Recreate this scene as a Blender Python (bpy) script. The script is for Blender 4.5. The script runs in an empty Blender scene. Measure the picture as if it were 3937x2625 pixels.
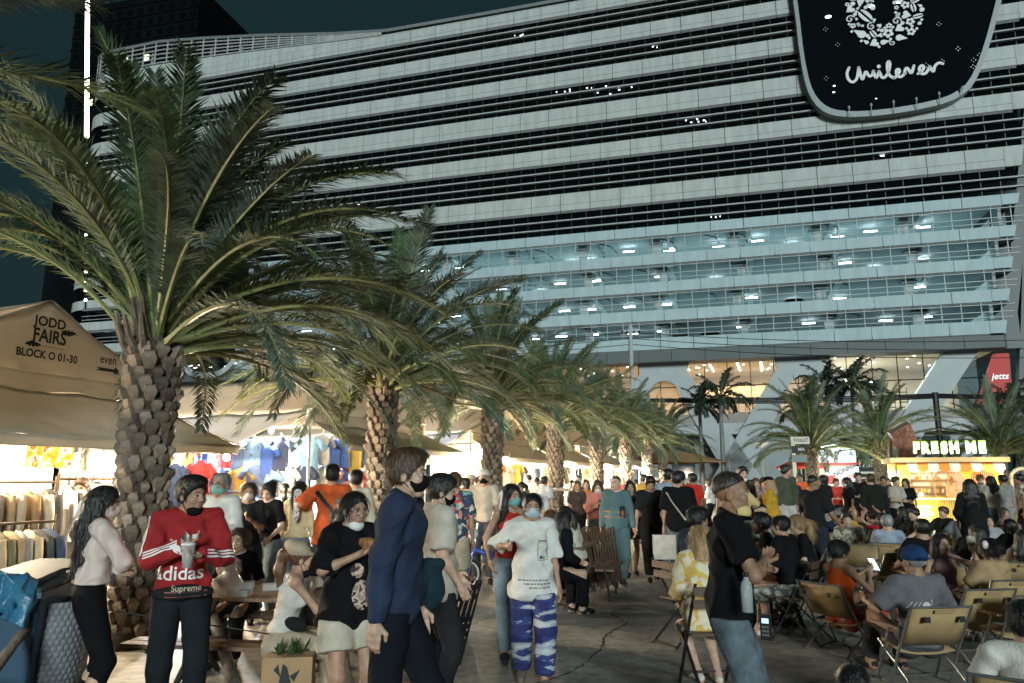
import bpy, bmesh, math, random
import numpy as np
from mathutils import Vector, Matrix

random.seed(7)
rng = np.random.default_rng(7)
S = bpy.context.scene
COL = S.collection
R = math.radians
PI = math.pi

# ------------------------------------------------------------------ camera
cam = bpy.data.cameras.new('camera')
cam.sensor_width = 36.0
cam.lens = 26.02
cam.clip_start = 0.1
cam.clip_end = 1500
cam_o = bpy.data.objects.new('camera', cam)
cam_o.location = (0, 0, 1.68)
cam_o.rotation_euler = (R(90) + math.atan(316 / 1700), 0, 0)
COL.objects.link(cam_o)
S.camera = cam_o

# ------------------------------------------------------------------ night sky, faint city glow
W = bpy.data.worlds.new('World')
S.world = W
W.use_nodes = True
nt = W.node_tree
bg = nt.nodes['Background']
sky = nt.nodes.new('ShaderNodeTexSky')
sky.sky_type = 'NISHITA'
sky.sun_disc = False
sky.sun_elevation = R(13)
sky.sun_rotation = R(174)
mixs = nt.nodes.new('ShaderNodeMixRGB')
mixs.inputs[0].default_value = 0.985
mixs.inputs[2].default_value = (0.0062, 0.0172, 0.0190, 1)
nt.links.new(sky.outputs[0], mixs.inputs[1])
mulw = nt.nodes.new('ShaderNodeMixRGB')
nt.links.new(mixs.outputs[0], bg.inputs[0])
bg.inputs[1].default_value = 0.95
mixs.inputs[0].default_value = 0.999

# one soft low light from behind the camera: floodlit street side of the market
sun = bpy.data.lights.new('sun', 'SUN')
sun.energy = 2.05
sun.angle = R(12)
sun.color = (0.86, 1.0, 0.98)
sun_o = bpy.data.objects.new('sun', sun)
d = Vector((-0.10, 0.96, -0.22)).normalized()
sun_o.rotation_euler = d.to_track_quat('-Z', 'Y').to_euler()
COL.objects.link(sun_o)

S.view_settings.view_transform = 'Standard'
S.view_settings.look = 'None'
S.view_settings.exposure = 0.42
S.view_settings.gamma = 1.0
S.render.engine = 'CYCLES'
S.cycles.use_denoising = True
try:
    S.cycles.denoiser = 'OPENIMAGEDENOISE'
except Exception:
    pass
S.cycles.max_bounces = 6
S.cycles.diffuse_bounces = 3
S.cycles.glossy_bounces = 3
S.cycles.transmission_bounces = 4
S.cycles.transparent_max_bounces = 8
S.cycles.sample_clamp_indirect = 4.0
S.cycles.caustics_reflective = False
S.cycles.caustics_refractive = False

# ------------------------------------------------------------------ helpers
MATS = {}


def M(key, col=None, rough=0.7, var=0.12, scale=6.0, bump=0.0, bscale=60.0, metal=0.0, emit=0.0, alpha=1.0, trans=0.0, stretch=None, spec=0.5, col2=None, sharp=False, coord='Object'):
    """a procedural material: base colour broken up by noise, fine bump."""
    if key in MATS:
        return MATS[key]
    m = bpy.data.materials.new(key)
    m.use_nodes = True
    t = m.node_tree
    b = t.nodes['Principled BSDF']
    b.inputs['Roughness'].default_value = rough
    b.inputs['Metallic'].default_value = metal
    b.inputs['Specular IOR Level'].default_value = spec
    tc = t.nodes.new('ShaderNodeTexCoord')
    mp = t.nodes.new('ShaderNodeMapping')
    if coord == 'World':
        gn = t.nodes.new('ShaderNodeNewGeometry')
        t.links.new(gn.outputs['Position'], mp.inputs[0])
    else:
        t.links.new(tc.outputs[coord], mp.inputs[0])
    if stretch:
        mp.inputs['Scale'].default_value = stretch
    c = tuple(col) + (1,)
    if var > 0 or col2:
        n = t.nodes.new('ShaderNodeTexNoise')
        n.inputs['Scale'].default_value = scale
        n.inputs['Detail'].default_value = 4
        t.links.new(mp.outputs[0], n.inputs[0])
        r = t.nodes.new('ShaderNodeValToRGB')
        lo = tuple(x * (1 - var) for x in col)
        hi = col2 if col2 else tuple(min(1, x * (1 + var)) for x in col)
        r.color_ramp.elements[0].color = lo + (1,)
        r.color_ramp.elements[1].color = tuple(hi) + (1,)
        a, z = (0.46, 0.54) if sharp else (0.3, 0.7)
        r.color_ramp.elements[0].position = a
        r.color_ramp.elements[1].position = z
        t.links.new(n.outputs[0], r.inputs[0])
        t.links.new(r.outputs[0], b.inputs['Base Color'])
        if emit:
            t.links.new(r.outputs[0], b.inputs['Emission Color'])
    else:
        b.inputs['Base Color'].default_value = c
        b.inputs['Emission Color'].default_value = c
    b.inputs['Emission Strength'].default_value = emit
    if bump > 0:
        n2 = t.nodes.new('ShaderNodeTexNoise')
        n2.inputs['Scale'].default_value = bscale
        n2.inputs['Detail'].default_value = 3
        t.links.new(mp.outputs[0], n2.inputs[0])
        bp = t.nodes.new('ShaderNodeBump')
        bp.inputs['Strength'].default_value = bump
        bp.inputs['Distance'].default_value = 0.02
        t.links.new(n2.outputs[0], bp.inputs['Height'])
        t.links.new(bp.outputs[0], b.inputs['Normal'])
    if alpha < 1:
        b.inputs['Alpha'].default_value = alpha
    if trans:
        b.inputs['Transmission Weight'].default_value = trans
    MATS[key] = m
    return m


def pattern(key, kind, cols, scale=10.0, rough=0.85, coord='Object', stretch=(1, 1, 1), bump=0.15, axis='X', dist=0.3):
    """printed cloth: 'cells' (floral), 'stripes', 'check', 'patches'."""
    if key in MATS:
        return MATS[key]
    m = bpy.data.materials.new(key)
    m.use_nodes = True
    t = m.node_tree
    b = t.nodes['Principled BSDF']
    b.inputs['Roughness'].default_value = rough
    tc = t.nodes.new('ShaderNodeTexCoord')
    mp = t.nodes.new('ShaderNodeMapping')
    mp.inputs['Scale'].default_value = stretch
    t.links.new(tc.outputs[coord], mp.inputs[0])
    r = t.nodes.new('ShaderNodeValToRGB')
    r.color_ramp.interpolation = 'CONSTANT'
    for i, (p, c) in enumerate(cols):
        e = r.color_ramp.elements[i] if i < 2 else r.color_ramp.elements.new(p)
        e.position = p
        e.color = tuple(c) + (1,)
    if kind == 'cells':
        nz = t.nodes.new('ShaderNodeTexNoise')
        nz.inputs['Scale'].default_value = scale * 0.6
        ad = t.nodes.new('ShaderNodeMixRGB')
        ad.inputs[0].default_value = 0.12
        t.links.new(mp.outputs[0], nz.inputs[0])
        t.links.new(mp.outputs[0], ad.inputs[1])
        t.links.new(nz.outputs['Color'], ad.inputs[2])
        v = t.nodes.new('ShaderNodeTexVoronoi')
        v.inputs['Scale'].default_value = scale
        t.links.new(ad.outputs[0], v.inputs['Vector'])
        sx = t.nodes.new('ShaderNodeSeparateColor')
        t.links.new(v.outputs['Color'], sx.inputs[0])
        t.links.new(sx.outputs[0], r.inputs[0])
    elif kind == 'spots':
        v = t.nodes.new('ShaderNodeTexVoronoi')
        v.inputs['Scale'].default_value = scale
        t.links.new(mp.outputs[0], v.inputs['Vector'])
        t.links.new(v.outputs['Distance'], r.inputs[0])
    elif kind == 'stripes':
        w = t.nodes.new('ShaderNodeTexWave')
        w.inputs['Scale'].default_value = scale
        w.inputs['Distortion'].default_value = dist
        w.inputs['Detail'].default_value = 3
        w.bands_direction = axis
        t.links.new(mp.outputs[0], w.inputs[0])
        t.links.new(w.outputs['Fac'], r.inputs[0])
    else:
        n = t.nodes.new('ShaderNodeTexNoise')
        n.inputs['Scale'].default_value = scale
        n.inputs['Detail'].default_value = 3
        t.links.new(mp.outputs[0], n.inputs[0])
        t.links.new(n.outputs[0], r.inputs[0])
    t.links.new(r.outputs[0], b.inputs['Base Color'])
    MATS[key] = m
    return m


def tag(o, label=None, cat=None, group=None, kind=None):
    if label:
        o['label'] = label
    if cat:
        o['category'] = cat
    if group:
        o['group'] = group
    if kind:
        o['kind'] = kind
    return o


def empty(name, loc=(0, 0, 0), rz=0.0, label=None, cat=None, group=None, kind=None):
    o = bpy.data.objects.new(name, None)
    o.location = loc
    o.rotation_euler = (0, 0, rz)
    o.empty_display_size = 0.1
    COL.objects.link(o)
    return tag(o, label, cat, group, kind)


def place(name, me, parent=None, loc=None, rot=None, scale=None):
    o = bpy.data.objects.new(name, me)
    COL.objects.link(o)
    if parent is not None:
        o.parent = parent
    if loc is not None:
        o.location = loc
    if rot is not None:
        o.rotation_euler = rot
    if scale is not None:
        o.scale = scale if not isinstance(scale, (int, float)) else (scale,) * 3
    return o


def omat(o, m):
    """give a shared mesh its own material on this object."""
    if not o.material_slots:
        return o
    o.material_slots[0].link = 'OBJECT'
    o.material_slots[0].material = m
    return o


def copy_tree(o, parent=None):
    c = o.copy()
    COL.objects.link(c)
    c.parent = parent
    for ch in list(o.children):
        copy_tree(ch, c)
    return c


class MB:
    def __init__(s):
        s.v = []
        s.f = []
        s.m = []

    def add(s, vs, fs, mi=0):
        k = len(s.v)
        s.v.extend([tuple(p) for p in vs])
        for f in fs:
            s.f.append(tuple(i + k for i in f))
            s.m.append(mi)
        return s

    def box(s, c, d, rot=None, mi=0):
        hx, hy, hz = d[0] / 2, d[1] / 2, d[2] / 2
        vs = [Vector((x, y, z)) for x in (-hx, hx) for y in (-hy, hy) for z in (-hz, hz)]
        if rot is not None:
            vs = [rot @ p for p in vs]
        c = Vector(c)
        return s.add([p + c for p in vs], [(0, 1, 3, 2), (4, 6, 7, 5), (0, 4, 5, 1), (2, 3, 7, 6), (0, 2, 6, 4), (1, 5, 7, 3)], mi)

    def bb(s, a, b, mi=0):
        return s.box([(a[i] + b[i]) / 2 for i in range(3)], [abs(b[i] - a[i]) for i in range(3)], None, mi)

    def beam(s, a, b, w, h=None, mi=0, up=(0, 0, 1)):
        a = Vector(a)
        b = Vector(b)
        h = h or w
        z = (b - a)
        L = z.length
        z = z.normalized()
        u = Vector(up)
        if abs(z.dot(u)) > 0.98:
            u = Vector((0, 1, 0))
        x = z.cross(u).normalized()
        y = x.cross(z)
        rot = Matrix((x, y, z)).transposed()
        return s.box((a + b) / 2, (w, h, L), rot, mi)

    def tube(s, pts, rad, n=8, cap=True, mi=0):
        pts = [Vector(p) for p in pts]
        if not hasattr(rad, '__len__'):
            rad = [rad] * len(pts)
        k = len(s.v)
        prev = None
        for i, p in enumerate(pts):
            t = (pts[min(i + 1, len(pts) - 1)] - pts[max(i - 1, 0)]).normalized()
            if prev is None:
                u = Vector((0, 0, 1)) if abs(t.z) < 0.9 else Vector((1, 0, 0))
                x = t.cross(u).normalized()
            else:
                x = (prev - t * prev.dot(t))
                x = x.normalized() if x.length > 1e-6 else t.orthogonal().normalized()
            prev = x
            y = t.cross(x)
            for j in range(n):
                a = 2 * PI * j / n
                s.v.append(tuple(p + (x * math.cos(a) + y * math.sin(a)) * rad[i]))
        for i in range(len(pts) - 1):
            for j in range(n):
                s.f.append((k + i * n + j, k + i * n + (j + 1) % n, k + (i + 1) * n + (j + 1) % n, k + (i + 1) * n + j))
                s.m.append(mi)
        if cap:
            s.f.append(tuple(k + j for j in reversed(range(n))))
            s.m.append(mi)
            e = k + (len(pts) - 1) * n
            s.f.append(tuple(e + j for j in range(n)))
            s.m.append(mi)
        return s

    def ball(s, c, r, nu=12, nv=8, mi=0, rot=None):
        if not hasattr(r, '__len__'):
            r = (r, r, r)
        c = Vector(c)
        vs = []
        for i in range(nv + 1):
            th = PI * i / nv
            for j in range(nu):
                a = 2 * PI * j / nu
                p = Vector((r[0] * math.sin(th) * math.cos(a), r[1] * math.sin(th) * math.sin(a), r[2] * math.cos(th)))
                if rot is not None:
                    p = rot @ p
                vs.append(p + c)
        fs = []
        for i in range(nv):
            for j in range(nu):
                q = (i * nu + j, (i + 1) * nu + j, (i + 1) * nu + (j + 1) % nu, i * nu + (j + 1) % nu)
                fs.append(q)
        return s.add(vs, fs, mi)

    def prism(s, poly, O, U, V, depth, mi=0):
        """closed slab: 2-D outline poly in the plane O+U*a+V*b, pushed along U x V by depth."""
        O, U, V = Vector(O), Vector(U).normalized(), Vector(V).normalized()
        n = U.cross(V).normalized() * depth
        k = len(poly)
        f = [O + U * a + V * b for a, b in poly]
        vs = f + [p + n for p in f]
        fs = [tuple(reversed(range(k))), tuple(range(k, 2 * k))]
        fs += [(i, (i + 1) % k, k + (i + 1) % k, k + i) for i in range(k)]
        return s.add(vs, fs, mi)

    def lathe(s, prof, n=16, c=(0, 0, 0), mi=0):
        vs = []
        for r, z in prof:
            for j in range(n):
                a = 2 * PI * j / n
                vs.append((c[0] + r * math.cos(a), c[1] + r * math.sin(a), c[2] + z))
        fs = [(i * n + j, i * n + (j + 1) % n, (i + 1) * n + (j + 1) % n, (i + 1) * n + j) for i in range(len(prof) - 1) for j in range(n)]
        fs.append(tuple(reversed(range(n))))
        fs.append(tuple((len(prof) - 1) * n + j for j in range(n)))
        return s.add(vs, fs, mi)

    def sheet(s, P, mi=0):
        """P: rows of points."""
        r, c = len(P), len(P[0])
        vs = [p for row in P for p in row]
        fs = [(i * c + j, i * c + j + 1, (i + 1) * c + j + 1, (i + 1) * c + j) for i in range(r - 1) for j in range(c - 1)]
        return s.add(vs, fs, mi)

    def mesh(s, name, mats, smooth=False):
        me = bpy.data.meshes.new(name)
        me.from_pydata(s.v, [], s.f)
        for m in (mats if isinstance(mats, (list, tuple)) else [mats]):
            me.materials.append(m)
        if any(s.m):
            me.polygons.foreach_set('material_index', s.m)
        if smooth:
            me.polygons.foreach_set('use_smooth', [True] * len(me.polygons))
        me.update()
        return me

    def build(s, name, mats, parent=None, smooth=False, loc=None, rot=None):
        return place(name, s.mesh(name, mats, smooth), parent, loc, rot)


def thick(o, t, off=0.0):
    md = o.modifiers.new('thickness', 'SOLIDIFY')
    md.thickness = t
    md.offset = off
    return o


def lamp(name, loc, energy, color=(1, 0.9, 0.75), size=0.1, parent=None, kind='POINT', rot=None, size_y=None, spot=None):
    l = bpy.data.lights.new(name, kind)
    l.energy = energy
    l.color = color
    if kind == 'AREA':
        l.size = size
        if size_y:
            l.shape = 'RECTANGLE'
            l.size_y = size_y
    else:
        l.shadow_soft_size = size
    if spot:
        l.spot_size = spot
        l.spot_blend = 0.6
    o = bpy.data.objects.new(name, l)
    COL.objects.link(o)
    o.location = loc
    if rot:
        o.rotation_euler = rot
    if parent is not None:
        o.parent = parent
    return o


# flat lettering -------------------------------------------------------
TXT = {}


def text_mesh(s, bold=0.0, extrude=0.0, sx=1.0, res=3, shear=0.0, space=1.0):
    key = (s,) + tuple(round(float(v), 4) for v in (bold, extrude, sx, shear, space))
    if key in TXT:
        return TXT[key]
    cu = bpy.data.curves.new('lettering', 'FONT')
    cu.body = s
    cu.align_x = 'CENTER'
    cu.align_y = 'CENTER'
    cu.size = 1.0
    cu.offset = bold
    cu.extrude = extrude
    cu.resolution_u = res
    cu.shear = shear
    cu.space_character = space
    ob = bpy.data.objects.new('lettering', cu)
    COL.objects.link(ob)
    bpy.context.view_layer.update()
    me = bpy.data.meshes.new_from_object(ob.evaluated_get(bpy.context.evaluated_depsgraph_get()))
    bpy.data.objects.remove(ob)
    bpy.data.curves.remove(cu)
    if sx != 1.0:
        me.transform(Matrix.Diagonal((sx, 1, 1, 1)))
    TXT[key] = me
    return me


def lettering(name, s, m, O, U, V, size, parent=None, bold=0.0, extrude=0.0, sx=1.0, shear=0.0, space=1.0):
    """words standing flat at O, running along U, upright along V (the text faces U x V)."""
    me = text_mesh(s, bold, extrude / max(size, 1e-6), sx, 3, shear, space).copy()
    me.name = name
    me.materials.clear()
    me.materials.append(m)
    U, V = Vector(U).normalized(), Vector(V).normalized()
    N = U.cross(V).normalized()
    V = N.cross(U)
    T = Matrix((U, V, N)).transposed().to_4x4()
    o = place(name, me, parent)
    o.matrix_local = Matrix.Translation(O) @ T @ Matrix.Scale(size, 4)
    return o


# warm the lettering up while the scene is still empty
for _t in [('jetts', 0.02, 0.0, 1, 0.25, 1.0), ('JODD', 0.03, 0.0, 0.95, 0.0, 1.0), ('FAIRS', 0.03, 0.0, 0.8, 0.0, 1.0), ('BLOCK O 01-30', 0.03, 0.0, 0.85, 0.0, 1.0), ('even', 0.015, 0.0, 0.8, 0.0, 1.0), ('odd', 0.03, 0.0, 0.62, 0.0, 1.0), ('22', 0.03, 0.0, 0.9, 0.0, 1.0), ('TC', 0.02, 0.0, 1.0, 0.0, 1.0), ('150', 0.02, 0.0, 1.0, 0.0, 1.0), ('F', 0.045, 0.1, 1.0, 0.0, 1.0), ('F', 0.06, 0.09434, 1.0, 0.0, 1.0), ('R', 0.045, 0.1, 1.0, 0.0, 1.0), ('R', 0.06, 0.09434, 1.0, 0.0, 1.0), ('E', 0.045, 0.1, 1.0, 0.0, 1.0), ('E', 0.06, 0.09434, 1.0, 0.0, 1.0), ('S', 0.045, 0.1, 1.0, 0.0, 1.0), ('S', 0.06, 0.09434, 1.0, 0.0, 1.0), ('H', 0.045, 0.1, 1.0, 0.0, 1.0), ('H', 0.06, 0.09434, 1.0, 0.0, 1.0), ('M', 0.045, 0.1, 1.0, 0.0, 1.0), ('M', 0.06, 0.09434, 1.0, 0.0, 1.0), ('OUR MENU', 0.012, 0.0, 1.0, 0.0, 1.0), ('ONTELLA', 0.008, 0.0, 1, 0, 1.15), ('NONNA', 0.015, 0.0, 1.0, 0.0, 1.0), ('LLANON', 0.015, 0.0, 1.0, 0.0, 1.0), ('NON A', 0.015, 0.0, 1.0, 0.0, 1.0), ('ANON', 0.015, 0.0, 1.0, 0.0, 1.0), ('JODD', 0.02, 0.0, 0.8, 0.0, 1.0), ('FAIRS', 0.02, 0.0, 0.75, 0.0, 1.0), ('TOILET', 0.012, 0.0, 1.0, 0.0, 1.0), ('adidas', 0.012, 0, 1.0, 0.0, 1.0), ('Supreme', 0.01, 0, 1.0, 0.0, 1.0), ('MA', 0.012, 0.0, 1.0, 0.0, 1.0), ('Mär', 0.012, 0, 0.8, 0.0, 1.0)]:
    text_mesh(_t[0], _t[1], _t[2], _t[3], 3, _t[4], _t[5])

# ================================================================== ground
def ground_mat():
    m = bpy.data.materials.new('worn_concrete')
    m.use_nodes = True
    t = m.node_tree
    b = t.nodes['Principled BSDF']
    tc = t.nodes.new('ShaderNodeTexCoord')
    n1 = t.nodes.new('ShaderNodeTexNoise')
    n1.inputs['Scale'].default_value = 0.7
    n1.inputs['Detail'].default_value = 8
    n1.inputs['Roughness'].default_value = 0.65
    t.links.new(tc.outputs['Object'], n1.inputs[0])
    r = t.nodes.new('ShaderNodeValToRGB')
    r.color_ramp.elements[0].position = 0.32
    r.color_ramp.elements[0].color = (0.15, 0.143, 0.128, 1)
    r.color_ramp.elements[1].position = 0.68
    r.color_ramp.elements[1].color = (0.40, 0.375, 0.325, 1)
    t.links.new(n1.outputs[0], r.inputs[0])
    n2 = t.nodes.new('ShaderNodeTexNoise')
    n2.inputs['Scale'].default_value = 9
    n2.inputs['Detail'].default_value = 6
    t.links.new(tc.outputs['Object'], n2.inputs[0])
    mx = t.nodes.new('ShaderNodeMixRGB')
    mx.blend_type = 'MULTIPLY'
    mx.inputs[0].default_value = 0.75
    r2 = t.nodes.new('ShaderNodeValToRGB')
    r2.color_ramp.elements[0].position = 0.35
    r2.color_ramp.elements[0].color = (0.5, 0.48, 0.46, 1)
    r2.color_ramp.elements[1].position = 0.62
    t.links.new(n2.outputs[0], r2.inputs[0])
    t.links.new(r.outputs[0], mx.inputs[1])
    t.links.new(r2.outputs[0], mx.inputs[2])
    # old stains
    v = t.nodes.new('ShaderNodeTexVoronoi')
    v.inputs['Scale'].default_value = 1.6
    t.links.new(tc.outputs['Object'], v.inputs['Vector'])
    r3 = t.nodes.new('ShaderNodeValToRGB')
    r3.color_ramp.elements[0].position = 0.05
    r3.color_ramp.elements[0].color = (0.62, 0.6, 0.58, 1)
    r3.color_ramp.elements[1].position = 0.22
    t.links.new(v.outputs['Distance'], r3.inputs[0])
    mx2 = t.nodes.new('ShaderNodeMixRGB')
    mx2.blend_type = 'MULTIPLY'
    mx2.inputs[0].default_value = 0.6
    t.links.new(mx.outputs[0], mx2.inputs[1])
    t.links.new(r3.outputs[0], mx2.inputs[2])
    t.links.new(mx2.outputs[0], b.inputs['Base Color'])
    rr = t.nodes.new('ShaderNodeMapRange')
    rr.inputs[3].default_value = 0.45
    rr.inputs[4].default_value = 0.85
    t.links.new(n1.outputs[0], rr.inputs[0])
    t.links.new(rr.outputs[0], b.inputs['Roughness'])
    n3 = t.nodes.new('ShaderNodeTexNoise')
    n3.inputs['Scale'].default_value = 28
    n3.inputs['Detail'].default_value = 8
    t.links.new(tc.outputs['Object'], n3.inputs[0])
    bp = t.nodes.new('ShaderNodeBump')
    bp.inputs['Strength'].default_value = 0.5
    bp.inputs['Distance'].default_value = 0.015
    t.links.new(n3.outputs[0], bp.inputs['Height'])
    t.links.new(bp.outputs[0], b.inputs['Normal'])
    return m


g = MB()
g.add([(-400, -60, 0), (400, -60, 0), (400, 900, 0), (-400, 900, 0)], [(0, 1, 2, 3)])
ground = g.build('ground', ground_mat())
tag(ground, 'worn stained concrete ground of the market square', 'ground', kind='structure')


def crack(pts, w, seed):
    """a jagged open joint in the concrete, a dark strip with a ragged edge."""
    rr = random.Random(seed)
    L, Rr = [], []
    fine = []
    for a, b in zip(pts, pts[1:]):
        n = max(2, int(math.hypot(b[0] - a[0], b[1] - a[1]) / 0.07))
        for i in range(n):
            k = i / n
            fine.append((a[0] + (b[0] - a[0]) * k + rr.uniform(-.022, .022), a[1] + (b[1] - a[1]) * k + rr.uniform(-.022, .022)))
    fine.append(pts[-1])
    mb = MB()
    for i, p in enumerate(fine):
        q = fine[min(i + 1, len(fine) - 1)]
        o = fine[max(i - 1, 0)]
        dx, dy = q[0] - o[0], q[1] - o[1]
        l = math.hypot(dx, dy) or 1
        ww = w * rr.uniform(.35, 1.3)
        L.append((p[0] - dy / l * ww, p[1] + dx / l * ww, .004))
        Rr.append((p[0] + dy / l * ww, p[1] - dx / l * ww, .004))
    mb.sheet([L, Rr])
    return mb.build('crack', M('crack_dirt', (.015, .014, .012), .95, .3, 20), ground)


crack([(-.9, 9.6), (-.62, 9.1), (-.7, 8.6), (-.55, 8.2), (-.6, 7.8)], .014, 1)
crack([(.9, 7.9), (1.0, 8.5), (1.35, 9.2), (1.25, 9.9), (1.7, 10.6)], .012, 2)
crack([(-.1, 6.1), (.2, 6.6), (.55, 7.0), (.75, 7.5), (.9, 7.9)], .010, 3)
crack([(1.05, 4.2), (1.5, 5.4), (1.95, 6.5), (2.2, 7.3)], .022, 4)
crack([(-1.6, 7.0), (-1.0, 7.3), (-.75, 7.9)], .009, 5)
crack([(3.2, 7.2), (3.5, 8.3), (4.4, 9.4)], .009, 6)

for k in range(7):
    a = (-6 + k * .9, 4.5 + k * 5.0)
    crack([(a[0] - 2, a[1] - .6), (a[0] + 5, a[1] + 1.2), (a[0] + 14, a[1] + 3.6)], .007, 20 + k)
for k in range(4):
    crack([(-2.5 + k * 5.5, 3.5), (.2 + k * 5.2, 11.0), (3.6 + k * 5.0, 22.0)], .006, 30 + k)

rl_ = random.Random(90)
lit_ = MB()
for k in range(46):
    lx, ly = rl_.uniform(-2.5, 6.5), rl_.uniform(5.0, 15.0)
    sz = rl_.uniform(.012, .045)
    a = rl_.uniform(0, 6.28)
    lit_.box((lx, ly, .009), (sz, sz * rl_.uniform(.4, 1.2), .006), Matrix.Rotation(a, 3, 'Z'), rl_.randrange(3))
tag(lit_.build('litter', [M('scrap_paper', (.55, .53, .48), .9, .1), M('scrap_brown', (.16, .10, .05), .9, .2), M('scrap_grey', (.25, .25, .25), .9, .1)]), 'small scraps of paper scattered on the concrete', 'litter', None, 'stuff')

# ================================================================== the long office and car park building
AX, AY = -41.62, 92.84
ANG = R(-16.086)
bld = empty('office_building', (AX, AY, 0), ANG, 'long pale banded office block with open lit car park floors and a tall glazed lobby', 'building')

m_white = M('clad_panel', (.405, .435, .42), .55, .12, 1.6, .05, 3.0, spec=.2, stretch=(1, 1, .22), coord='World')
m_white2 = M('clad_panel_teal_lit', (.365, .465, .50), .55, .09, 1.6, .05, 3.0, spec=.2, stretch=(1, 1, .22), coord='World')  # same cladding, car park's teal light tinted into its base colour
m_lip = M('panel_lip', (.22, .235, .235), .5, .1, 2)
m_fin = M('fin_metal', (.36, .40, .39), .5, .1, 1, spec=.2)
m_glass = M('office_glass', (.002, .004, .005), .05, 0, spec=.015)
m_core = M('core_dark', (.005, .007, .008), .8, .2, .5, spec=.05)
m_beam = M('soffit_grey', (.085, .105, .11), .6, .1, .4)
m_soffit = M('carpark_ceiling', (.36, .42, .43), .8, .12, .5)
m_slabf = M('carpark_floor', (.22, .25, .26), .8, .15, .5)
m_carwall = M('carpark_wall', (.30, .35, .36), .8, .15, .3)
m_rail = M('carpark_rail', (.34, .38, .38), .5, .1, 1)
m_tube = M('tube_light', (.80, .96, 1.0), .4, 0, emit=15)

S0, S1 = -17.0, 91.0        # facade runs along local x


def send(z):                # right hand end leans outward with height
    return 90.9 + max(0, z - 13.7) * 0.19


PW = 3.375
# solid bands (bottom, top, seam)
PARK = [(14.88, 16.27), (17.96, 19.27), (21.09, 22.35), (24.15, 25.43), (27.33, 28.56)]
OFFB = [(31.11, 33.37), (36.90, 38.90), (41.50, 43.84), (46.42, 48.39), (51.02, 52.92), (55.45, 57.15)]
npan = 0
far_panels = MB()


def panel_box(mb, x0, x1, z0, z1, lipped, ztop=None):
    gp = 0.03
    h = z1 - z0
    if lipped:
        zs = z0 + h * .42
        mb.bb((x0 + gp, -.02, z0 + .22), (x1 - gp, .28, zs - .016), 0)
        mb.bb((x0 + gp, -.02, zs + .016), (x1 - gp, .28, z1), 0)
        mb.add([(x0 + gp, .02, z0 + .22), (x1 - gp, .02, z0 + .22), (x1 - gp, .20, z0), (x0 + gp, .20, z0)], [(0, 1, 2, 3)], 1)
    else:
        mb.bb((x0 + gp, -.02, z0 + .16), (x1 - gp, .28, z1), 0)
        mb.add([(x0 + gp, .02, z0 + .16), (x1 - gp, .02, z0 + .16), (x1 - gp, .16, z0), (x0 + gp, .16, z0)], [(0, 1, 2, 3)], 1)


for bi, (z0, z1) in enumerate(PARK + OFFB):
    lipped = bi >= 5
    mat = m_white if lipped else m_white2
    pm = MB()
    panel_box(pm, 0, PW, z0, z1, lipped)
    pm = pm.mesh('panel', [mat, m_lip])
    xe = send((z0 + z1) / 2)
    x = xe
    first = True
    while x > S0 + .1:
        w = PW if not first else 1.35 + (bi % 3) * .1
        if first:
            mb = MB()
            lo, hi = send(z0), send(z1)
            xl = x - w
            mb.add([(xl, -.02, z0 + .2), (lo, -.02, z0 + .2), (hi, -.02, z1), (xl, -.02, z1), (xl, .28, z0 + .2), (lo, .28, z0 + .2), (hi, .28, z1), (xl, .28, z1)],
                   [(0, 1, 2, 3), (7, 6, 5, 4), (1, 5, 6, 2), (3, 2, 6, 7), (0, 4, 5, 1), (4, 0, 3, 7)])
            mb.build('panel', [mat, m_lip], bld)
            first = False
            x -= w
            npan += 1
            continue
        x -= w
        if x > 3.2 and npan < 298:
            place('panel', pm, bld, (x, 0, 0))
            npan += 1
        else:
            panel_box(far_panels, max(x, S0), x + w, z0, z1, lipped)
tag(far_panels.build('panel_run', [m_white, m_lip], bld), kind='stuff')

# rounded west corner
RC = 5.0
for bi, (z0, z1) in enumerate(PARK + OFFB):
    mb = MB()
    rows = [[], [], [], []]
    for k in range(13):
        a = PI / 2 * k / 12
        for q, (rr, zz) in enumerate(((RC, z0), (RC + .02, z0 + .2), (RC + .02, z1), (RC - .3, z1))):
            rows[q].append((S0 - math.sin(a) * rr, RC - math.cos(a) * rr, zz))
    mb.sheet(rows)
    mb.bb((S0 - RC, RC, z0), (S0 - RC + .3, 28, z1))
    mb.build('corner_panel', m_white, bld)
mb = MB()
pts = [(S0 - math.sin(PI / 2 * k / 12) * (RC - .35), RC - math.cos(PI / 2 * k / 12) * (RC - .35)) for k in range(13)]
mb.sheet([[(p[0], p[1], 13) for p in pts], [(p[0], p[1], 57) for p in pts]])
mb.build('corner_glazing', m_glass, bld)

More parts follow.
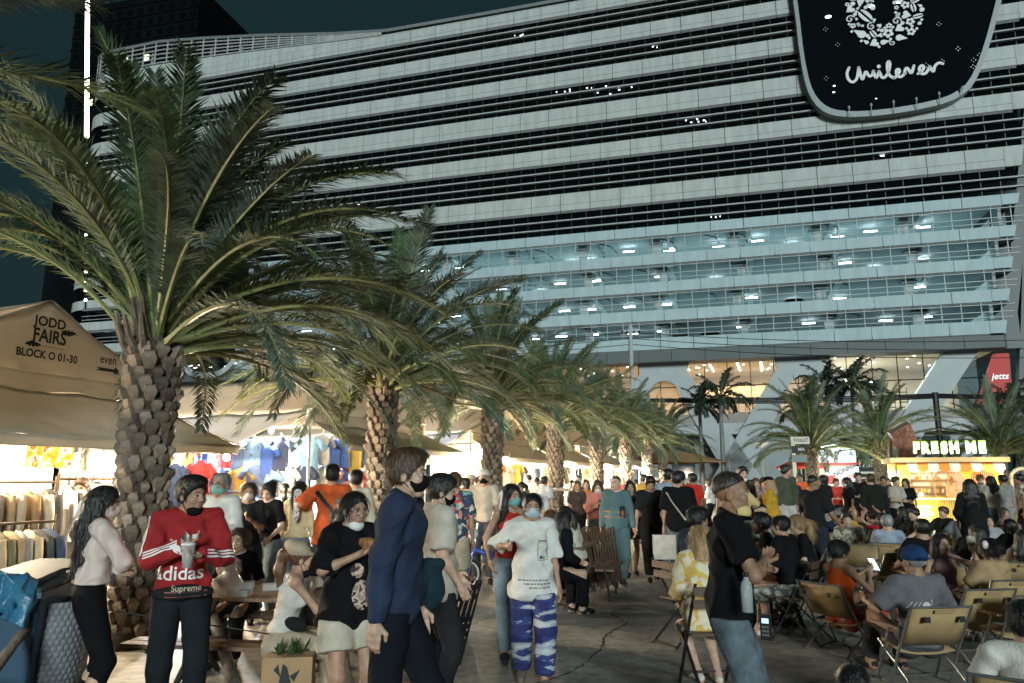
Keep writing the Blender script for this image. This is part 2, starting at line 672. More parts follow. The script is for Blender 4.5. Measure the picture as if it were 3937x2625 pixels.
# office glazing: one pane per bay, fins in front
STRIPS = [(28.56, 31.11, (30.19, 29.25)), (33.37, 36.90, (36.04, 35.04, 34.09)), (38.90, 41.50, (40.61, 39.62)), (43.84, 46.42, (45.51, 44.51)),
          (48.39, 51.02, (50.10, 49.10)), (52.92, 55.45, (54.65, 53.73))]
lit = {(5, 14), (4, 19), (3, 15), (3, 16), (2, 18), (1, 27), (0, 18)}
pane_no = 0
for si, (z0, z1, fins) in enumerate(STRIPS):
    pm = MB()
    pm.bb((.02, .34, z0 - .1), (PW * 1 - .02, .38, z1 + .25))
    pm = pm.mesh('pane', m_glass)
    n = int((send(z0) - S0) / PW)
    for i in range(n + 1):
        x = send(z0) - 1.35 - PW * i
        if i == 0:
            b2 = MB()
            b2.bb((x, .34, z0 - .1), (send(z0) - .05, .38, z1 + .25))
            b2.build('pane', m_glass, bld)
        if x - PW > S0:
            place('pane', pm, bld, (x - PW, 0, 0))
    for zf in fins:
        mb = MB()
        xe = send(zf) + .45
        mb.add([(S0, -.10, zf - .06), (xe - .2, -.10, zf - .06), (xe, .3, zf - .06), (S0, .3, zf - .06), (S0, -.10, zf + .08), (xe - .2, -.10, zf + .08), (xe, .3, zf + .08), (S0, .3, zf + .08)],
               [(3, 2, 1, 0), (4, 5, 6, 7), (0, 1, 5, 4), (1, 2, 6, 5), (2, 3, 7, 6), (3, 0, 4, 7)])
        mb.build('fin', m_fin, bld)
    # mullions, joined per strip
    mb = MB()
    for i in range(n * 2):
        x = send(z0) - 1.35 - PW * .5 * i
        mb.bb((x - .03, .28, z0), (x + .03, .345, z1))
    tag(mb.build('mullion_run', M('mullion', (.02, .026, .028), .5, 0), bld), kind='stuff')
# desk lights left on in a few offices (small lamps behind the glass line)
mb = MB()
rl = random.Random(3)
for (x, z, n, sp) in ((52, 45.9, 7, 3.5), (56, 45.1, 4, 3), (64, 40.2, 6, 1.6), (82, 34.0, 5, .7), (60, 49.8, 3, .5), (44, 54.2, 3, .5), (66, 29.2, 3, .8), (23, 35, 3, .6)):
    for _ in range(n):
        xx = x + rl.uniform(-sp, sp)
        zz = z + rl.uniform(-.25, .25)
        ww = rl.uniform(.06, .22)
        mb.bb((xx, .30, zz), (xx + ww, .335, zz + .12))
tag(mb.build('office_light', M('office_lamp', (.85, .95, 1), .5, 0, emit=3.0), bld), kind='stuff')
# solid core behind the offices
mb = MB()
mb.bb((S0, .5, 28.7), (90.5, 30, 57.0))
mb.bb((S0 - 4, 5.2, 13.0), (S0 - .1, 30, 57.0))
mb.build('core_wall', m_core, bld)

# car park decks ---------------------------------------------------
DECK = 17.0
LEV = [(14.88, 16.27, 17.96), (17.96, 19.27, 21.09), (21.09, 22.35, 24.15), (24.15, 25.43, 27.33)]
rt = random.Random(11)
tube_me = MB().bb((-.62, -.06, -.05), (.62, .06, .05)).mesh('tube_lamp', m_tube)
for li, (zb, z0, z1) in enumerate(LEV):
    zf = z0 - .95            # deck level, parapet 0.95 above
    zc = z1 + .30            # soffit of the next deck
    mb = MB()
    mb.bb((S0, .3, zf - .3), (send(z0), DECK, zf))
    mb.build('deck', m_slabf, bld)
    mb = MB()
    mb.bb((S0, .3, zc), (send(z1), DECK, zc + .2))
    k = S0 + 4
    while k < 90:               # ribs under the soffit
        mb.bb((k - .3, .3, zc - .45), (k + .3, DECK, zc - .001))
        k += 8.2
    mb.bb((S0, 8.0, zc - .5), (90, 8.5, zc - .002))
    mb.build('soffit', m_soffit, bld)
    mb = MB()
    mb.bb((S0, DECK, zf - .2), (90.5, DECK + .3, zc + .2))
    mb.bb((90.2 + li * .55, .5, zf), (90.5 + li * .55, DECK, zc))
    mb.build('back_wall', m_carwall, bld)
    for k in range(11):
        mb = MB()
        xx = 2.5 + k * 8.2 - (li % 2) * .6
        mb.bb((xx - .4, 1.6, zf), (xx + .4, 2.4, zc))
        mb.bb((xx - .75, 1.3, zc - .6), (xx + .75, 2.7, zc - .45))
        mb.build('column', m_soffit, bld)
    for zr in (z0 + .33, z0 + .85, z1 - .14):
        mb = MB()
        xe = send(zr) + .5
        mb.bb((S0, -.1, zr - .035), (xe, .02, zr + .035))
        mb.build('rail', m_rail, bld)
    pm = MB().bb((-.04, -.05, z0 - .1), (.04, .03, z1 + .1)).mesh('post', m_rail)
    i = 0
    x = send(z0) - .3
    while x > 1:
        place('post', pm, bld, (x, 0.06, 0))
        x -= PW / 2
    for k in range(21):
        x = 2 + k * 4.2 + rt.uniform(-1.3, 1.3)
        if x > 88:
            break
        place('tube_lamp', tube_me, bld, (x, rt.choice((3.4, 4.2, 6.5, 11.0)), zc - .62 + rt.uniform(-.02, .02)))
    for k in range(4):
        lamp('carpark_glow', (9 + k * 24, 7.0, zc - .75), 900, (.62, .95, 1.0), 24, bld, 'AREA', (0, 0, 0), 10)
    # pipework
    mb = MB()
    for _ in range(9):
        x = rt.uniform(4, 84)
        mb.tube([(x, 1.2, zc - .15), (x + 1.2, 1.3, zc - .5), (x + 1.6, 4, zc - .55)], .06, 6)
    tag(mb.build('pipe', M('dark_pipe', (.05, .06, .062), .6, .1), bld), kind='stuff')

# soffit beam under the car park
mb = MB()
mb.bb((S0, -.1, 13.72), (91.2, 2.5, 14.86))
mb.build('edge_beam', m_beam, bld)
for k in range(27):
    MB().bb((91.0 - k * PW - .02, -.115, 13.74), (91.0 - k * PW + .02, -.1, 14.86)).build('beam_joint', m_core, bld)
mb = MB()
mb.bb((S0, 2.5, 13.9), (91, 20, 14.5))
mb.build('lobby_ceiling', M('lobby_ceiling', (.62, .52, .38), .7, .08, .5), bld)

# tall lobby -------------------------------------------------------
m_concw = M('pale_column', (.36, .39, .41), .55, .06, .8, .05, 4)
LX0, LX1, LZ0 = 54.0, 88.5, 8.3


def aframe(cx, name='splayed_column'):
    """inverted Y column with an arched opening."""
    wt, wb, zt, zb = 3.6, 8.7, 13.75, .0
    half = []
    ztop = 12.3
    out = [(-wt / 2 - .9, zt), (-wt / 2 - .6, 12.9)]
    out += [(-wt / 2 - .6 - (12.9 - z) * .62, z) for z in (11, 9.5, 8, 5, 2.5, 0)]
    inn = []
    for k in range(9):
        a = PI / 2 * k / 8
        inn.append((-1.45 * math.cos(a) - .05, 10.4 + 1.5 * math.sin(a)))
    leg = [(-1.5 - (10.4 - z) * .52, z) for z in (0, 2.5, 5, 7.5, 9.5)]
    left = out + leg + inn
    right = [(-x, z) for x, z in reversed(left)]
    # two mirrored closed outlines, meeting on the axis
    mb = MB()
    L = left + [(0, 11.9), (0, zt)]
    Rr = [(0, zt), (0, 11.9)] + [(-x, z) for x, z in reversed(left)]
    mb.prism([(x + cx, z) for x, z in L], (0, 1.4, 0), (1, 0, 0), (0, 0, 1), -1.4)
    mb.prism([(x + cx, z) for x, z in Rr], (0, 1.4, 0), (1, 0, 0), (0, 0, 1), -1.4)
    return mb.build(name, m_concw, bld)


aframe(59.6)
aframe(73.4)
aframe(32.0)
aframe(18.0)
mb = MB()
mb.prism([(86.2, 13.75), (89.2, 13.75), (81.1, 2.0), (80.2, 0), (76.8, 0)], (0, 1.4, 0), (1, 0, 0), (0, 0, 1), -1.4)
mb.build('slanted_column', m_concw, bld)
# gym floor slab, glazed front, interior
mb = MB()
mb.bb((S0, 1.6, 7.4), (91, 20, 8.3))
mb.build('gym_floor', M('gym_floor', (.25, .22, .19), .5, .15, .5), bld)
mb = MB()
mb.bb((S0, 16, 8.3), (91, 16.4, 13.9))
mb.bb((63.5, 11, 10.9), (70.2, 11.3, 12.2))
mb.build('gym_back_wall', M('gym_wall', (.55, .42, .28), .7, .2, .15), bld)
m_clear = M('lobby_glass', (.5, .6, .62), .03, 0, alpha=.12, spec=.5)
for k in range(17):
    x0 = 50 + k * 2.3
    MB().bb((x0 + .03, 2.2, 8.3), (x0 + 2.27, 2.23, 13.9)).build('lobby_pane', m_clear, bld)
    MB().bb((x0 - .03, 2.12, 8.3), (x0 + .03, 2.26, 13.9)).build('lobby_mullion', m_core, bld)
mb = MB()
mb.bb((50, 2.1, 11.2), (90, 2.2, 11.28))
mb.build('transom', m_core, bld)
m_spot = M('downlight', (1, .93, .8), .4, 0, emit=22)
mb = MB()
rg = random.Random(5)
for k in range(46):
    mb.ball((50 + rg.uniform(0, 38), 3 + rg.uniform(0, 10), 13.86), (.10, .10, .04), 8, 4)
for k in range(7):
    x = 62.5 + k * .0
for x in (61, 64.3, 67.2, 69.6):
    for q in range(5):
        mb.ball((x + q * .08, 4.5 + q * 1.3, 13.86), (.12, .12, .04), 8, 4)
tag(mb.build('downlight', m_spot, bld), kind='stuff')
mb = MB()
for (x, y) in ((75.5, 5), (78.2, 5), (80.6, 5.5)):
    mb.beam((x, y, 11.0), (x + .5, y + 6, 12.6), .18, .1)
tag(mb.build('linear_lamp', M('linear_lamp', (.95, 1, .98), .4, 0, emit=9), bld), kind='stuff')
for (x, e, c) in ((54, 1500, (1, .74, .42)), (65, 1900, (1, .74, .42)), (76, 1500, (.9, .95, .85)), (84, 1200, (.75, 1, .95)), (25, 900, (.8, .95, 1))):
    lamp('lobby_glow', (x, 7, 13.6), e, c, 9, bld, 'AREA', (0, 0, 0), 6)
# gym machines: treadmill frames and racks seen through the glass
m_black = M('black_metal', (.012, .012, .013), .45, .2, 10)
for k in range(9):
    mb = MB()
    x = 62.3 + k * 1.0 + rg.uniform(-.1, .1)
    mb.bb((x - .35, 3.4, 8.32), (x + .35, 5.0, 8.55))
    mb.beam((x - .33, 3.6, 8.5), (x - .33, 3.4, 9.7), .06)
    mb.beam((x + .33, 3.6, 8.5), (x + .33, 3.4, 9.7), .06)
    mb.bb((x - .38, 3.3, 9.6), (x + .38, 3.42, 10.1))
    mb.build('treadmill', m_black, bld)
for k in range(7):
    mb = MB()
    x = 76 + k * 1.15
    for dx in (-.35, .35):
        mb.beam((x + dx, 4.2, 8.3), (x + dx, 4.2, 10.7), .07)
    for q in range(4):
        mb.bb((x - .4, 4.1, 8.7 + q * .5), (x + .4, 4.5, 8.8 + q * .5))
    mb.build('gym_rack', m_black, bld)
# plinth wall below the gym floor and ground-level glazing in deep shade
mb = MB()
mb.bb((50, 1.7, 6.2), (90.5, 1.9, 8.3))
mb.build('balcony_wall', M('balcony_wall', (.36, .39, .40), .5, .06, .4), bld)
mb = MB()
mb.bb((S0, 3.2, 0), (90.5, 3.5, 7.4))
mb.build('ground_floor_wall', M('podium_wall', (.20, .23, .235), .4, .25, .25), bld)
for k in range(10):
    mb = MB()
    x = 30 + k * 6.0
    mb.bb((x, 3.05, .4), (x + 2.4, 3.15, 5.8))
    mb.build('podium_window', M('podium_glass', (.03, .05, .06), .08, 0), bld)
# east end return: dark wall and the red banner wall
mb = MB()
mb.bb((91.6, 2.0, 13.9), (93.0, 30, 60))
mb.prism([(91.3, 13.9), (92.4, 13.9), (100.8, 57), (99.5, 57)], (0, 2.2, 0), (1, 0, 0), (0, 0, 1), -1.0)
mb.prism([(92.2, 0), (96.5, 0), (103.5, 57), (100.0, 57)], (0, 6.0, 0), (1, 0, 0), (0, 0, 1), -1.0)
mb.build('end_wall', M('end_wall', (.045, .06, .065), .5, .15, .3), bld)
mb = MB()
mb.prism([(88.6, 8.6), (91.6, 8.4), (91.8, 13.4), (90.4, 13.4)], (0, 1.75, 0), (1, 0, 0), (0, 0, 1), -.1)
red = mb.build('gym_banner', M('banner_red', (.48, .03, .03), .6, .06, 1, emit=.05), None)
red.location = (AX, AY, 0)
red.rotation_euler = (0, 0, ANG)
tag(red, 'red banner with white lettering behind the slanted lobby column', 'banner')
lettering('lettering', 'jetts', M('white_print', (.85, .85, .83), .5, 0, emit=.35), (90.75, 1.62, 11.2), (1, 0, 0), (0, 0, 1), .8, red, .02, 0, 1, .25)

# roof edge: solid coping and the open lattice screen that rises to the west
def roofz(x):
    P = [(-22, 62.2), (-8.3, 62.3), (-1, 61.5), (8, 60.3), (19.4, 58.5), (26.8, 57.6), (40, 57.5), (60, 57.5), (100, 57.5)]
    for (a, b), (c, e) in zip(P, P[1:]):
        if a <= x <= c:
            return b + (e - b) * (x - a) / (c - a)
    return 57.5


m_lat = M('lattice_metal', (.40, .42, .42), .45, .1, 1)


def rim(x):  # plan position along roof incl. rounded corner
    if x >= S0:
        return (x, 0.0)
    a = min((S0 - x) / RC, PI / 2)
    yy = 0
    ex = 0
    if (S0 - x) / RC > PI / 2:
        ex = (S0 - x) - RC * PI / 2
    return (S0 - math.sin(a) * RC, RC - math.cos(a) * RC + ex)


xs = [S0 - 14 + k * 1.0 for k in range(int(S1 + 5 - S0 + 14))]
mb = MB()
mb.sheet([[(rim(x)[0], rim(x)[1] - .1, roofz(max(x, -22)) + .0) for x in xs], [(rim(x)[0], rim(x)[1] - .35, roofz(max(x, -22)) + .25) for x in xs],
          [(rim(x)[0], rim(x)[1] + .5, roofz(max(x, -22)) + .35) for x in xs], [(rim(x)[0], rim(x)[1] + .6, roofz(max(x, -22)) - .1) for x in xs]])
mb.build('roof_coping', M('coping', (.28, .31, .33), .5, .1, 1), bld)
# solid sloping screen (lower half), lattice above it
mb = MB()
def solidz(x):
    return 57.2 + max(0, min(1.0, (x + 30) / 30)) * 0 + max(0, roofz(max(x, -22)) - 57.3) * .36
mb.sheet([[(rim(x)[0], rim(x)[1] + .02, 57.2) for x in xs], [(rim(x)[0], rim(x)[1] + .02, solidz(x)) for x in xs]])
mb.build('roof_screen', m_white, bld)
for q in range(5):
    mb = MB()
    px = [x for x in xs if roofz(max(x, -22)) - solidz(x) > .35]
    mb.tube([(rim(x)[0], rim(x)[1] - .05, solidz(x) + (roofz(max(x, -22)) - solidz(x)) * (q + .3) / 5) for x in px], .10, 5)
    mb.build('lattice_rail', m_lat, bld)
for x in xs[::2]:
    if roofz(max(x, -22)) - solidz(x) > .35:
        a = rim(x)
        MB().beam((a[0], a[1] - .1, solidz(x)), (a[0], a[1] - .1, roofz(max(x, -22))), .13).build('lattice_post', m_lat, bld)
for x in xs[::5]:
    if roofz(max(x, -22)) - solidz(x) > .8:
        a = rim(x)
        MB().beam((a[0], a[1] + 1.6, 57), (a[0], a[1] + 1.6, roofz(max(x, -22))), .28).build('roof_strut', m_lat, bld)

# ================================================================== black glass emblem sign high on the facade
sign = empty('emblem_sign', (AX, AY, 0), ANG, 'huge black glass sign with white patterned letter emblem and script name on the facade', 'sign')


def rounded(poly, n=5):
    """Chaikin smoothing of a closed outline."""
    for _ in range(n):
        q = []
        for i in range(len(poly)):
            a, b = poly[i], poly[(i + 1) % len(poly)]
            q += [(a[0] * .75 + b[0] * .25, a[1] * .75 + b[1] * .25), (a[0] * .25 + b[0] * .75, a[1] * .25 + b[1] * .75)]
        poly = q
    return poly


outl = [(74.2, 62), (74.9, 52.7), (75.2, 42.5), (76.4, 39.0), (79.0, 37.75), (84.7, 37.6), (89.6, 38.3), (91.6, 41), (94.3, 49.0), (98.0, 62)]
poly = rounded(outl, 2)
cx = sum(p[0] for p in poly) / len(poly)
cz = 50.0
inner = [(cx + (p[0] - cx) * .955, cz + (p[1] - cz) * .955 + .05) for p in poly]
SY = -1.1
mb = MB()
k = len(poly)
mb.add([(p[0], SY, p[1]) for p in poly] + [(p[0], SY, p[1]) for p in inner] + [(p[0], .3, p[1]) for p in poly] + [(p[0], SY + .35, p[1]) for p in inner],
       [(i, (i + 1) % k, k + (i + 1) % k, k + i) for i in range(k)] + [((i + 1) % k, i, 2 * k + i, 2 * k + (i + 1) % k) for i in range(k)] + [(k + i, k + (i + 1) % k, 3 * k + (i + 1) % k, 3 * k + i) for i in range(k)])
mb.build('frame', M('sign_frame', (.23, .265, .28), .45, .08, 1), sign)
MB().prism(inner, (0, SY + .30, 0), (1, 0, 0), (0, 0, 1), -.1).build('glass', M('sign_glass', (.004, .006, .007), .05, 0, spec=.01), sign)
m_letw = M('sign_white', (.60, .63, .64), .5, .04, 2, emit=.04)


def ribbon(mb, pts, w, y0, dep=.10, smooth=2):
    for _ in range(smooth):
        q = [pts[0]]
        for a, b in zip(pts, pts[1:]):
            q += [(a[0] * .75 + b[0] * .25, a[1] * .75 + b[1] * .25), (a[0] * .25 + b[0] * .75, a[1] * .25 + b[1] * .75)]
        q.append(pts[-1])
        pts = q
    L, Rr = [], []
    for i, p in enumerate(pts):
        a, b = pts[max(i - 1, 0)], pts[min(i + 1, len(pts) - 1)]
        dx, dz = b[0] - a[0], b[1] - a[1]
        l = math.hypot(dx, dz) or 1
        L.append((p[0] - dz / l * w / 2, p[1] + dx / l * w / 2))
        Rr.append((p[0] + dz / l * w / 2, p[1] - dx / l * w / 2))
    rows = [[(x, y0 + dep, z) for x, z in L], [(x, y0, z) for x, z in L], [(x, y0, z) for x, z in Rr], [(x, y0 + dep, z) for x, z in Rr]]
    mb.sheet(rows)
    for e in (pts[0], pts[-1]):
        mb.prism([(e[0] + w / 2 * math.cos(2 * PI * j / 10), e[1] + w / 2 * math.sin(2 * PI * j / 10)) for j in range(10)], (0, y0 + dep, 0), (1, 0, 0), (0, 0, 1), dep)


def zs(x, y):
    """sign-face coordinates of the traced strokes."""
    return (79.35 + (x - 765) * .0110 + (y - 640) * .0006, 41.55 + (745 - y) * .0140 - (x - 800) * .00225)


LETS = [
    [(800, 620), (772, 665), (778, 720), (815, 742), (858, 705), (882, 615)],
    [(882, 615), (890, 690), (900, 718), (922, 668), (940, 640), (958, 690), (990, 672), (1000, 640)],
    [(1000, 640), (1012, 700), (1030, 680), (1048, 640)],
    [(1048, 640), (1068, 705), (1120, 660), (1152, 580), (1140, 552), (1120, 590), (1122, 670), (1165, 692)],
    [(1165, 692), (1210, 655), (1222, 622), (1195, 618), (1185, 660), (1215, 688), (1262, 650)],
    [(1255, 655), (1268, 612), (1290, 605), (1310, 662), (1342, 588)],
    [(1366, 650), (1402, 628), (1426, 598), (1406, 578), (1376, 612), (1392, 656), (1436, 642), (1468, 592)],
    [(1470, 590), (1492, 640), (1505, 590), (1545, 555), (1578, 565)],
]
SFY = SY + .02
for L in LETS:
    mb = MB()
    ribbon(mb, [zs(*p) for p in L], .27, SFY, .12)
    mb.build('letter', m_letw, sign)
mb = MB()
q = zs(1052, 602)
mb.prism([(q[0] + .19 * math.cos(2 * PI * j / 12), q[1] + .19 * math.sin(2 * PI * j / 12)) for j in range(12)], (0, SFY + .12, 0), (1, 0, 0), (0, 0, 1), .12)
mb.build('letter_dot', m_letw, sign)


# the emblem: a broad U filled with small leaf, drop, ring, heart and wave cut-outs
def in_u(x, z):
    c = 83.5
    if z > 48.9:
        dx = abs(x - c)
        return .80 < dx < 3.7
    r = math.hypot((x - c) / 3.7, (z - 48.9) / 4.0)
    ri = math.hypot((x - c) / .80, (z - 48.9) / 1.3)
    return r < 1 and ri > 1


ru = random.Random(21)
spots = []
tries = 0
while tries < 9000:
    tries += 1
    x, z = ru.uniform(79.6, 87.5), ru.uniform(44.9, 57)
    rad = ru.choice((.95, .8, .68, .55, .45)) if tries < 2500 else ru.choice((.5, .4, .32, .25))
    if tries > 6000:
        rad = ru.choice((.24, .19, .14))
    if not all(in_u(x + rad * .9 * math.cos(a), z + rad * .9 * math.sin(a)) for a in (0, 1.05, 2.1, 3.14, 4.2, 5.2)):
        continue
    if any((x - a) ** 2 + (z - b) ** 2 < (rad * .9 + c * .9) ** 2 for a, b, c in spots):
        continue
    spots.append((x, z, rad))
for x, z, rad in spots:
    mb = MB()
    kd = ru.choice(('leaf', 'drop', 'ring', 'heart', 'wave', 'flower', 'leaf')) if rad > .24 else 'dot'
    a0 = ru.uniform(0, 2 * PI)

    def tr(p):
        return (x + rad * (p[0] * math.cos(a0) - p[1] * math.sin(a0)), z + rad * (p[0] * math.sin(a0) + p[1] * math.cos(a0)))
    def solid(P):
        mb.prism([tr(p) for p in P], (0, SFY + .1, 0), (1, 0, 0), (0, 0, 1), .1)
    if kd == 'dot':
        solid([(math.cos(2 * PI * j / 12), math.sin(2 * PI * j / 12)) for j in range(12)])
    elif kd == 'leaf':
        solid([(math.cos(PI * j / 8) * 1.05, .14 + .42 * math.sin(PI * j / 8)) for j in range(9)])
        solid([(-math.cos(PI * j / 8) * 1.05, -.14 - .42 * math.sin(PI * j / 8)) for j in range(9)])
    elif kd == 'drop':
        solid([(1.1, 0)] + [(math.cos(a) * .62 - .35, math.sin(a) * .62) for a in (.8, 1.3, 1.9, 2.5, 3.14, 3.8, 4.4, 5.0, 5.5)])
    elif kd == 'heart':
        solid([(0, -1)] + [(.5 + .5 * math.cos(a), .35 + .5 * math.sin(a)) for a in (-.5, 0, .7, 1.4, 2.1, 2.8)] + [(-.5 + .5 * math.cos(a), .35 + .5 * math.sin(a)) for a in (.4, 1.0, 1.7, 2.4, 3.1, 3.7)])
    elif kd == 'flower':
        for p in range(5):
            a = 2 * PI * p / 5
            solid([(.6 * math.cos(a) + .36 * math.cos(2 * PI * j / 9), .6 * math.sin(a) + .36 * math.sin(2 * PI * j / 9)) for j in range(9)])
    elif kd == 'ring':
        ribbon(mb, [tr((r * math.cos(t), r * math.sin(t))) for t, r in [(k * .55, 1.0 - k * .062) for k in range(14)]], rad * .26, SFY, .1, 1)
    else:
        for off in (-.5, .05, .6):
            ribbon(mb, [tr((-1 + k * .4, off + .22 * math.sin(k * 1.5))) for k in range(6)], rad * .3, SFY, .1, 1)
    mb.build('emblem_piece', m_letw, sign)
# small screw heads on the glass and spotlights along the lower rim
mb = MB()
for k in range(17):
    x, z = ru.uniform(76.5, 92), ru.uniform(39.3, 55)
    if in_u(x, z):
        continue
    for dx, dz in ((.18, 0), (-.18, 0), (0, .2), (0, -.2)):
        mb.ball((x + dx, SY + .19, z + dz), (.05, .03, .05), 6, 4)
tag(mb.build('glass_fixing', M('fixing', (.45, .5, .5), .3, 0, metal=.6), sign), kind='stuff')
for k in range(6):
    x = 79.3 + k * 2.05
    zb = 38.0 + max(0, k - 3) * .28
    mb = MB()
    mb.tube([(x, SY - .05, zb - .3), (x, SY - .35, zb + .1), (x, SY - .4, zb + .55)], .04, 6)
    mb.ball((x, SY - .38, zb + .72), (.13, .13, .19), 8, 6)
    mb.build('spot_lamp', M('spot_grey', (.3, .33, .34), .5, 0), sign)
mb = MB()
for (x, z, rx) in ((78.2, 49.5, .32), (82.4, 49.9, .3), (85.0, 49.9, .3), (88.0, 50.0, .32), (78.2, 41.6, .12), (78.1, 40.9, .12), (82.1, 41.9, .1), (82.0, 39.6, .08)):
    mb.ball((x, SY + .20, z), (rx, .02, rx * .55), 10, 6)
mb.build('lit_downlight', M('sign_lamp', (.85, .95, 1), .5, 0, emit=4), sign)

# second, lower black glass sign near the west entrance
s2 = empty('low_black_sign', (AX, AY, 0), ANG, 'low black rounded glass panel with grey rim above the cream tents', 'sign')
outl = [(-2.2, 31), (-.9, 19), (.6, 14.8), (3.2, 13.9), (6.2, 14.0), (8.2, 15.6), (9.2, 19), (10.8, 31)]
poly = rounded(outl, 2)
cx2 = 4.6
inner = [(cx2 + (p[0] - cx2) * .90, 21 + (p[1] - 21) * .90) for p in poly]
k = len(poly)
mb = MB()
mb.add([(p[0], -.9, p[1]) for p in poly] + [(p[0], -.9, p[1]) for p in inner] + [(p[0], .3, p[1]) for p in poly] + [(p[0], -.55, p[1]) for p in inner],
       [(i, (i + 1) % k, k + (i + 1) % k, k + i) for i in range(k)] + [((i + 1) % k, i, 2 * k + i, 2 * k + (i + 1) % k) for i in range(k)] + [(k + i, k + (i + 1) % k, 3 * k + (i + 1) % k, 3 * k + i) for i in range(k)])
mb.build('frame', M('sign_frame2', (.40, .44, .45), .45, .08, 1), s2)
MB().prism(inner, (0, -.6, 0), (1, 0, 0), (0, 0, 1), -.1).build('glass', MATS['sign_glass'], s2)
mb = MB()
for k in range(16):
    x, z = ru.uniform(.5, 8), ru.choice((14.9, 15.3, 15.6, 17.5, 20.3))
    mb.bb((x, -.635, z), (x + ru.uniform(.1, .6), -.62, z + .12))
tag(mb.build('lit_downlight', M('sign_lamp2', (.95, .98, 1), .5, 0, emit=3), s2), kind='stuff')

# ================================================================== dark towers behind
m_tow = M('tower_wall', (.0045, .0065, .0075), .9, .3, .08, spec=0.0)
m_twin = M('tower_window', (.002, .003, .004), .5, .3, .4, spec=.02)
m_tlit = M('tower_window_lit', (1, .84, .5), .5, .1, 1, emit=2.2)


def tower(name, X, Y, w, dep, h, rz, label, lit_at):
    t = empty(name, (X, Y, 0), rz, label, 'tower')
    MB().bb((-w / 2, 0, 0), (w / 2, dep, h)).build('wall', m_tow, t)
    wm = MB().bb((-.7, -.12, -.8), (.7, .05, .8)).mesh('window', m_twin)
    fr = MB().bb((-.95, -.06, -1.35), (.95, .05, -1.1)).mesh('sill', m_tow)
    nx = int(w / 3.0)
    for i in range(nx):
        for k in range(int(40 / 3.4)):
            z = h - 4 - k * 3.4
            x = -w / 2 + (i + .5) * w / nx
            o = place('window', wm, t, (x, 0, z))
            if (i, k) in lit_at:
                omat(o, m_tlit)
    for k in range(int(44 / 3.4)):
        MB().bb((-w / 2 - .15, -.25, h - 2.2 - k * 3.4), (w / 2 + .15, .02, h - 1.9 - k * 3.4)).build('ledge', m_tow, t)
    return t


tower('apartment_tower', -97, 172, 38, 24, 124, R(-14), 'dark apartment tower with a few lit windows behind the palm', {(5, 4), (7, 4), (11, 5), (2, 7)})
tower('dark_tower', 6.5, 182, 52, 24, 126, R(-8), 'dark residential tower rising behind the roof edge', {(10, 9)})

# ================================================================== date palms
m_leaf = M('palm_leaf', (.066, .110, .054), .7, .45, 3.0, spec=.15)
m_leaf2 = M('palm_leaf_grey', (.105, .145, .108), .65, .45, 3.0, spec=.2)
m_leaf3 = M('palm_leaf_olive', (.085, .105, .040), .7, .40, 3.0, spec=.15)
m_dry = M('palm_leaf_dry', (.26, .18, .10), .8, .35, 3.0)
m_rach = M('palm_rachis', (.17, .19, .075), .55, .25, 4.0)
m_boot = M('leaf_base', (.20, .16, .125), .85, .40, 9.0, .6, 45)
_t = m_boot.node_tree
_b = _t.nodes['Principled BSDF']
_l = _b.inputs['Base Color'].links[0].from_socket
_oi = _t.nodes.new('ShaderNodeObjectInfo')
_mr = _t.nodes.new('ShaderNodeMapRange')
_mr.inputs[3].default_value = .45
_mr.inputs[4].default_value = 1.25
_t.links.new(_oi.outputs['Random'], _mr.inputs[0])
_mx = _t.nodes.new('ShaderNodeVectorMath')
_mx.operation = 'SCALE'
_t.links.new(_l, _mx.inputs[0])
_t.links.new(_mr.outputs[0], _mx.inputs['Scale'])
_t.links.new(_mx.outputs[0], _b.inputs['Base Color'])
m_fibre = M('palm_fibre', (.055, .042, .03), .95, .4, 14, .8, 60)


def frond_mesh(seed, e0, bend, L=3.6, n=62, leaf=.50, dry=False, droop=.25, width=.019):
    """a feather leaf: tapering rachis and two ranks of narrow leaflets. lies in the XZ plane, leaves the origin along +X."""
    rr = random.Random(seed)
    mb = MB()
    pts, dirs = [], []
    p = Vector((0, 0, 0))
    N = 26
    side = rr.uniform(-.25, .25)
    for i in range(N + 1):
        s = i / N
        e = e0 - bend * s ** 1.4
        az = side * s * s
        d = Vector((math.cos(e) * math.cos(az), math.cos(e) * math.sin(az), math.sin(e)))
        pts.append(p.copy())
        dirs.append(d)
        p = p + d * (L / N)
    mb.tube(pts, [.034 * (1 - i / N) ** .8 * (1.5 if i < 3 else 1) + .004 for i in range(N + 1)], 5, True, 1)
    for k in range(n):
        s = .10 + .90 * (k + rr.random() * .6) / n
        f = s * N
        i = min(int(f), N - 1)
        q = pts[i].lerp(pts[i + 1], f - i)
        t = dirs[i]
        right = t.cross(Vector((0, 0, 1)))
        if right.length < .1:
            right = Vector((0, 1, 0))
        right.normalize()
        up = right.cross(t).normalized()
        if s < .22:
            ll = leaf * .28
        else:
            ll = leaf * (math.sin(PI * (.20 + .72 * (s - .22) / .78)) ** .7) * rr.uniform(.8, 1.12)
        for sg in (-1, 1):
            v = rr.choice((.55, .30, .12, -.05)) + rr.uniform(-.1, .1)
            fw = rr.uniform(.75, 1.05) + s * .5
            d = (t * fw + right * sg * 1.0 + up * v).normalized()
            d2 = (d + Vector((0, 0, -droop * rr.uniform(.4, 1.6)))).normalized()
            a = q
            b = q + d * ll * .5
            c = b + d2 * ll * .55
            w = d.cross(up)
            if w.length < .05:
                w = right
            w = w.normalized() * width * rr.uniform(.8, 1.2) * (.55 if s < .22 else 1)
            mb.add([a - w * .35, a + w * .35, b + w, b - w, c], [(0, 1, 2, 3), (3, 2, 4)], 0)
    return mb


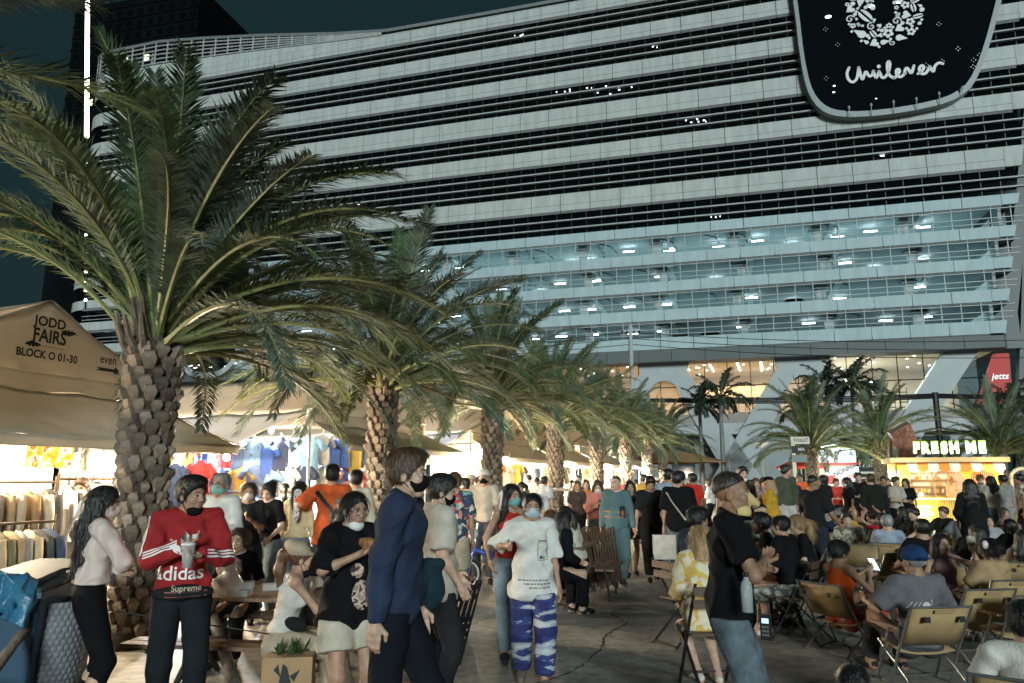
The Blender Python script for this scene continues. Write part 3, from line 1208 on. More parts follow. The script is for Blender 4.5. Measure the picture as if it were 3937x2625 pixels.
FR = []
for i, (e0, bend) in enumerate([(1.45, .35), (1.26, .7), (1.06, .95), (.90, 1.1), (.76, 1.25), (.62, 1.3), (.50, 1.3), (.38, 1.3), (.24, 1.2)]):
    for v in range(2):
        mats = [[m_leaf2, m_leaf][v] if i < 6 else [m_leaf3, m_leaf2][v], m_rach]
        FR.append((i, frond_mesh(40 + i * 3 + v, e0, bend + v * .2, 3.6 - .12 * max(0, 3 - i), 140, .42, width=.0115).mesh('frond', mats)))
FRD = [frond_mesh(90 + v, -.55 - .3 * v, .55, 2.2, 46, .42, True, .5).mesh('dry_frond', [m_dry, m_dry]) for v in range(2)]


def boot_mesh():
    """cut leaf base: wedge that widens upwards and stands off the trunk with a flat cut top."""
    mb = MB()
    w0, w1, h = .032, .066, .165
    mb.add([(-.01, -w0, -.02), (-.01, w0, -.02), (.028, w0, .01), (.028, -w0, .01),
            (-.01, -w1, h * .6), (-.01, w1, h * .6), (.062, w1 * .92, h * .62), (.062, -w1 * .92, h * .62),
            (-.01, -w1 * .75, h), (-.01, w1 * .75, h), (.052, w1 * .62, h * .93), (.052, -w1 * .62, h * .93)],
           [(3, 2, 1, 0), (0, 1, 5, 4), (1, 2, 6, 5), (2, 3, 7, 6), (3, 0, 4, 7), (4, 5, 9, 8), (5, 6, 10, 9), (6, 7, 11, 10), (7, 4, 8, 11), (8, 9, 10, 11)])
    return mb


BOOT = boot_mesh().mesh('leaf_base', m_boot)
BOOTD = boot_mesh()


def palm(x, y, h, label, seed, nf=46, scale=1.0, boots='single', r0=.20, r1=.265, dry=5, lean=0.0, emin=0, group='date palms along the market walkway', own=None, cut=0, avoid=None):
    rr = random.Random(seed)
    t = empty('date_palm', (x, y, 0), rr.uniform(0, 6), label, 'palm', group)
    t.rotation_euler = (lean, 0, 0)
    mb = MB()
    prof = [(0, r0 * 1.25), (.25, r0 * 1.02)] + [(.25 + (h - .25) * k / 6, r0 + (r1 - r0) * (k / 6) ** 1.3) for k in range(1, 7)] + [(h + .18, r1 * .75), (h + .3, r1 * .4)]
    mb.tube([(0, 0, z) for z, _ in prof], [r for _, r in prof], 14)
    mb.build('trunk', m_fibre, t, True)
    z, row = .12, 0
    joined = MB()
    while z < h - .05:
        rad = r0 + (r1 - r0) * (z / h) ** 1.3
        n = 10
        for k in range(n):
            a = 2 * PI * (k + .5 * (row % 2)) / n + rr.uniform(-.05, .05) + row * .07
            sc = rr.uniform(.74, 1.18) * rad / .225
            tilt = rr.uniform(-.10, .30)
            loc = (math.cos(a) * (rad - .012), math.sin(a) * (rad - .012), z + rr.uniform(-.015, .015))
            if boots == 'single':
                place('leaf_base', BOOT, t, loc, (0, tilt, a), (sc * rr.uniform(.8, 1.25), sc, sc))
            else:
                Tm = Matrix.Translation(loc) @ Matrix.Rotation(a, 4, 'Z') @ Matrix.Rotation(tilt, 4, 'Y') @ Matrix.Scale(sc, 4)
                joined.add([Tm @ Vector(v) for v in BOOTD.v], BOOTD.f)
        z += .118
        row += 1
    if boots != 'single':
        tag(joined.build('leaf_bases', m_boot, t), kind='stuff')
    # fibre skirt and stubs under the crown
    st = MB()
    for k in range(22):
        a = rr.uniform(0, 2 * PI)
        zz = h - .12 + rr.uniform(-.1, .25)
        c, s_ = math.cos(a), math.sin(a)
        st.tube([(c * r1 * .8, s_ * r1 * .8, zz), (c * (r1 + .10), s_ * (r1 + .10), zz + .22), (c * (r1 + .17), s_ * (r1 + .17), zz + .42)], [.05, .035, .022], 5)
    st.build('petiole_stub', m_boot, t)
    for k in range(nf):
        q = (k + .5) / nf
        cls = min(8, max(emin, int(q * (9 - cut) + rr.uniform(-.6, .6))))
        a = k * 2.39996 + rr.uniform(-.25, .25)
        wa = (a + t.rotation_euler[2]) % (2 * PI)
        if avoid and cls >= 4 and avoid[0] < wa < avoid[1]:
            if rr.random() < .5:
                continue
            cls = rr.choice((1, 2, 3))
        me = rr.choice([m for i, m in FR if i == cls])
        zz = h + .22 - .30 * q
        rad = r1 * .55 * q
        o = place('frond', me, t, (math.cos(a) * rad, math.sin(a) * rad, zz), (rr.uniform(-.18, .18), rr.uniform(-.08, .08), a), scale * rr.uniform(.82, 1.08))
    for k in range(dry):
        a = rr.uniform(0, 2 * PI)
        place('dry_frond', rr.choice(FRD), t, (math.cos(a) * r1 * 1.0, math.sin(a) * r1 * 1.0, h + .1), (rr.uniform(-.2, .2), -.75, a), rr.uniform(.5, .8))
    for a, cls, sc, rx in (own or []):
        place('frond', [m for i, m in FR if i == cls][0], t, (0, 0, h + .1), (rx, 0, a - t.rotation_euler[2]), sc)
    return t


# row on the left of the walkway
palm(-3.92, 8.0, 3.10, 'big date palm with scaly trunk beside the man in the red hoodie', 101, 104, .93, r0=.195, r1=.250, dry=0, cut=.3, avoid=(2.2, 5.25), own=[(-.75, 3, 1.0, .1), (-.25, 6, 1.05, -.1), (.05, 5, 1.0, .1), (.5, 6, 1.05, 0), (-.5, 4, 1.0, 0)])
palm(-5.55, 3.9, 3.2, 'date palm at the picture edge of which only the hanging fronds show', 102, 20, 1.0, 'joined', dry=0, emin=1, cut=3.5)
PAL = [(12.75, 3.25, 'second date palm of the row, right behind the man in navy'), (17.5, 3.35, 'third date palm of the row, behind the floral shirt and bicycle'),
       (22.25, 3.35, 'fourth date palm of the row, behind the woman in white'), (27.0, 3.4, 'fifth date palm of the row, behind the pink blouse'),
       (31.75, 3.4, 'sixth date palm of the row, behind the man in striped pyjamas'), (36.5, 3.35, 'seventh date palm of the row, second to last'),
       (41.2, 3.4, 'last date palm at the far end of the row')]
for k, (Y, h, lb) in enumerate(PAL):
    palm(-.28 + .37 * (Y - 18), Y, h, lb, 110 + k, 74 if k < 2 else 60, [.88, .84, .82, .80, .78, .78, .78][k], 'single' if k < 2 else 'joined', .185, .222, 5 if k < 3 else 2)
# far side of the square
for k, (px, Y, h, lb) in enumerate([(1856, 31, 2.9, 'date palm in front of the white coffee kiosk'), (2010, 34, 3.0, 'date palm between the black banner and the juice kiosk'), (2283, 33, 2.8, 'date palm lit from below right behind the juice kiosk'),
                                    (2420, 37, 3.2, 'date palm at the edge of the picture beyond the menu board')]):
    palm((px - 1176) / 1700 * Y, Y, h, lb, 130 + k, 56, .98, 'joined', .19, .24, 2, group='date palms around the kiosks')

# dark feather palms on the pavement behind
FRK = [frond_mesh(140 + i, e, b, 2.3, 34, .62, False, .9, .045).mesh('frond', [M('royal_leaf', (.022, .040, .030), .5, .3, 3), m_rach]) for i, (e, b) in enumerate([(1.2, .9), (.9, 1.5), (.5, 1.6), (.2, 1.5)])]


def royal(px, Y, zc, label, seed, sc=1.0):
    rr = random.Random(seed)
    t = empty('royal_palm', ((px - 1176) / 1700 * Y, Y, 0), 0, label, 'palm', 'dark palms along the pavement')
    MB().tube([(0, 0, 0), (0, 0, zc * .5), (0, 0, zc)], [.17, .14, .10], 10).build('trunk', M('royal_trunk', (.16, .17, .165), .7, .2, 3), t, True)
    for k in range(4):
        a = k * PI / 2 + .4
        MB().tube([(math.cos(a) * .9, math.sin(a) * .9, 0), (math.cos(a) * .12, math.sin(a) * .12, 2.0)], .035, 6).build('prop', M('prop_pole', (.10, .10, .10), .7, .2), t)
    for k in range(17):
        place('frond', FRK[min(3, k // 4)], t, (0, 0, zc), (rr.uniform(-.2, .2), 0, k * 2.4 + rr.uniform(-.2, .2)), sc * rr.uniform(.85, 1.1))
    return t


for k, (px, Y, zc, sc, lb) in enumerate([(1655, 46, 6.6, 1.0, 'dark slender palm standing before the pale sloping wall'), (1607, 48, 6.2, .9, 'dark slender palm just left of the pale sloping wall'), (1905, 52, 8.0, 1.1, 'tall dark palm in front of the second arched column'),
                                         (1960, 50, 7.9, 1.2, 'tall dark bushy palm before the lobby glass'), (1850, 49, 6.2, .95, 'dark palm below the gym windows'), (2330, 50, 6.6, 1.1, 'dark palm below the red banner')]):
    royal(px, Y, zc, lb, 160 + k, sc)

# ================================================================== market tents
def canvas(key, col, tr=.35):
    if key in MATS:
        return MATS[key]
    m = bpy.data.materials.new(key)
    m.use_nodes = True
    t = m.node_tree
    b = t.nodes['Principled BSDF']
    b.inputs['Roughness'].default_value = .85
    tc = t.nodes.new('ShaderNodeTexCoord')
    n = t.nodes.new('ShaderNodeTexNoise')
    n.inputs['Scale'].default_value = 1.3
    n.inputs['Detail'].default_value = 5
    t.links.new(tc.outputs['Object'], n.inputs[0])
    r = t.nodes.new('ShaderNodeValToRGB')
    r.color_ramp.elements[0].position = .3
    r.color_ramp.elements[1].position = .7
    r.color_ramp.elements[0].color = tuple(c * .86 for c in col) + (1,)
    r.color_ramp.elements[1].color = tuple(c * 1.06 for c in col) + (1,)
    t.links.new(n.outputs[0], r.inputs[0])
    t.links.new(r.outputs[0], b.inputs['Base Color'])
    w = t.nodes.new('ShaderNodeTexNoise')
    w.inputs['Scale'].default_value = 5
    mp = t.nodes.new('ShaderNodeMapping')
    mp.inputs['Scale'].default_value = (1, 1, .25)
    t.links.new(tc.outputs['Object'], mp.inputs[0])
    t.links.new(mp.outputs[0], w.inputs[0])
    bp = t.nodes.new('ShaderNodeBump')
    bp.inputs['Strength'].default_value = .55
    bp.inputs['Distance'].default_value = .03
    t.links.new(w.outputs[0], bp.inputs['Height'])
    t.links.new(bp.outputs[0], b.inputs['Normal'])
    tl = t.nodes.new('ShaderNodeBsdfTranslucent')
    t.links.new(r.outputs[0], tl.inputs[0])
    mx = t.nodes.new('ShaderNodeMixShader')
    mx.inputs[0].default_value = tr
    t.links.new(b.outputs[0], mx.inputs[1])
    t.links.new(tl.outputs[0], mx.inputs[2])
    t.links.new(mx.outputs[0], t.nodes['Material Output'].inputs[0])
    MATS[key] = m
    return m


m_canv = canvas('tent_canvas', (.60, .54, .45), .22)
m_canv2 = canvas('tent_canvas_roof', (.62, .53, .41), .30)
m_tarp = canvas('grey_tarp', (.42, .43, .45), .25)
m_pole = M('tent_pole', (.45, .46, .46), .35, .1, 5, metal=.7)
m_ink = M('print_dark', (.012, .02, .022), .7, 0)
m_bulb = M('bulb_glow', (1.0, .86, .62), .4, 0, emit=60)
m_bulbc = M('bulb_glow_cool', (.85, .95, 1.0), .4, 0, emit=60)
TX, TY = .375, .927
TA = math.atan2(TY, TX)


def Q(u, v=0.0):
    """a point u metres along the tent front, v metres behind it."""
    return (-5.5 + TX * u - TY * v, 11.3 + TY * u + TX * v)


def cloth(name, A, B, C, D, m, parent, nx=14, ny=8, sag=.05, seed=0, wav=.0, wr_=.010):
    """a stretched sheet between four corners (A-B top edge, D-C lower edge) with a little sag."""
    A, B, C, D = map(Vector, (A, B, C, D))
    nx, ny = nx * 2, max(4, int(ny * 1.6))
    rr = random.Random(seed)
    ph = rr.uniform(0, 6)
    rows = []
    n = (B - A).cross(D - A).normalized()
    for j in range(ny + 1):
        v = j / ny
        row = []
        for i in range(nx + 1):
            u = i / nx
            p = A.lerp(B, u).lerp(D.lerp(C, u), v)
            p.z -= sag * 4 * v * (1 - v) * (.6 + .4 * math.sin(u * 9 + ph)) + sag * .4 * abs(math.sin(u * PI * 3))
            p += n * (wav * v * math.sin(u * 22 + ph) + wr_ * math.sin(u * 17 + v * 6 + ph) * math.sin(v * 8 + u * 5 + 2 * ph) + wr_ * .6 * math.sin(u * 41 - v * 13 + ph))
            row.append(p)
        rows.append(row)
    o = MB().sheet(rows).build(name, m, parent, True)
    thick(o, .006)
    return o


BULB = MB().ball((0, 0, 0), .055, 10, 8).mesh('bulb', m_bulb)


def bulb(x, y, z, parent, e=45, col=(1, .84, .6), mat=None, drop=.25):
    o = place('bulb', BULB, parent, (x, y, z))
    if mat:
        omat(o, mat)
    c = MB().tube([(0, 0, .05), (0, 0, drop)], .008, 5).build('flex', m_black, o)
    lamp('bulb_light', (0, 0, -.14), e, col, .09, o)
    return o


def tent(u0, w, depth, name_label, ze=3.1, za=4.05, awn=(1.2, 2.15, -.8, .8), flap=True, lit=(60, 60, 60), front=True):
    x0, y0 = Q(u0)
    t = empty('market_tent', (x0, y0, 0), TA, name_label, 'tent', 'cream market tents')
    h = w / 2
    cloth('roof_panel', (h, -.05, za), (h, depth, za), (-.15, depth, ze - .03), (-.15, -.05, ze - .03), m_canv2, t, 18, 8, .05, 1)
    cloth('roof_panel', (h, depth, za), (h, -.05, za), (w + .15, -.05, ze - .03), (w + .15, depth, ze - .03), m_canv2, t, 18, 8, .05, 2)
    g = MB()
    P = []
    for i in range(13):
        a = i / 12
        x = w * a
        zt = ze + (za - ze) * (1 - abs(2 * a - 1))
        P.append([(x, 0.0 + .02 * math.sin(i * 2.1 + k), ze - .06 + (zt - ze + .06) * k / 4) for k in range(5)])
    g.sheet(P)
    thick(g.build('gable', m_canv, t, True), .006)
    cloth('valance', (-.05, -.03, ze - .05), (w + .05, -.03, ze - .05), (w + .05, -.04, ze - .36), (-.05, -.04, ze - .36), m_canv, t, 24, 4, .01, 3, .02)
    cloth('side_valance', (-.14, depth, ze - .02), (-.14, 0, ze - .02), (-.16, 0, ze - .34), (-.16, depth, ze - .34), m_canv, t, 20, 3, .02, 4, .02)
    ao, az, al, ar = awn
    if front:
        cloth('awning', (0, -.05, ze - .28), (w, -.05, ze - .28), (w + ar, -ao, az), (al, -ao, az), m_canv, t, 20, 8, .06, 5)
        cloth('awning_edge', (al, -ao, az), (w + ar, -ao, az), (w + ar, -ao + .02, az - .13), (al, -ao + .02, az - .13), m_canv, t, 20, 3, .005, 6, .01)
        cloth('awning_hip', (w, -.05, ze - .28), (w, .5, ze - .28), (w + ar, .7, az), (w + ar, -ao, az), m_canv, t, 6, 6, .03, 7)
        MB().tube([(al, -ao + .03, az - .02), (w + ar + .15, -ao + .03, az - .02)], .018, 6).build('awning_bar', m_pole, t)
    if flap:
        cloth('side_flap', (-.16, depth * .8, ze - .06), (-.16, .05, ze - .06), (-1.25, 1.15, 2.2), (-1.25, depth * .8, 2.25), m_tarp, t, 16, 8, .10, 8)
        MB().tube([(-1.25, 1.0, 2.2), (-1.25, depth * .8, 2.24)], .02, 6).build('flap_bar', m_pole, t)
    for px in (.06, w - .06):
        for py in (.06, depth * .5, depth - .1):
            MB().tube([(px, py, 0), (px, py, ze - .02)], .028, 8).build('pole', m_pole, t, True)
    MB().tube([(h, 0, za - .03), (h, depth, za - .03)], .03, 6).build('ridge_pole', m_pole, t)
    MB().tube([(0, .04, ze - .05), (w, .04, ze - .05)], .02, 6).build('cross_bar', m_pole, t)
    return t


T1 = tent(-3.55, 3.5, 7.0, 'cream gabled tent with printed block letters and arrow at the left', za=4.02, awn=(1.35, 2.17, -1.0, .5), flap=False)
T2 = tent(3.9, 4.6, 8.0, 'cream tent with orange lit roof and grey flap behind the second palm', ze=3.08, za=4.05, awn=(1.0, 2.35, -.1, .5))
T3 = tent(11.5, 4.6, 8.0, 'cream tent with a bright white opening between second and third palm', awn=(1.3, 2.3, -.6, .6))
T4 = tent(16.9, 4.6, 8.0, 'cream tent with tan roof behind the fourth palm', awn=(1.3, 2.3, -.6, .6))
T5 = tent(22.3, 4.6, 8.0, 'small distant cream tent behind the fifth palm', awn=(1.3, 2.3, -.6, .6))
T6 = tent(27.9, 4.6, 8.0, 'farthest cream tent at the end of the row', awn=(1.3, 2.3, -.6, .6))
x, y = 9.2, 52
for k, (px, Y, col, lb) in enumerate([(1530, 47, (.55, .38, .2), 'far tan canopy behind the last palm of the row'), (1470, 50, (.5, .36, .2), 'far orange canopy seen between palm trunks')]):
    X = (px - 1176) / 1700 * Y
    e = empty('far_canopy', (X, Y, 0), R(12), lb, 'tent')
    for sgn in (0, 1):
        cloth('roof_panel', (0, 0, 3.6), (0, 0.1, 3.6), (3 if sgn else -3, 2.5, 2.7), (3 if sgn else -3, -2.5, 2.7), canvas('tan_canvas', (.6, .4, .2), .4), e, 8, 6, .05, k)
    for sgn in (-1, 1):
        cloth('roof_panel', (-.05, 0, 3.6), (.05, 0, 3.6), (3, 2.5 * sgn, 2.7), (-3, 2.5 * sgn, 2.7), canvas('tan_canvas', (.6, .4, .2), .4), e, 8, 6, .05, k)
    for a in (-2.9, 2.9):
        for b in (-2.4, 2.4):
            MB().tube([(a, b, 0), (a, b, 2.7)], .03, 6).build('pole', m_pole, e)

# prints on the first gable
tl = (0, -.03, 0)


def gtext(s, x, z, size, t=T1, bold=.03, sx=.75, up=(0, 0, 1), run=(1, 0, 0)):
    return lettering('lettering', s, m_ink, (x, -.035, z), run, up, size, t, bold, 0, sx)


gtext('JODD', 1.77, 3.72, .18, sx=.95)
gtext('FAIRS', 1.78, 3.53, .24, sx=.8)
gtext('BLOCK O 01-30', 1.78, 3.28, .145, sx=.85)
gtext('even', 2.69, 3.36, .18, bold=.015, sx=.8)
ar = MB()
ar.prism([(2.5, 3.24), (2.56, 3.22), (2.5, 3.19), (2.8, 3.195), (2.8, 3.165), (2.95, 3.21), (2.8, 3.265), (2.8, 3.235)], (0, -.035, 0), (1, 0, 0), (0, 0, 1), .003)
ar.build('arrow_print', m_ink, T1)
ar = MB()
for (cx_, cz_, s_) in ((1.5, 3.41, 1), (2.1, 3.63, -1)):
    for k in range(5):
        a = .5 + k * .6
        ar.prism([(cx_ + s_ * .03 * k + .05 * math.cos(a) * math.cos(b) - .02 * math.sin(a) * math.sin(b), cz_ + .05 * math.sin(a) * math.cos(b) + .02 * math.cos(a) * math.sin(b)) for b in [2 * PI * j / 8 for j in range(8)]], (0, -.035, 0), (1, 0, 0), (0, 0, 1), .003)
ar.bb((1.62, -.038, 3.395), (1.98, -.036, 3.402))
ar.bb((1.95, -.038, 3.62), (2.18, -.036, 3.627))
ar.build('leaf_print', m_ink, T1)
gtext('odd', 1.25, 3.42, .22, T2, sx=.62)
ar = MB()
ar.prism([(1.55, 3.27), (1.47, 3.24), (1.55, 3.21), (1.05, 3.21), (1.05, 3.16), (.86, 3.24), (1.05, 3.32), (1.05, 3.27)], (0, -.035, 0), (1, 0, 0), (0, 0, 1), .003)
ar.build('arrow_print', m_ink, T2)
for T in (T3, T4):
    gtext('odd', 1.35, 3.42, .22, T, sx=.62)
    ar = MB()
    ar.prism([(1.55, 3.27), (1.47, 3.24), (1.55, 3.21), (1.05, 3.21), (1.05, 3.16), (.86, 3.24), (1.05, 3.32), (1.05, 3.27)], (0, -.035, 0), (1, 0, 0), (0, 0, 1), .003)
    ar.build('arrow_print', m_ink, T)
for (xx, yy, s_) in ((-.18, .45, 1), (-.18, 3.2, 1)):
    lettering('lettering', '22', m_ink, (xx, yy, 2.9), (0, -1, 0), (0, 0, 1), .16, T2, .03, 0, .9)

# bulbs hung in the tents (lit)
for (T, L) in ((T1, [(3.95, -1.15, 2.00, 34, 0), (-2.2, 1.2, 2.6, 60, 0), (.3, .9, 2.6, 75, 0), (2.2, 1.3, 2.6, 75, 0), (1.5, 4.2, 2.6, 60, 1)]),
               (T2, [(.5, 1.4, 2.7, 80, 1), (.4, 3.6, 2.7, 80, 1), (2.3, .8, 2.65, 70, 1), (4.0, .5, 2.55, 60, 0), (2.2, 5.5, 2.7, 60, 1)]),
               (T3, [(.5, .9, 2.55, 110, 0), (2.4, .8, 2.6, 110, 0), (3.9, .7, 2.5, 90, 0), (1.5, 4.0, 2.7, 120, 0)]),
               (T4, [(.6, .5, 2.6, 110, 0), (2.6, .6, 2.6, 120, 0), (2.0, 3.6, 2.7, 110, 0)]),
               (T5, [(.8, .4, 2.6, 120, 0), (3.4, .5, 2.6, 120, 1), (2.0, 3.0, 2.7, 110, 1)]),
               (T6, [(.8, .2, 2.6, 120, 1), (3.4, .3, 2.6, 120, 0)])):
    for (bx, by, bz, be, cool) in L:
        bulb(bx, by, bz, T, be * 14.0, (.86, .94, 1) if cool else (1, .80, .54), m_bulbc if cool else None)

for T, L in ((T2, [(4.9, -1.15, 2.2)]), (T3, [(-.7, -1.5, 2.15), (5.1, -1.5, 2.15)]), (T4, [(5.1, -1.5, 2.15)]), (T5, [(5.1, -1.5, 2.15)]), (T6, [(-.6, -1.5, 2.15), (4.9, -1.5, 2.15)])):
    for (bx, by, bz) in L:
        bulb(bx, by, bz, T, 300, (1, .84, .56))

# ------------------------------------------------------------------ stall fittings and clothes
m_wood = M('rack_wood', (.10, .065, .04), .7, .3, 8, .3, 40)
m_metalbar = M('rack_bar', (.10, .10, .105), .4, .2, 8, metal=.6)
m_cream = (.62, .55, .42)


def garment_mesh(seed, long=True, half=.22, length=.78, cap=True):
    rr = random.Random(seed)
    mb = MB()
    prof = [(0.0, .05, .02), (-.03, .10, .03), (-.07, half * .78, .038), (-.13, half * .95, .05), (-.35, half * .93, .06), (-.6 * length / .78, half * .98, .07), (-length, half * 1.08, .08)]
    n = 16
    ph = rr.uniform(0, 6)
    rows = []
    for z, a, b in prof:
        row = []
        for j in range(n + 1):
            t = 2 * PI * j / n
            f = 1 + (.16 * math.sin(5 * t + ph) + .10 * math.sin(9 * t - ph)) * min(1, -z * 1.6)
            row.append((a * math.cos(t) * f, b * math.sin(t) * (1 + .5 * (f - 1) * 3), z + rr.uniform(-.006, .006)))
        rows.append(row)
    mb.sheet(rows)
    for sg in (-1, 1):
        if long:
            P = [(sg * half * .80, 0, -.09), (sg * half * 1.02, .01, -.25), (sg * (half + .03), .015, -.42), (sg * (half + .02), .02, -.60)]
            mb.tube(P, [.062, .058, .05, .042], 8)
        else:
            P = [(sg * half * .78, 0, -.085), (sg * (half + .06), .0, -.17), (sg * (half + .13), .0, -.27)]
            mb.tube(P, [.065, .07, .075], 8)
    mb.tube([(0, 0, -.02), (0, 0, .06), (.015, 0, .085), (.03, 0, .075)], .005, 5, True, 1)
    return mb


m_hook = M('hanger', (.55, .53, .5), .4, .1, 5)
GM = {'long': [garment_mesh(s).mesh('garment', [M('cloth_plain', (.5, .5, .5)), m_hook], True) for s in (1, 2, 3)],
      'coat': [garment_mesh(s, True, .23, 1.0).mesh('garment', [MATS['cloth_plain'], m_hook], True) for s in (4, 5)],
      'tee': [garment_mesh(s, False, .24, .68).mesh('garment', [MATS['cloth_plain'], m_hook], True) for s in (6, 7, 8)]}
CL = {}


def cloth_mat(col):
    k = 'cloth_%02d_%02d_%02d' % tuple(int(c * 99) for c in col)
    return M(k, col, .88, .16, 7, .25, 30)


COLN = {'beige': (.50, .40, .27), 'cream': (.68, .62, .50), 'white': (.80, .79, .76), 'tan': (.36, .26, .15), 'navy': (.03, .045, .09), 'black': (.018, .018, .02), 'red': (.55, .03, .03), 'blue': (.05, .12, .38),
        'sky blue': (.25, .45, .65), 'grey': (.22, .22, .23), 'olive': (.14, .14, .08), 'orange': (.62, .20, .05), 'pink': (.62, .30, .32), 'green': (.10, .26, .15), 'charcoal': (.05, .052, .055), 'yellow': (.65, .45, .08), 'teal': (.06, .22, .26), 'denim': (.10, .16, .26)}
rgm = random.Random(77)


HUNG = []


def hang(T, x, y, z, rz, kind, colour, where, noun=None):
    o = place('hanging_' + (noun or {'long': 'jacket', 'coat': 'coat', 'tee': 'shirt'}[kind]), rgm.choice(GM[kind]))
    o.matrix_world = T.matrix_basis @ Matrix.Translation((x, y, z)) @ Matrix.Rotation(rz, 4, 'Z') @ Matrix.Rotation(rgm.uniform(-.03, .03), 4, 'Y') @ Matrix.Scale(rgm.uniform(.94, 1.06), 4)
    omat(o, cloth_mat(COLN[colour]))
    nn = noun or {'long': 'jacket', 'coat': 'coat', 'tee': 'shirt'}[kind]
    HUNG.append(o)
    return tag(o, colour + ' ' + nn + ' hanging ' + where, 'clothing', nn + 's hanging ' + where)


def rack(T, a, b, z, label, wood=True):
    """clothes rail: two uprights on feet, one bar."""
    r = empty('clothes_rack', T.matrix_basis @ Vector((a[0], a[1], 0)), T.rotation_euler[2], label, 'clothes rack')
    dx, dy = b[0] - a[0], b[1] - a[1]
    L = math.hypot(dx, dy)
    ux_, uy_ = dx / L, dy / L
    mm = m_wood if wood else m_metalbar
    MB().tube([(0, 0, z), (dx, dy, z)], .017, 8).build('bar', mm, r)
    for k in (0, 1):
        px, py = dx * k, dy * k
        MB().tube([(px, py, .05), (px, py, z + .08)], .018, 8).build('upright', mm, r)
        MB().tube([(px - uy_ * .28, py + ux_ * .28, .03), (px + uy_ * .28, py - ux_ * .28, .03)], .02, 6).build('foot', mm, r)
    return r


def row_of(T, a, b, z, n, kinds, cols, where, perp=True, jitter=.012):
    dx, dy = b[0] - a[0], b[1] - a[1]
    ang = math.atan2(dy, dx)
    for i in range(n):
        k = (i + .5) / n
        hang(T, a[0] + dx * k + rgm.uniform(-jitter, jitter), a[1] + dy * k, z - .085, ang + (PI / 2 if perp else 0) + rgm.uniform(-.15, .15), rgm.choice(kinds), cols[i % len(cols)] if perp is not None else cols[i], where)


# first tent: low rack of jackets at the front, taller racks behind
rack(T1, (.1, -.75), (1.62, -.75), 1.18, 'low dark wooden rail of jackets at the front of the first tent')
row_of(T1, (.15, -.75), (1.58, -.75), 1.18, 12, ['long'], ['tan', 'grey', 'beige', 'charcoal', 'navy', 'beige', 'olive'], 'on the low front rail of the first tent')
rack(T1, (.2, .1), (2.2, .1), 1.64, 'tall dark wooden rail of beige shirts behind the low rail')
row_of(T1, (.25, .1), (2.15, .1), 1.64, 13, ['long', 'coat'], ['beige', 'cream', 'tan', 'cream', 'charcoal', 'beige', 'white', 'grey'], 'on the tall rail behind the jackets')
rack(T1, (2.38, .3), (3.3, .3), 1.68, 'tall rail of white blouses next to the big palm trunk')
row_of(T1, (2.42, .3), (3.26, .3), 1.68, 7, ['coat', 'long'], ['white', 'cream', 'white', 'beige', 'white'], 'on the white rail by the palm trunk')
row_of(T1, (3.6, .8), (3.9, 2.0), 2.2, 5, ['coat'], ['white', 'cream', 'beige', 'grey', 'tan'], 'in a column just right of the palm trunk')


def hung_cloth(name, T, x, y, z, w, h, m, label, rz=0):
    rows = []
    for j in range(9):
        v = j / 8
        rows.append([(w * (i / 14 - .5), .02 * math.sin(i * 1.3) * v + .015 * math.sin(i * 2.7), -h * v + .01 * math.sin(i * 1.1)) for i in range(15)])
    o = MB().sheet(rows).build(name, m, None, True)
    thick(o, .006)
    o.matrix_world = T.matrix_basis @ Matrix.Translation((x, y, z)) @ Matrix.Rotation(rz, 4, 'Z')
    return tag(o, label, 'cloth')


hung_cloth('printed_shawl', T1, 2.55, .75, 2.36, .70, .52, pattern('shawl_orange', 'patches', [(0, (.75, .30, .03)), (.42, (.85, .48, .05)), (.5, (.75, .68, .6)), (.58, (.55, .10, .03)), (.64, (.85, .5, .06))], 7), 'orange printed shawl hanging under the first tent awning')
hung_cloth('printed_scarf', T1, 3.22, .8, 2.36, .34, .56, pattern('scarf_grey', 'patches', [(0, (.6, .6, .55)), (.47, (.75, .73, .68)), (.56, (.25, .25, .22)), (.62, (.66, .65, .6))], 6), 'grey patterned scarf hanging next to the orange shawl')

# back walls of the stalls, pale boards that catch the light
m_board = M('stall_board', (.74, .72, .68), .8, .06, 2)
for T, L in ((T1, [((-1.0, 3.0), (4.3, 3.0))]), (T2, [((1.7, .9), (1.7, 7.4)), ((1.7, 3.2), (4.5, 3.2))]), (T3, [((.9, 1.8), (4.5, 1.8))]), (T4, [((.3, 1.8), (4.5, 1.8))]), (T5, [((.3, 1.6), (4.5, 1.6))]), (T6, [((.3, 1.2), (4.5, 1.2))])):
    for a, b in L:
        mb = MB()
        n = int(math.hypot(b[0] - a[0], b[1] - a[1]) / 1.2)
        for k in range(n):
            p0 = [a[i] + (b[i] - a[i]) * k / n for i in range(2)]
            p1 = [a[i] + (b[i] - a[i]) * (k + .985) / n for i in range(2)]
            MB().beam((p0[0], p0[1], 1.35), (p1[0], p1[1], 1.35), .03, 2.5, 0).build('stall_board', m_board, T)

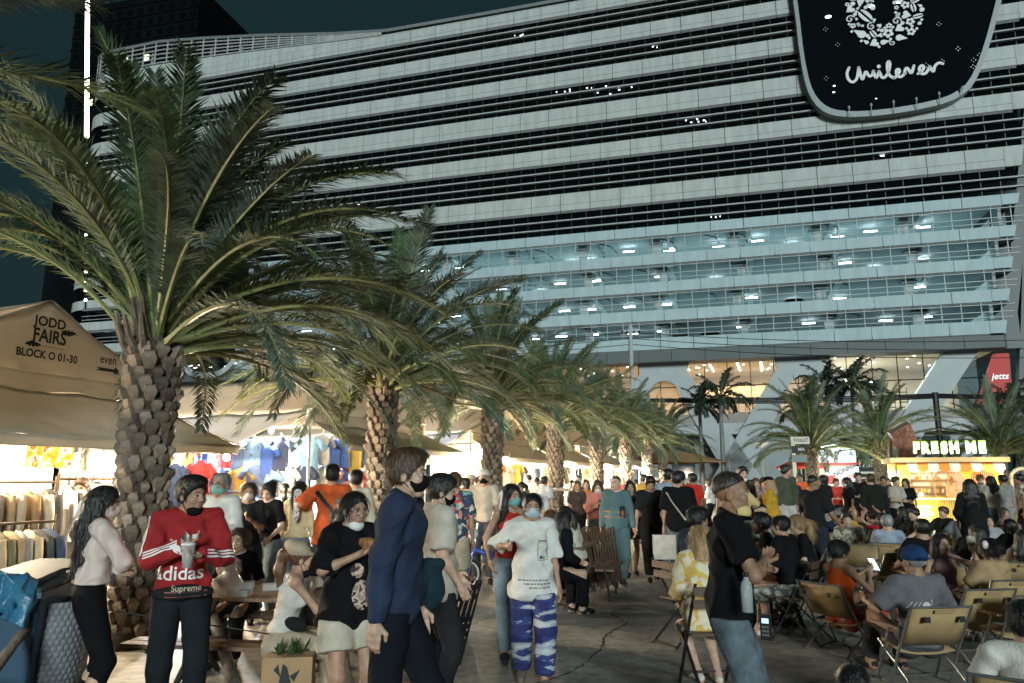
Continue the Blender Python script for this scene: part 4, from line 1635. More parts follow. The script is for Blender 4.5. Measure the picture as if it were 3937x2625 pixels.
# second tent: shirts on the aisle side and on the front
W2 = 'on the second tent aisle wall'
rack(T2, (.1, .4), (.1, 3.6), 1.42, 'long rail of dark shirts along the aisle of the second tent', False)
row_of(T2, (.1, .5), (.1, 3.5), 1.42, 22, ['tee'], ['navy', 'black', 'blue', 'red', 'charcoal', 'denim', 'grey', 'navy', 'orange', 'teal'], 'on the long second tent aisle rail')
rack(T2, (-.9, 1.5), (-.9, 3.9), 1.16, 'low rail of mixed shirts at the mouth of the aisle', False)
row_of(T2, (-.9, 1.6), (-.9, 3.8), 1.16, 15, ['tee', 'long'], ['teal', 'red', 'black', 'navy', 'orange', 'charcoal', 'white'], 'on the low rail at the aisle mouth')
cw = ['sky blue', 'white', 'navy', 'blue', 'sky blue', 'denim', 'red', 'white', 'blue', 'orange', 'yellow', 'pink']
for i in range(13):
    hang(T2, .45, .35 + i * .36, 2.55 - (i % 2) * .12, PI / 2 + rgm.uniform(-.2, .2), 'tee', cw[i % 12], 'high ' + W2)
for i in range(11):
    hang(T2, .40, .45 + i * .40, 1.98 - (i % 3) * .05, PI / 2 + rgm.uniform(-.2, .2), 'tee', cw[(i * 5 + 2) % 12], 'midway ' + W2)
for i in range(9):
    hang(T2, .8 + i * .42, .28, 2.62 - (i % 2) * .1, rgm.uniform(-.2, .2), 'tee', cw[(i * 7 + 1) % 12], 'high across the second tent front')
for i in range(8):
    hang(T2, .9 + i * .45, .34, 1.95, rgm.uniform(-.2, .2), 'tee', ['white', 'blue', 'pink', 'white', 'red', 'white', 'sky blue', 'yellow'][i], 'midway up the second tent front')
rack(T2, (.9, -.2), (3.9, -.2), 1.35, 'rail of shirts across the front of the second tent', False)
row_of(T2, (1.0, -.2), (3.8, -.2), 1.35, 18, ['tee'], ['white', 'red', 'white', 'orange', 'black', 'pink', 'cream'], 'on the front rail of the second tent')
o = hang(T2, -.75, 2.05, 2.05, PI / 2 - .25, 'tee', 'red', 'x')
o.scale = (1.5, 1.3, 1.35)
tag(o, 'large bright red shirt with white letters hanging at the aisle mouth', 'clothing', 'display shirts')
lettering('emblem', 'TC', M('white_ink', (.8, .8, .8), .6, 0), (.02, -.13, -.32), (1, 0, 0), (0, 0, 1), .17, o, .02)
o = hang(T2, -.72, 2.75, 2.0, PI / 2 - .2, 'tee', 'navy', 'x')
o.scale = (1.3, 1.2, 1.3)
tag(o, 'large navy shirt hanging beside the bright red shirt', 'clothing', 'display shirts')
ps = empty('price_sign', T2.matrix_basis @ Vector((-.98, 1.32, 0)), TA - PI / 2 + .25, 'small dark price card with yellow number on the aisle rail', 'sign')
MB().bb((-.19, -.012, 1.25), (.19, .012, 1.55)).build('card', M('chalkboard', (.012, .018, .016), .7, .2), ps)
MB().tube([(0, 0, .0), (0, 0, 1.26)], .012, 6).build('stand', m_metalbar, ps)
lettering('lettering', '150', M('yellow_ink', (.75, .66, .05), .6, 0), (0, -.016, 1.41), (1, 0, 0), (0, 0, 1), .19, ps, .02)

# tents further on: counters with small goods on boards
m_good = [cloth_mat(COLN[c]) for c in ('cream', 'tan', 'white', 'orange', 'charcoal', 'yellow', 'beige')]
hat = MB().lathe([(.17, 0), (.16, .012), (.095, .02), (.09, .09), (.05, .12), (.005, .125)], 14).mesh('sun_hat', [MATS['cloth_plain']], True)
torso_form = MB().lathe([(.10, 0), (.13, .08), (.115, .2), (.14, .36), (.10, .47), (.045, .5), (.04, .58), (.005, .6)], 14).mesh('bust', [MATS['cloth_plain']], True)
for ti, T in enumerate((T3, T4, T5, T6)):
    nth = ['third', 'fourth', 'fifth', 'sixth'][ti]
    c = empty('display_counter', T.matrix_basis @ Vector((0, 0, 0)), TA, 'pale draped counter in the ' + nth + ' tent', 'counter')
    MB().bb((.5, -.3, .82), (4.4, .5, .87)).build('top', m_board, c)
    cloth('drape', (.5, -.31, .82), (4.4, -.31, .82), (4.4, -.33, .05), (.5, -.33, .05), m_board, c, 30, 4, .0, ti, .03)
    for i in range(9 if ti < 2 else 6):
        o = place('sun_hat', hat)
        o.matrix_world = T.matrix_basis @ Matrix.Translation((.7 + i * .4, 1.70, 1.5 + .38 * (i % 3))) @ Matrix.Rotation(R(80), 4, 'X')
        omat(o, m_good[i % 7])
        HUNG.append(o)
        tag(o, 'small hat pinned to the bright board of the ' + nth + ' tent', 'hat', 'hats in the ' + nth + ' tent')
    for i in range(5):
        o = place('display_bust', torso_form)
        o.matrix_world = T.matrix_basis @ Matrix.Translation((.9 + i * .75, .15, .87))
        omat(o, m_good[(i * 3) % 3])
        HUNG.append(o)
        tag(o, 'pale display bust on the counter of the ' + nth + ' tent', 'bust', 'busts in the ' + nth + ' tent')
    for i in range(8):
        hang(T, .8 + i * .45, .0, 2.2 - .04 * (i % 3), rgm.uniform(-.3, .3), 'tee', ['cream', 'white', 'tan', 'orange', 'white', 'beige', 'yellow', 'charcoal'][(i + ti) % 8], 'from the bar of the ' + nth + ' tent')
    goods = MB()
    rr = random.Random(300 + ti)
    for i in range(170):
        gx, gz = rr.uniform(.95, 4.4), rr.uniform(.95, 2.3)
        goods.box((gx, 1.76 - .24 * (ti == 2) - .64 * (ti == 3), gz), (rr.uniform(.03, .11), .04, rr.uniform(.04, .16)), None, rr.randrange(5))
    o = goods.build('trinkets', m_good[:5], None)
    o.matrix_world = T.matrix_basis
    tag(o, 'small trinkets covering the lit board of the ' + nth + ' tent', 'trinkets', None, 'stuff')

# look-alikes are told apart by their order from the left
_by = {}
for o in HUNG:
    _by.setdefault(o['label'], []).append(o)
_ord = ['first', 'second', 'third', 'fourth', 'fifth', 'sixth', 'seventh', 'eighth', 'ninth', 'tenth']
for _l, _os in _by.items():
    if len(_os) > 1:
        _os.sort(key=lambda o: o.matrix_world.translation.x / o.matrix_world.translation.y)
        for _k, o in enumerate(_os):
            o['label'] = _l + ', ' + _ord[min(_k, 9)] + ' from left'

# light rope running from the first tent's apex up out of the picture
o = empty('light_rope', (0, 0, 0), 0, 'glowing light rope rising from the apex of the first tent', 'light rope')
a, b = T1.matrix_basis @ Vector((2.35, .1, 4.05)), Vector((-6.95, 10.7, 10.5))
MB().tube([a.lerp(b, k / 12) for k in range(13)], .012, 6).build('rope', m_black, o)
mb = MB()
MB().tube([a.lerp(b, .42 + .58 * k / 12) for k in range(13)], .030, 6).build('glowing_tube', M('rope_glow', (1, .86, .66), .4, 0, emit=7), o)
for k in range(16):
    mb.ball(a.lerp(b, .02 + .022 * k), .022, 6, 5)
tag(mb.build('glow_beads', MATS['rope_glow'], o), kind='stuff')

# ================================================================== street poles and wires
m_conc = M('concrete_pole', (.36, .38, .38), .8, .15, 2)
up1 = empty('utility_pole', (9.8, 60, 0), 0, 'grey utility pole with insulators in front of the car park', 'pole')
MB().tube([(0, 0, 0), (0, 0, 14.3)], [.22, .15], 8).build('pole', m_conc, up1)
MB().bb((-.9, -.08, 13.3), (.9, .08, 13.45)).build('cross_arm', m_black, up1)
for k in (-.7, -.3, .3, .7):
    MB().tube([(k, 0, 13.45), (k, 0, 13.75)], .07, 6).build('insulator', m_black, up1)
up2 = empty('utility_pole', (-21.2, 60, 0), 0, 'grey utility pole beside the low black sign', 'pole')
MB().tube([(0, 0, 0), (0, 0, 13.0)], [.24, .16], 8).build('pole', m_conc, up2)
MB().bb((-.8, -.08, 11.9), (.8, .08, 12.05)).build('cross_arm', m_black, up2)


def wire(name, a, b, sag, r, label):
    a, b = Vector(a), Vector(b)
    P = []
    for k in range(25):
        t = k / 24
        p = a.lerp(b, t)
        p.z -= 4 * sag * t * (1 - t)
        P.append(p)
    return tag(MB().tube(P, r, 5).build(name, m_black), label, 'cable')


for k, (dz, nm) in enumerate(((0, 'upper'), (-.5, 'middle'), (-1.0, 'lower'))):
    wire('overhead_cable', (-21.2, 60, 12.4 + dz), (9.8, 60, 13.6 + dz), .5, .03, nm + ' overhead cable between the two utility poles')
    wire('overhead_cable', (9.8, 60, 13.6 + dz), (60, 52, 13.0 + dz * 1.6), 1.2, .03, nm + ' overhead cable running right from the pole')
bp_ = empty('black_pole', (26.4, 46, 0), 0, 'black post carrying the thick cable bundle at right', 'pole')
MB().tube([(0, 0, 0), (0, 0, 7.0)], .18, 8).build('pole', m_black, bp_)
for k in range(4):
    wire('thick_cable', (-2, 50, 7.2 + .12 * k), (26.4, 46, 6.9 - .08 * k), .25 + .1 * k, .045, ['topmost', 'second', 'third', 'lowest'][k] + ' strand of the thick cable bundle left of the black post')
    wire('thick_cable', (26.4, 46, 6.9 - .08 * k), (60, 42, 6.9 + .1 * k), .4, .045, ['topmost', 'second', 'third', 'lowest'][k] + ' strand of the thick cable bundle right of the black post')

# ================================================================== the juice kiosk
KX, KY = 13.95, 27.3
kz = empty('juice_kiosk', (KX, KY, 0), R(-20), 'yellow juice kiosk with scalloped awning and glowing rooftop letters', 'kiosk')
m_yel = M('kiosk_yellow', (.70, .40, .02), .5, .06, 2)
m_cre = M('kiosk_cream', (.72, .62, .44), .5, .06, 2)
m_ora = M('awning_orange', (.72, .22, .03), .7, .06, 3)
m_awg = M('awning_white', (.66, .64, .6), .7, .05, 3)
m_dkw = M('kiosk_frame', (.30, .19, .10), .5, .15, 5)
KW = 4.3
MB().bb((0, .5, 0), (KW, 2.6, .02)).build('floor', m_dkw, kz)
n = 44
for k in range(n):
    x0 = .35 + (KW - .35) * k / n
    MB().bb((x0, -.02, .05), (x0 + .065, .06, .95)).build('slat', M('kiosk_slat', (.62, .38, .07), .5, .12, 3), kz)
MB().bb((.35, .05, .03), (KW, .2, .97)).build('counter_front', m_yel, kz)
MB().bb((.25, -.12, .95), (KW + .02, .6, 1.02)).build('counter_top', m_cre, kz)


def wall_hole(x0, x1, z0, z1, holes, y, d, m, name):
    """front wall built as frames round rounded openings (a slab with cut outlines made of strips)."""
    mb = MB()
    nx, nz = 70, 34
    def inside(x, z):
        for (a, b, c, e, r) in holes:
            if a <= x <= b and c <= z <= e:
                cxx = min(max(x, a + r), b - r)
                czz = min(max(z, c + r), e - r)
                if (x - cxx) ** 2 + (z - czz) ** 2 <= r * r + 1e-9:
                    return True
        return False
    for i in range(nx):
        xa, xb = x0 + (x1 - x0) * i / nx, x0 + (x1 - x0) * (i + 1) / nx
        run = None
        for j in range(nz + 1):
            za, zb = z0 + (z1 - z0) * j / nz, z0 + (z1 - z0) * (j + 1) / nz
            solid = j < nz and not inside((xa + xb) / 2, (za + zb) / 2)
            if solid and run is None:
                run = za
            if not solid and run is not None:
                mb.bb((xa, y, run), (xb, y + d, za))
                run = None
    return mb.build(name, m, kz)


wall_hole(0, KW, 1.02, 2.25, [(.55, 2.75, 1.06, 2.0, .28), (2.98, 4.02, 1.0, 2.06, .52)], .10, .12, m_yel, 'front_wall')
MB().bb((0, .1, 0), (.12, 2.6, 2.25)).build('side_wall', m_yel, kz)
MB().bb((KW - .12, .1, 0), (KW, 2.6, 2.25)).build('side_wall', m_yel, kz)
MB().bb((.12, 2.3, 0), (KW - .12, 2.42, 2.25)).build('back_wall', M('kiosk_back', (.75, .66, .52), .6, .06, 2), kz)
MB().bb((-.25, -.25, 2.27), (KW + .25, 2.7, 2.44)).build('roof', M('kiosk_roof', (.42, .31, .17), .7, .1, 2), kz)
MB().tube([(.02, .02, 0), (.02, .02, 1.7), (.12, .02, 2.02), (.35, .02, 2.2), (KW - .35, .02, 2.2), (KW - .12, .02, 2.02), (KW - .02, .02, 1.7), (KW - .02, .02, 0)], .075, 8).build('rounded_trim', m_cre, kz, True)
for k in range(4):
    MB().bb((.62, 2.05, 1.15 + k * .25), (2.7, 2.28, 1.18 + k * .25)).build('shelf', m_dkw, kz)
mb = MB()
rk = random.Random(8)
for k in range(60):
    mb.tube([(rk.uniform(.7, 2.6), 2.15, 1.19 + .25 * rk.randrange(4)), ] * 1 + [(0, 0, 0)], .01, 4) if False else mb.box((rk.uniform(.7, 2.6), 2.13, 1.25 + .25 * rk.randrange(4)), (.07, .07, .13), None, rk.randrange(4))
tag(mb.build('bottles', [m_ora, m_awg, m_yel, m_dkw], kz), kind='stuff')
for x0, x1 in ((.55, 1.5), (1.5, 2.1), (2.1, 2.75)):
    MB().bb((x0 - .02, .13, 1.06), (x0 + .02, .19, 1.98)).build('window_post', m_dkw, kz)
mb = MB()
mb.tube([(1.55, .12, 1.08), (1.55, .12, 1.72), (1.72, .12, 1.92), (2.1, .12, 1.94)], .03, 6)
mb.build('window_frame', m_dkw, kz)
o = MB().bb((1.95, -.1, 1.04), (2.4, -.07, 1.5)).build('picture_board', M('menu_photo', (.5, .28, .12), .5, .5, 9), kz)
MB().ball((.95, -.02, 1.12), (.12, .1, .1), 8, 6).build('blender_jar', m_awg, kz)
MB().bb((2.9, .35, 1.02), (4.1, .42, 2.1)).build('niche_back', M('niche_red', (.62, .05, .02), .5, .1, 2, emit=.5), kz)
for k in range(14):
    MB().bb((2.98 + k * .075, .28, 1.02), (3.01 + k * .075, .34, 2.1)).build('niche_rod', M('niche_rod', (.8, .22, .05), .4, 0, emit=.8), kz)
# scalloped awning
for k in range(10):
    x0 = .0 + k * KW / 10
    w_ = KW / 10
    mb = MB()
    P = []
    for i in range(9):
        a = i / 8
        xx = x0 + .006 + (w_ - .012) * a
        zb = 2.02 - .10 * math.sin(PI * a)
        P.append([(xx, -.02, 2.3), (xx, -.32, 2.18), (xx, -.36, zb)])
    thick(mb.sheet(P).build('awning_scallop', m_ora if k % 2 == 0 else m_awg, kz), .012)
# rooftop letters, lit
m_neon = M('letter_glow', (1.0, .97, .74), .4, 0, emit=2.6)
m_lside = M('letter_side', (.35, .55, .08), .5, 0, emit=.9)
xx = .70
for ch, w_ in zip('FRESH ME', (.36, .38, .38, .38, .42, .20, .50, .38)):
    if ch != ' ':
        lettering('letter', ch, m_neon, (xx + w_ / 2, -.30, 2.74 + rk.uniform(-.02, .02)), (1, 0, rk.uniform(-.05, .05)), (0, 0, 1), .50, kz, .045, .05)
        lettering('letter_back', ch, m_lside, (xx + w_ / 2 + .02, -.22, 2.78), (1, 0, 0), (0, 0, 1), .53, kz, .06, .05)
    xx += w_
# neon burger-shaped mark on the counter front
for k in range(5):
    mb = MB()
    w_ = (.5, .42, .55, .42, .3)[k]
    mb.tube([(.75 + .1 * (k == 1), -.07, .72 - .12 * k), (.75 + w_, -.07, .72 - .12 * k), (.78 + w_, -.07, .66 - .12 * k)], .03, 6)
    mb.build('neon_stroke', M('neon_yellow', (1, .95, .45), .4, 0, emit=9), kz)
lamp('neon_light', (1.0, -.35, .5), 40, (.95, 1, .3), .15, kz)
lamp('kiosk_light', (1.6, 1.2, 2.1), 85, (1, .93, .8), .3, kz)
lamp('awning_light', (.3, -.75, 1.7), 90, (1, .93, .55), .1, kz)
lamp('awning_light', (3.9, -.75, 1.75), 70, (1, .88, .5), .1, kz)
lamp('kiosk_fill', (2.1, -.9, 3.0), 14, (.95, 1, .62), .3, kz)  # added fill without a fixture, in front of the rooftop letters
lamp('kiosk_fill', (3.6, 3.2, 2.3), 200, (1, .88, .55), .15, kz)  # added lamp behind the kiosk, no fixture, brightens the palm crowns
lamp('kiosk_fill', (-1.4, 4.0, 1.6), 330, (1, .93, .6), .15, kz)  # another added lamp without fixture, lights the palms from below
# tilted giant cup with a bent straw on the roof
m_choc = pattern('choc_cup', 'patches', [(0, (.10, .025, .02)), (.45, (.24, .07, .05)), (.55, (.05, .015, .012)), (.62, (.3, .14, .1))], 5, .35, stretch=(2, 2, .5))
Tm = Matrix.Translation((.9, 1.2, 2.5)) @ Matrix.Rotation(R(-24), 4, 'Y') @ Matrix.Rotation(R(10), 4, 'X')
mb = MB()
mb.box((0, 0, .62), (.95, .8, 1.2))
o = mb.build('giant_carton', m_choc, kz)
o.matrix_local = Tm
mb = MB()
mb.tube([(-.55, .2, -.1), (-.5, .2, .6), (-.35, .2, 1.05), (0, .2, 1.25), (.45, .1, 1.28)], [.10, .09, .09, .09, .07], 8)
o = mb.build('giant_straw', M('straw', (.42, .38, .30), .6, .2, 4), kz, True)
o.matrix_local = Matrix.Translation((.55, 1.2, 2.5))
# menu board and a ring chair back beside it
mbd = empty('menu_board', (KX + 3.75, KY - 1.7, 0), R(-20), 'pale menu board with red heading beside the juice kiosk', 'board')
MB().bb((0, 0, .3), (1.0, .05, 1.55)).build('panel', M('menu_panel', (.72, .60, .48), .6, .05, 2, emit=.25), mbd)
lettering('lettering', 'OUR MENU', M('menu_red', (.5, .05, .03), .6, 0), (.5, -.006, 1.42), (1, 0, 0), (0, 0, 1), .17, mbd, .012)
mb = MB()
for i in range(5):
    for j in range(3):
        mb.bb((.1 + i * .17, -.008, 1.1 - j * .28), (.18 + i * .17, -.004, 1.24 - j * .28))
tag(mb.build('menu_picture', m_ora, mbd), kind='stuff')
for k in (.1, .9):
    MB().bb((k - .03, 0, 0), (k + .03, .05, .3)).build('leg', m_dkw, mbd)
rg_ = empty('arched_stand', (KX + 4.2, KY - .6, 0), 0, 'tan arched stand rising behind the menu board', 'stand')
MB().tube([(-.45 * math.cos(a), 0, 1.7 + .35 * math.sin(a)) for a in [PI * k / 10 for k in range(11)]], .07, 8).build('arch', m_cre, rg_, True)
for sg in (-1, 1):
    MB().tube([(sg * .45, 0, 0), (sg * .45, 0, 1.7)], .07, 8).build('leg', m_cre, rg_)

kz.scale = (.78, .9, 1)
# ================================================================== white coffee kiosk, banner, signpost
ck = empty('coffee_kiosk', (14.65, 36, 0), R(-6), 'white kiosk with a lit fascia and slanted lettering on its side', 'kiosk')
m_kw = M('kiosk_white', (.70, .73, .75), .5, .05, 2)
MB().bb((0, 0, 0), (1.75, 2.2, 2.35)).build('body', m_kw, ck)
MB().bb((-.15, -.2, 2.45), (1.75, 2.3, 3.3)).build('fascia', m_kw, ck)
MB().bb((-.3, -.35, 2.36), (1.8, 2.3, 2.44)).build('trim', M('kiosk_red', (.6, .04, .04), .5, .05), ck)
MB().bb((.05, -.28, 3.18), (1.4, -.2, 3.26)).build('tube_lamp', M('kiosk_tube', (.7, .95, 1), .4, 0, emit=14), ck)
MB().bb((1.78, -.1, 1.9), (1.83, .0, 2.25)).build('side_lamp', MATS['kiosk_tube'], ck)
lettering('lettering', 'ONTELLA', M('kiosk_ink', (.05, .09, .15), .5, 0), (.85, -.215, 2.85), (1, 0, 0), (0, 0, 1), .32, ck, .008, 0, 1, 0, 1.15)
MB().bb((.05, -.02, 1.45), (.75, -.01, 1.85)).build('red_poster', MATS['kiosk_red'], ck)
for k, s_ in enumerate(('NONNA', 'LLANON', 'NON A', 'ANON')):
    lettering('lettering', s_, [MATS['kiosk_ink'], MATS['kiosk_red']][k % 2], (1.25 + .05 * k, -.015, 2.1 - .42 * k), (1, 0, .45), (-.45, 0, 1), .30, ck, .015)
lamp('kiosk_lamp', (.8, -.7, 3.0), 70, (.75, .95, 1), .3, ck)
lamp('kiosk_lamp', (2.1, -.3, 2.0), 25, (.7, .95, 1), .1, ck)
ru_ = empty('red_parasol', (12.9, 33.5, 0), 0, 'red and white umbrella beside the white kiosk', 'umbrella')
MB().lathe([(1.1, 2.15), (1.08, 2.22), (.6, 2.42), (.03, 2.6)], 12).build('canopy', MATS['kiosk_red'], ru_)
MB().tube([(0, 0, 0), (0, 0, 2.55)], .03, 6).build('pole', m_pole, ru_)
bn = empty('black_banner', (17.4, 38, 0), R(-8), 'tall black banner with cream block letters beside the white kiosk', 'banner')
MB().bb((0, 0, 1.3), (1.25, .04, 3.4)).build('cloth', M('banner_black', (.015, .02, .022), .7, .2), bn)
m_crp = M('cream_print', (.55, .56, .50), .6, 0)
lettering('lettering', 'JODD', m_crp, (.65, -.005, 3.05), (1, 0, 0), (0, 0, 1), .52, bn, .02, 0, .8)
lettering('lettering', 'FAIRS', m_crp, (.65, -.005, 2.45), (1, 0, 0), (0, 0, 1), .55, bn, .02, 0, .75)
MB().bb((.1, -.008, 1.95), (1.15, -.004, 2.05)).build('print_bar', m_crp, bn)
MB().bb((.1, -.008, 1.7), (1.15, -.004, 1.76)).build('print_bar', m_crp, bn)
for k in (-.03, 1.28):
    MB().tube([(k, .02, 0), (k, .02, 3.45)], .035, 6).build('post', m_pole, bn)
tp = empty('signpost', ((1816 - 1176) / 1700 * 25, 25, 0), R(-5), 'white signpost with stacked direction boards in front of the white kiosk', 'sign')
MB().bb((-.05, -.05, 0), (.05, .05, 3.05)).build('post', M('post_white', (.60, .58, .52), .6, .08), tp)
m_sgn = M('sign_cream', (.50, .48, .42), .6, .06)
for k, (s_, mm, mt) in enumerate((('TOILET', m_sgn, m_ink), ('MA', m_ink, m_crp), ('FOOD', M('sign_grey', (.15, .2, .22), .6), m_crp))):
    z_ = 2.95 - .30 * k
    MB().bb((-.08, -.09, z_ - .12), (.52 - .06 * k, -.055, z_ + .12)).build('board', mm, tp)
    if k < 2:
        lettering('lettering', s_, mt, (.23, -.095, z_), (1, 0, 0), (0, 0, 1), .15, tp, .012)
lp = empty('street_lamp', ((1745 - 1176) / 1700 * 38, 38, 0), 0, 'pale street lamp post before the sloping wall', 'street lamp')
MB().tube([(0, 0, 0), (0, 0, 3.3)], .06, 8).build('post', m_conc, lp)
MB().lathe([(.05, 3.25), (.32, 3.42), (.34, 3.5), (.05, 3.52)], 12).build('head', M('lamp_head', (.6, .6, .55), .5, 0, emit=.25), lp)

# parked cars and a fence beyond the square
def parked_car(px, Y, col, label):
    c = empty('parked_car', ((px - 1176) / 1700 * Y, Y, 0), R(80), label, 'car', 'cars parked beyond the square')
    prof = [(-2.1, .35), (-2.12, .7), (-1.95, .92), (-1.2, 1.0), (-.6, 1.42), (.7, 1.46), (1.35, 1.0), (2.0, .88), (2.12, .6), (2.1, .35)]
    MB().prism([(a, b) for a, b in prof], (0, .82, 0), (1, 0, 0), (0, 0, 1), 1.64).build('body', M('car_' + str(px), col, .3, .05), c)
    MB().prism([(-1.1, 1.02), (-.56, 1.36), (.66, 1.40), (1.2, 1.02)], (0, .84, 0), (1, 0, 0), (0, 0, 1), 1.68).build('windows', m_glass, c)
    for a in (-1.3, 1.3):
        for b in (-.8, .8):
            MB().tube([(a, b - .1, .32), (a, b + .1, .32)], .32, 14).build('wheel', m_black, c)
    for b in (-.6, .6):
        MB().bb((-2.14, b - .18, .68), (-2.1, b + .18, .8)).build('tail_light', M('tail_red', (.7, .03, .02), .4, 0, emit=.4), c)
    return c


for k, (sx_, lv, cl, lb) in enumerate(((61.5, 0, (.02, .02, .022), 'dark car on the lowest car park deck, left of two'), (64.5, 0, (.05, .05, .055), 'dark van shaped car on the lowest car park deck, right of two'), (73.0, 1, (.03, .03, .03), 'dark car alone on the second car park deck'))):
    c = parked_car(1700 + k, 50, cl, lb)
    c['group'] = 'cars on the car park decks'
    c.location = bld.matrix_basis @ Vector((sx_, 2.2, LEV[lv][1] - .95))
    c.rotation_euler = (0, 0, ANG + R(90 if k == 0 else 0))
    c.scale = (1, 1, 1.15)
parked_car(1600, 52, (.35, .4, .42), 'silver car parked behind the man in the red shirt')
parked_car(1690, 54, (.05, .06, .07), 'dark car parked behind the olive jacket')
parked_car(1755, 55, (.04, .05, .07), 'dark blue car parked right of the lamp post')

# ================================================================== people
V3 = lambda *a: np.array(a, float)


def unit(v):
    v = np.asarray(v, float)
    n = np.linalg.norm(v)
    return v / n if n > 1e-9 else v


def nets(D, lo, h):
    """smooth quad surface of a sampled distance field (surface nets)."""
    Sg = D < 0
    nx, ny, nz = D.shape
    cnt = np.zeros((nx - 1, ny - 1, nz - 1), np.int8)
    off = [(a, b, c) for a in (0, 1) for b in (0, 1) for c in (0, 1)]
    for a, b, c in off:
        cnt += Sg[a:nx - 1 + a, b:ny - 1 + b, c:nz - 1 + c]
    act = (cnt > 0) & (cnt < 8)
    ii, jj, kk = np.nonzero(act)
    n = len(ii)
    idx = np.full(act.shape, -1, np.int64)
    idx[ii, jj, kk] = np.arange(n)
    acc = np.zeros((n, 3))
    w = np.zeros(n)
    val = {o: D[ii + o[0], jj + o[1], kk + o[2]] for o in off}
    for o in off:
        for ax in range(3):
            if o[ax] == 0:
                q = list(o)
                q[ax] = 1
                q = tuple(q)
                da, db = val[o], val[q]
                m = (da < 0) != (db < 0)
                t = np.where(m, da / np.where(m, da - db, 1), 0)
                acc[m] += np.array(o, float)
                acc[m, ax] += t[m]
                w[m] += 1
    V = lo + (np.stack([ii, jj, kk], 1) + acc / w[:, None]) * h
    F = []
    for ax in range(3):
        b, c = (ax + 1) % 3, (ax + 2) % 3
        s0 = [slice(1, -1)] * 3
        s1 = [slice(1, -1)] * 3
        s0[ax] = slice(0, -1)
        s1[ax] = slice(1, None)
        A, B = Sg[tuple(s0)], Sg[tuple(s1)]
        m = np.nonzero(A != B)
        p = [m[0].copy(), m[1].copy(), m[2].copy()]
        ins = A[m]
        for q in (b, c):
            p[q] = p[q] + 1
        def cell(db, dc):
            r = [p[0], p[1], p[2]]
            r[b] = r[b] - db
            r[c] = r[c] - dc
            return idx[r[0], r[1], r[2]]
        q0, q1, q2, q3 = cell(1, 1), cell(0, 1), cell(0, 0), cell(1, 0)
        f = np.stack([q0, q1, q2, q3], 1)
        f[~ins] = f[~ins][:, ::-1]
        F.append(f)
    return V, np.concatenate(F)


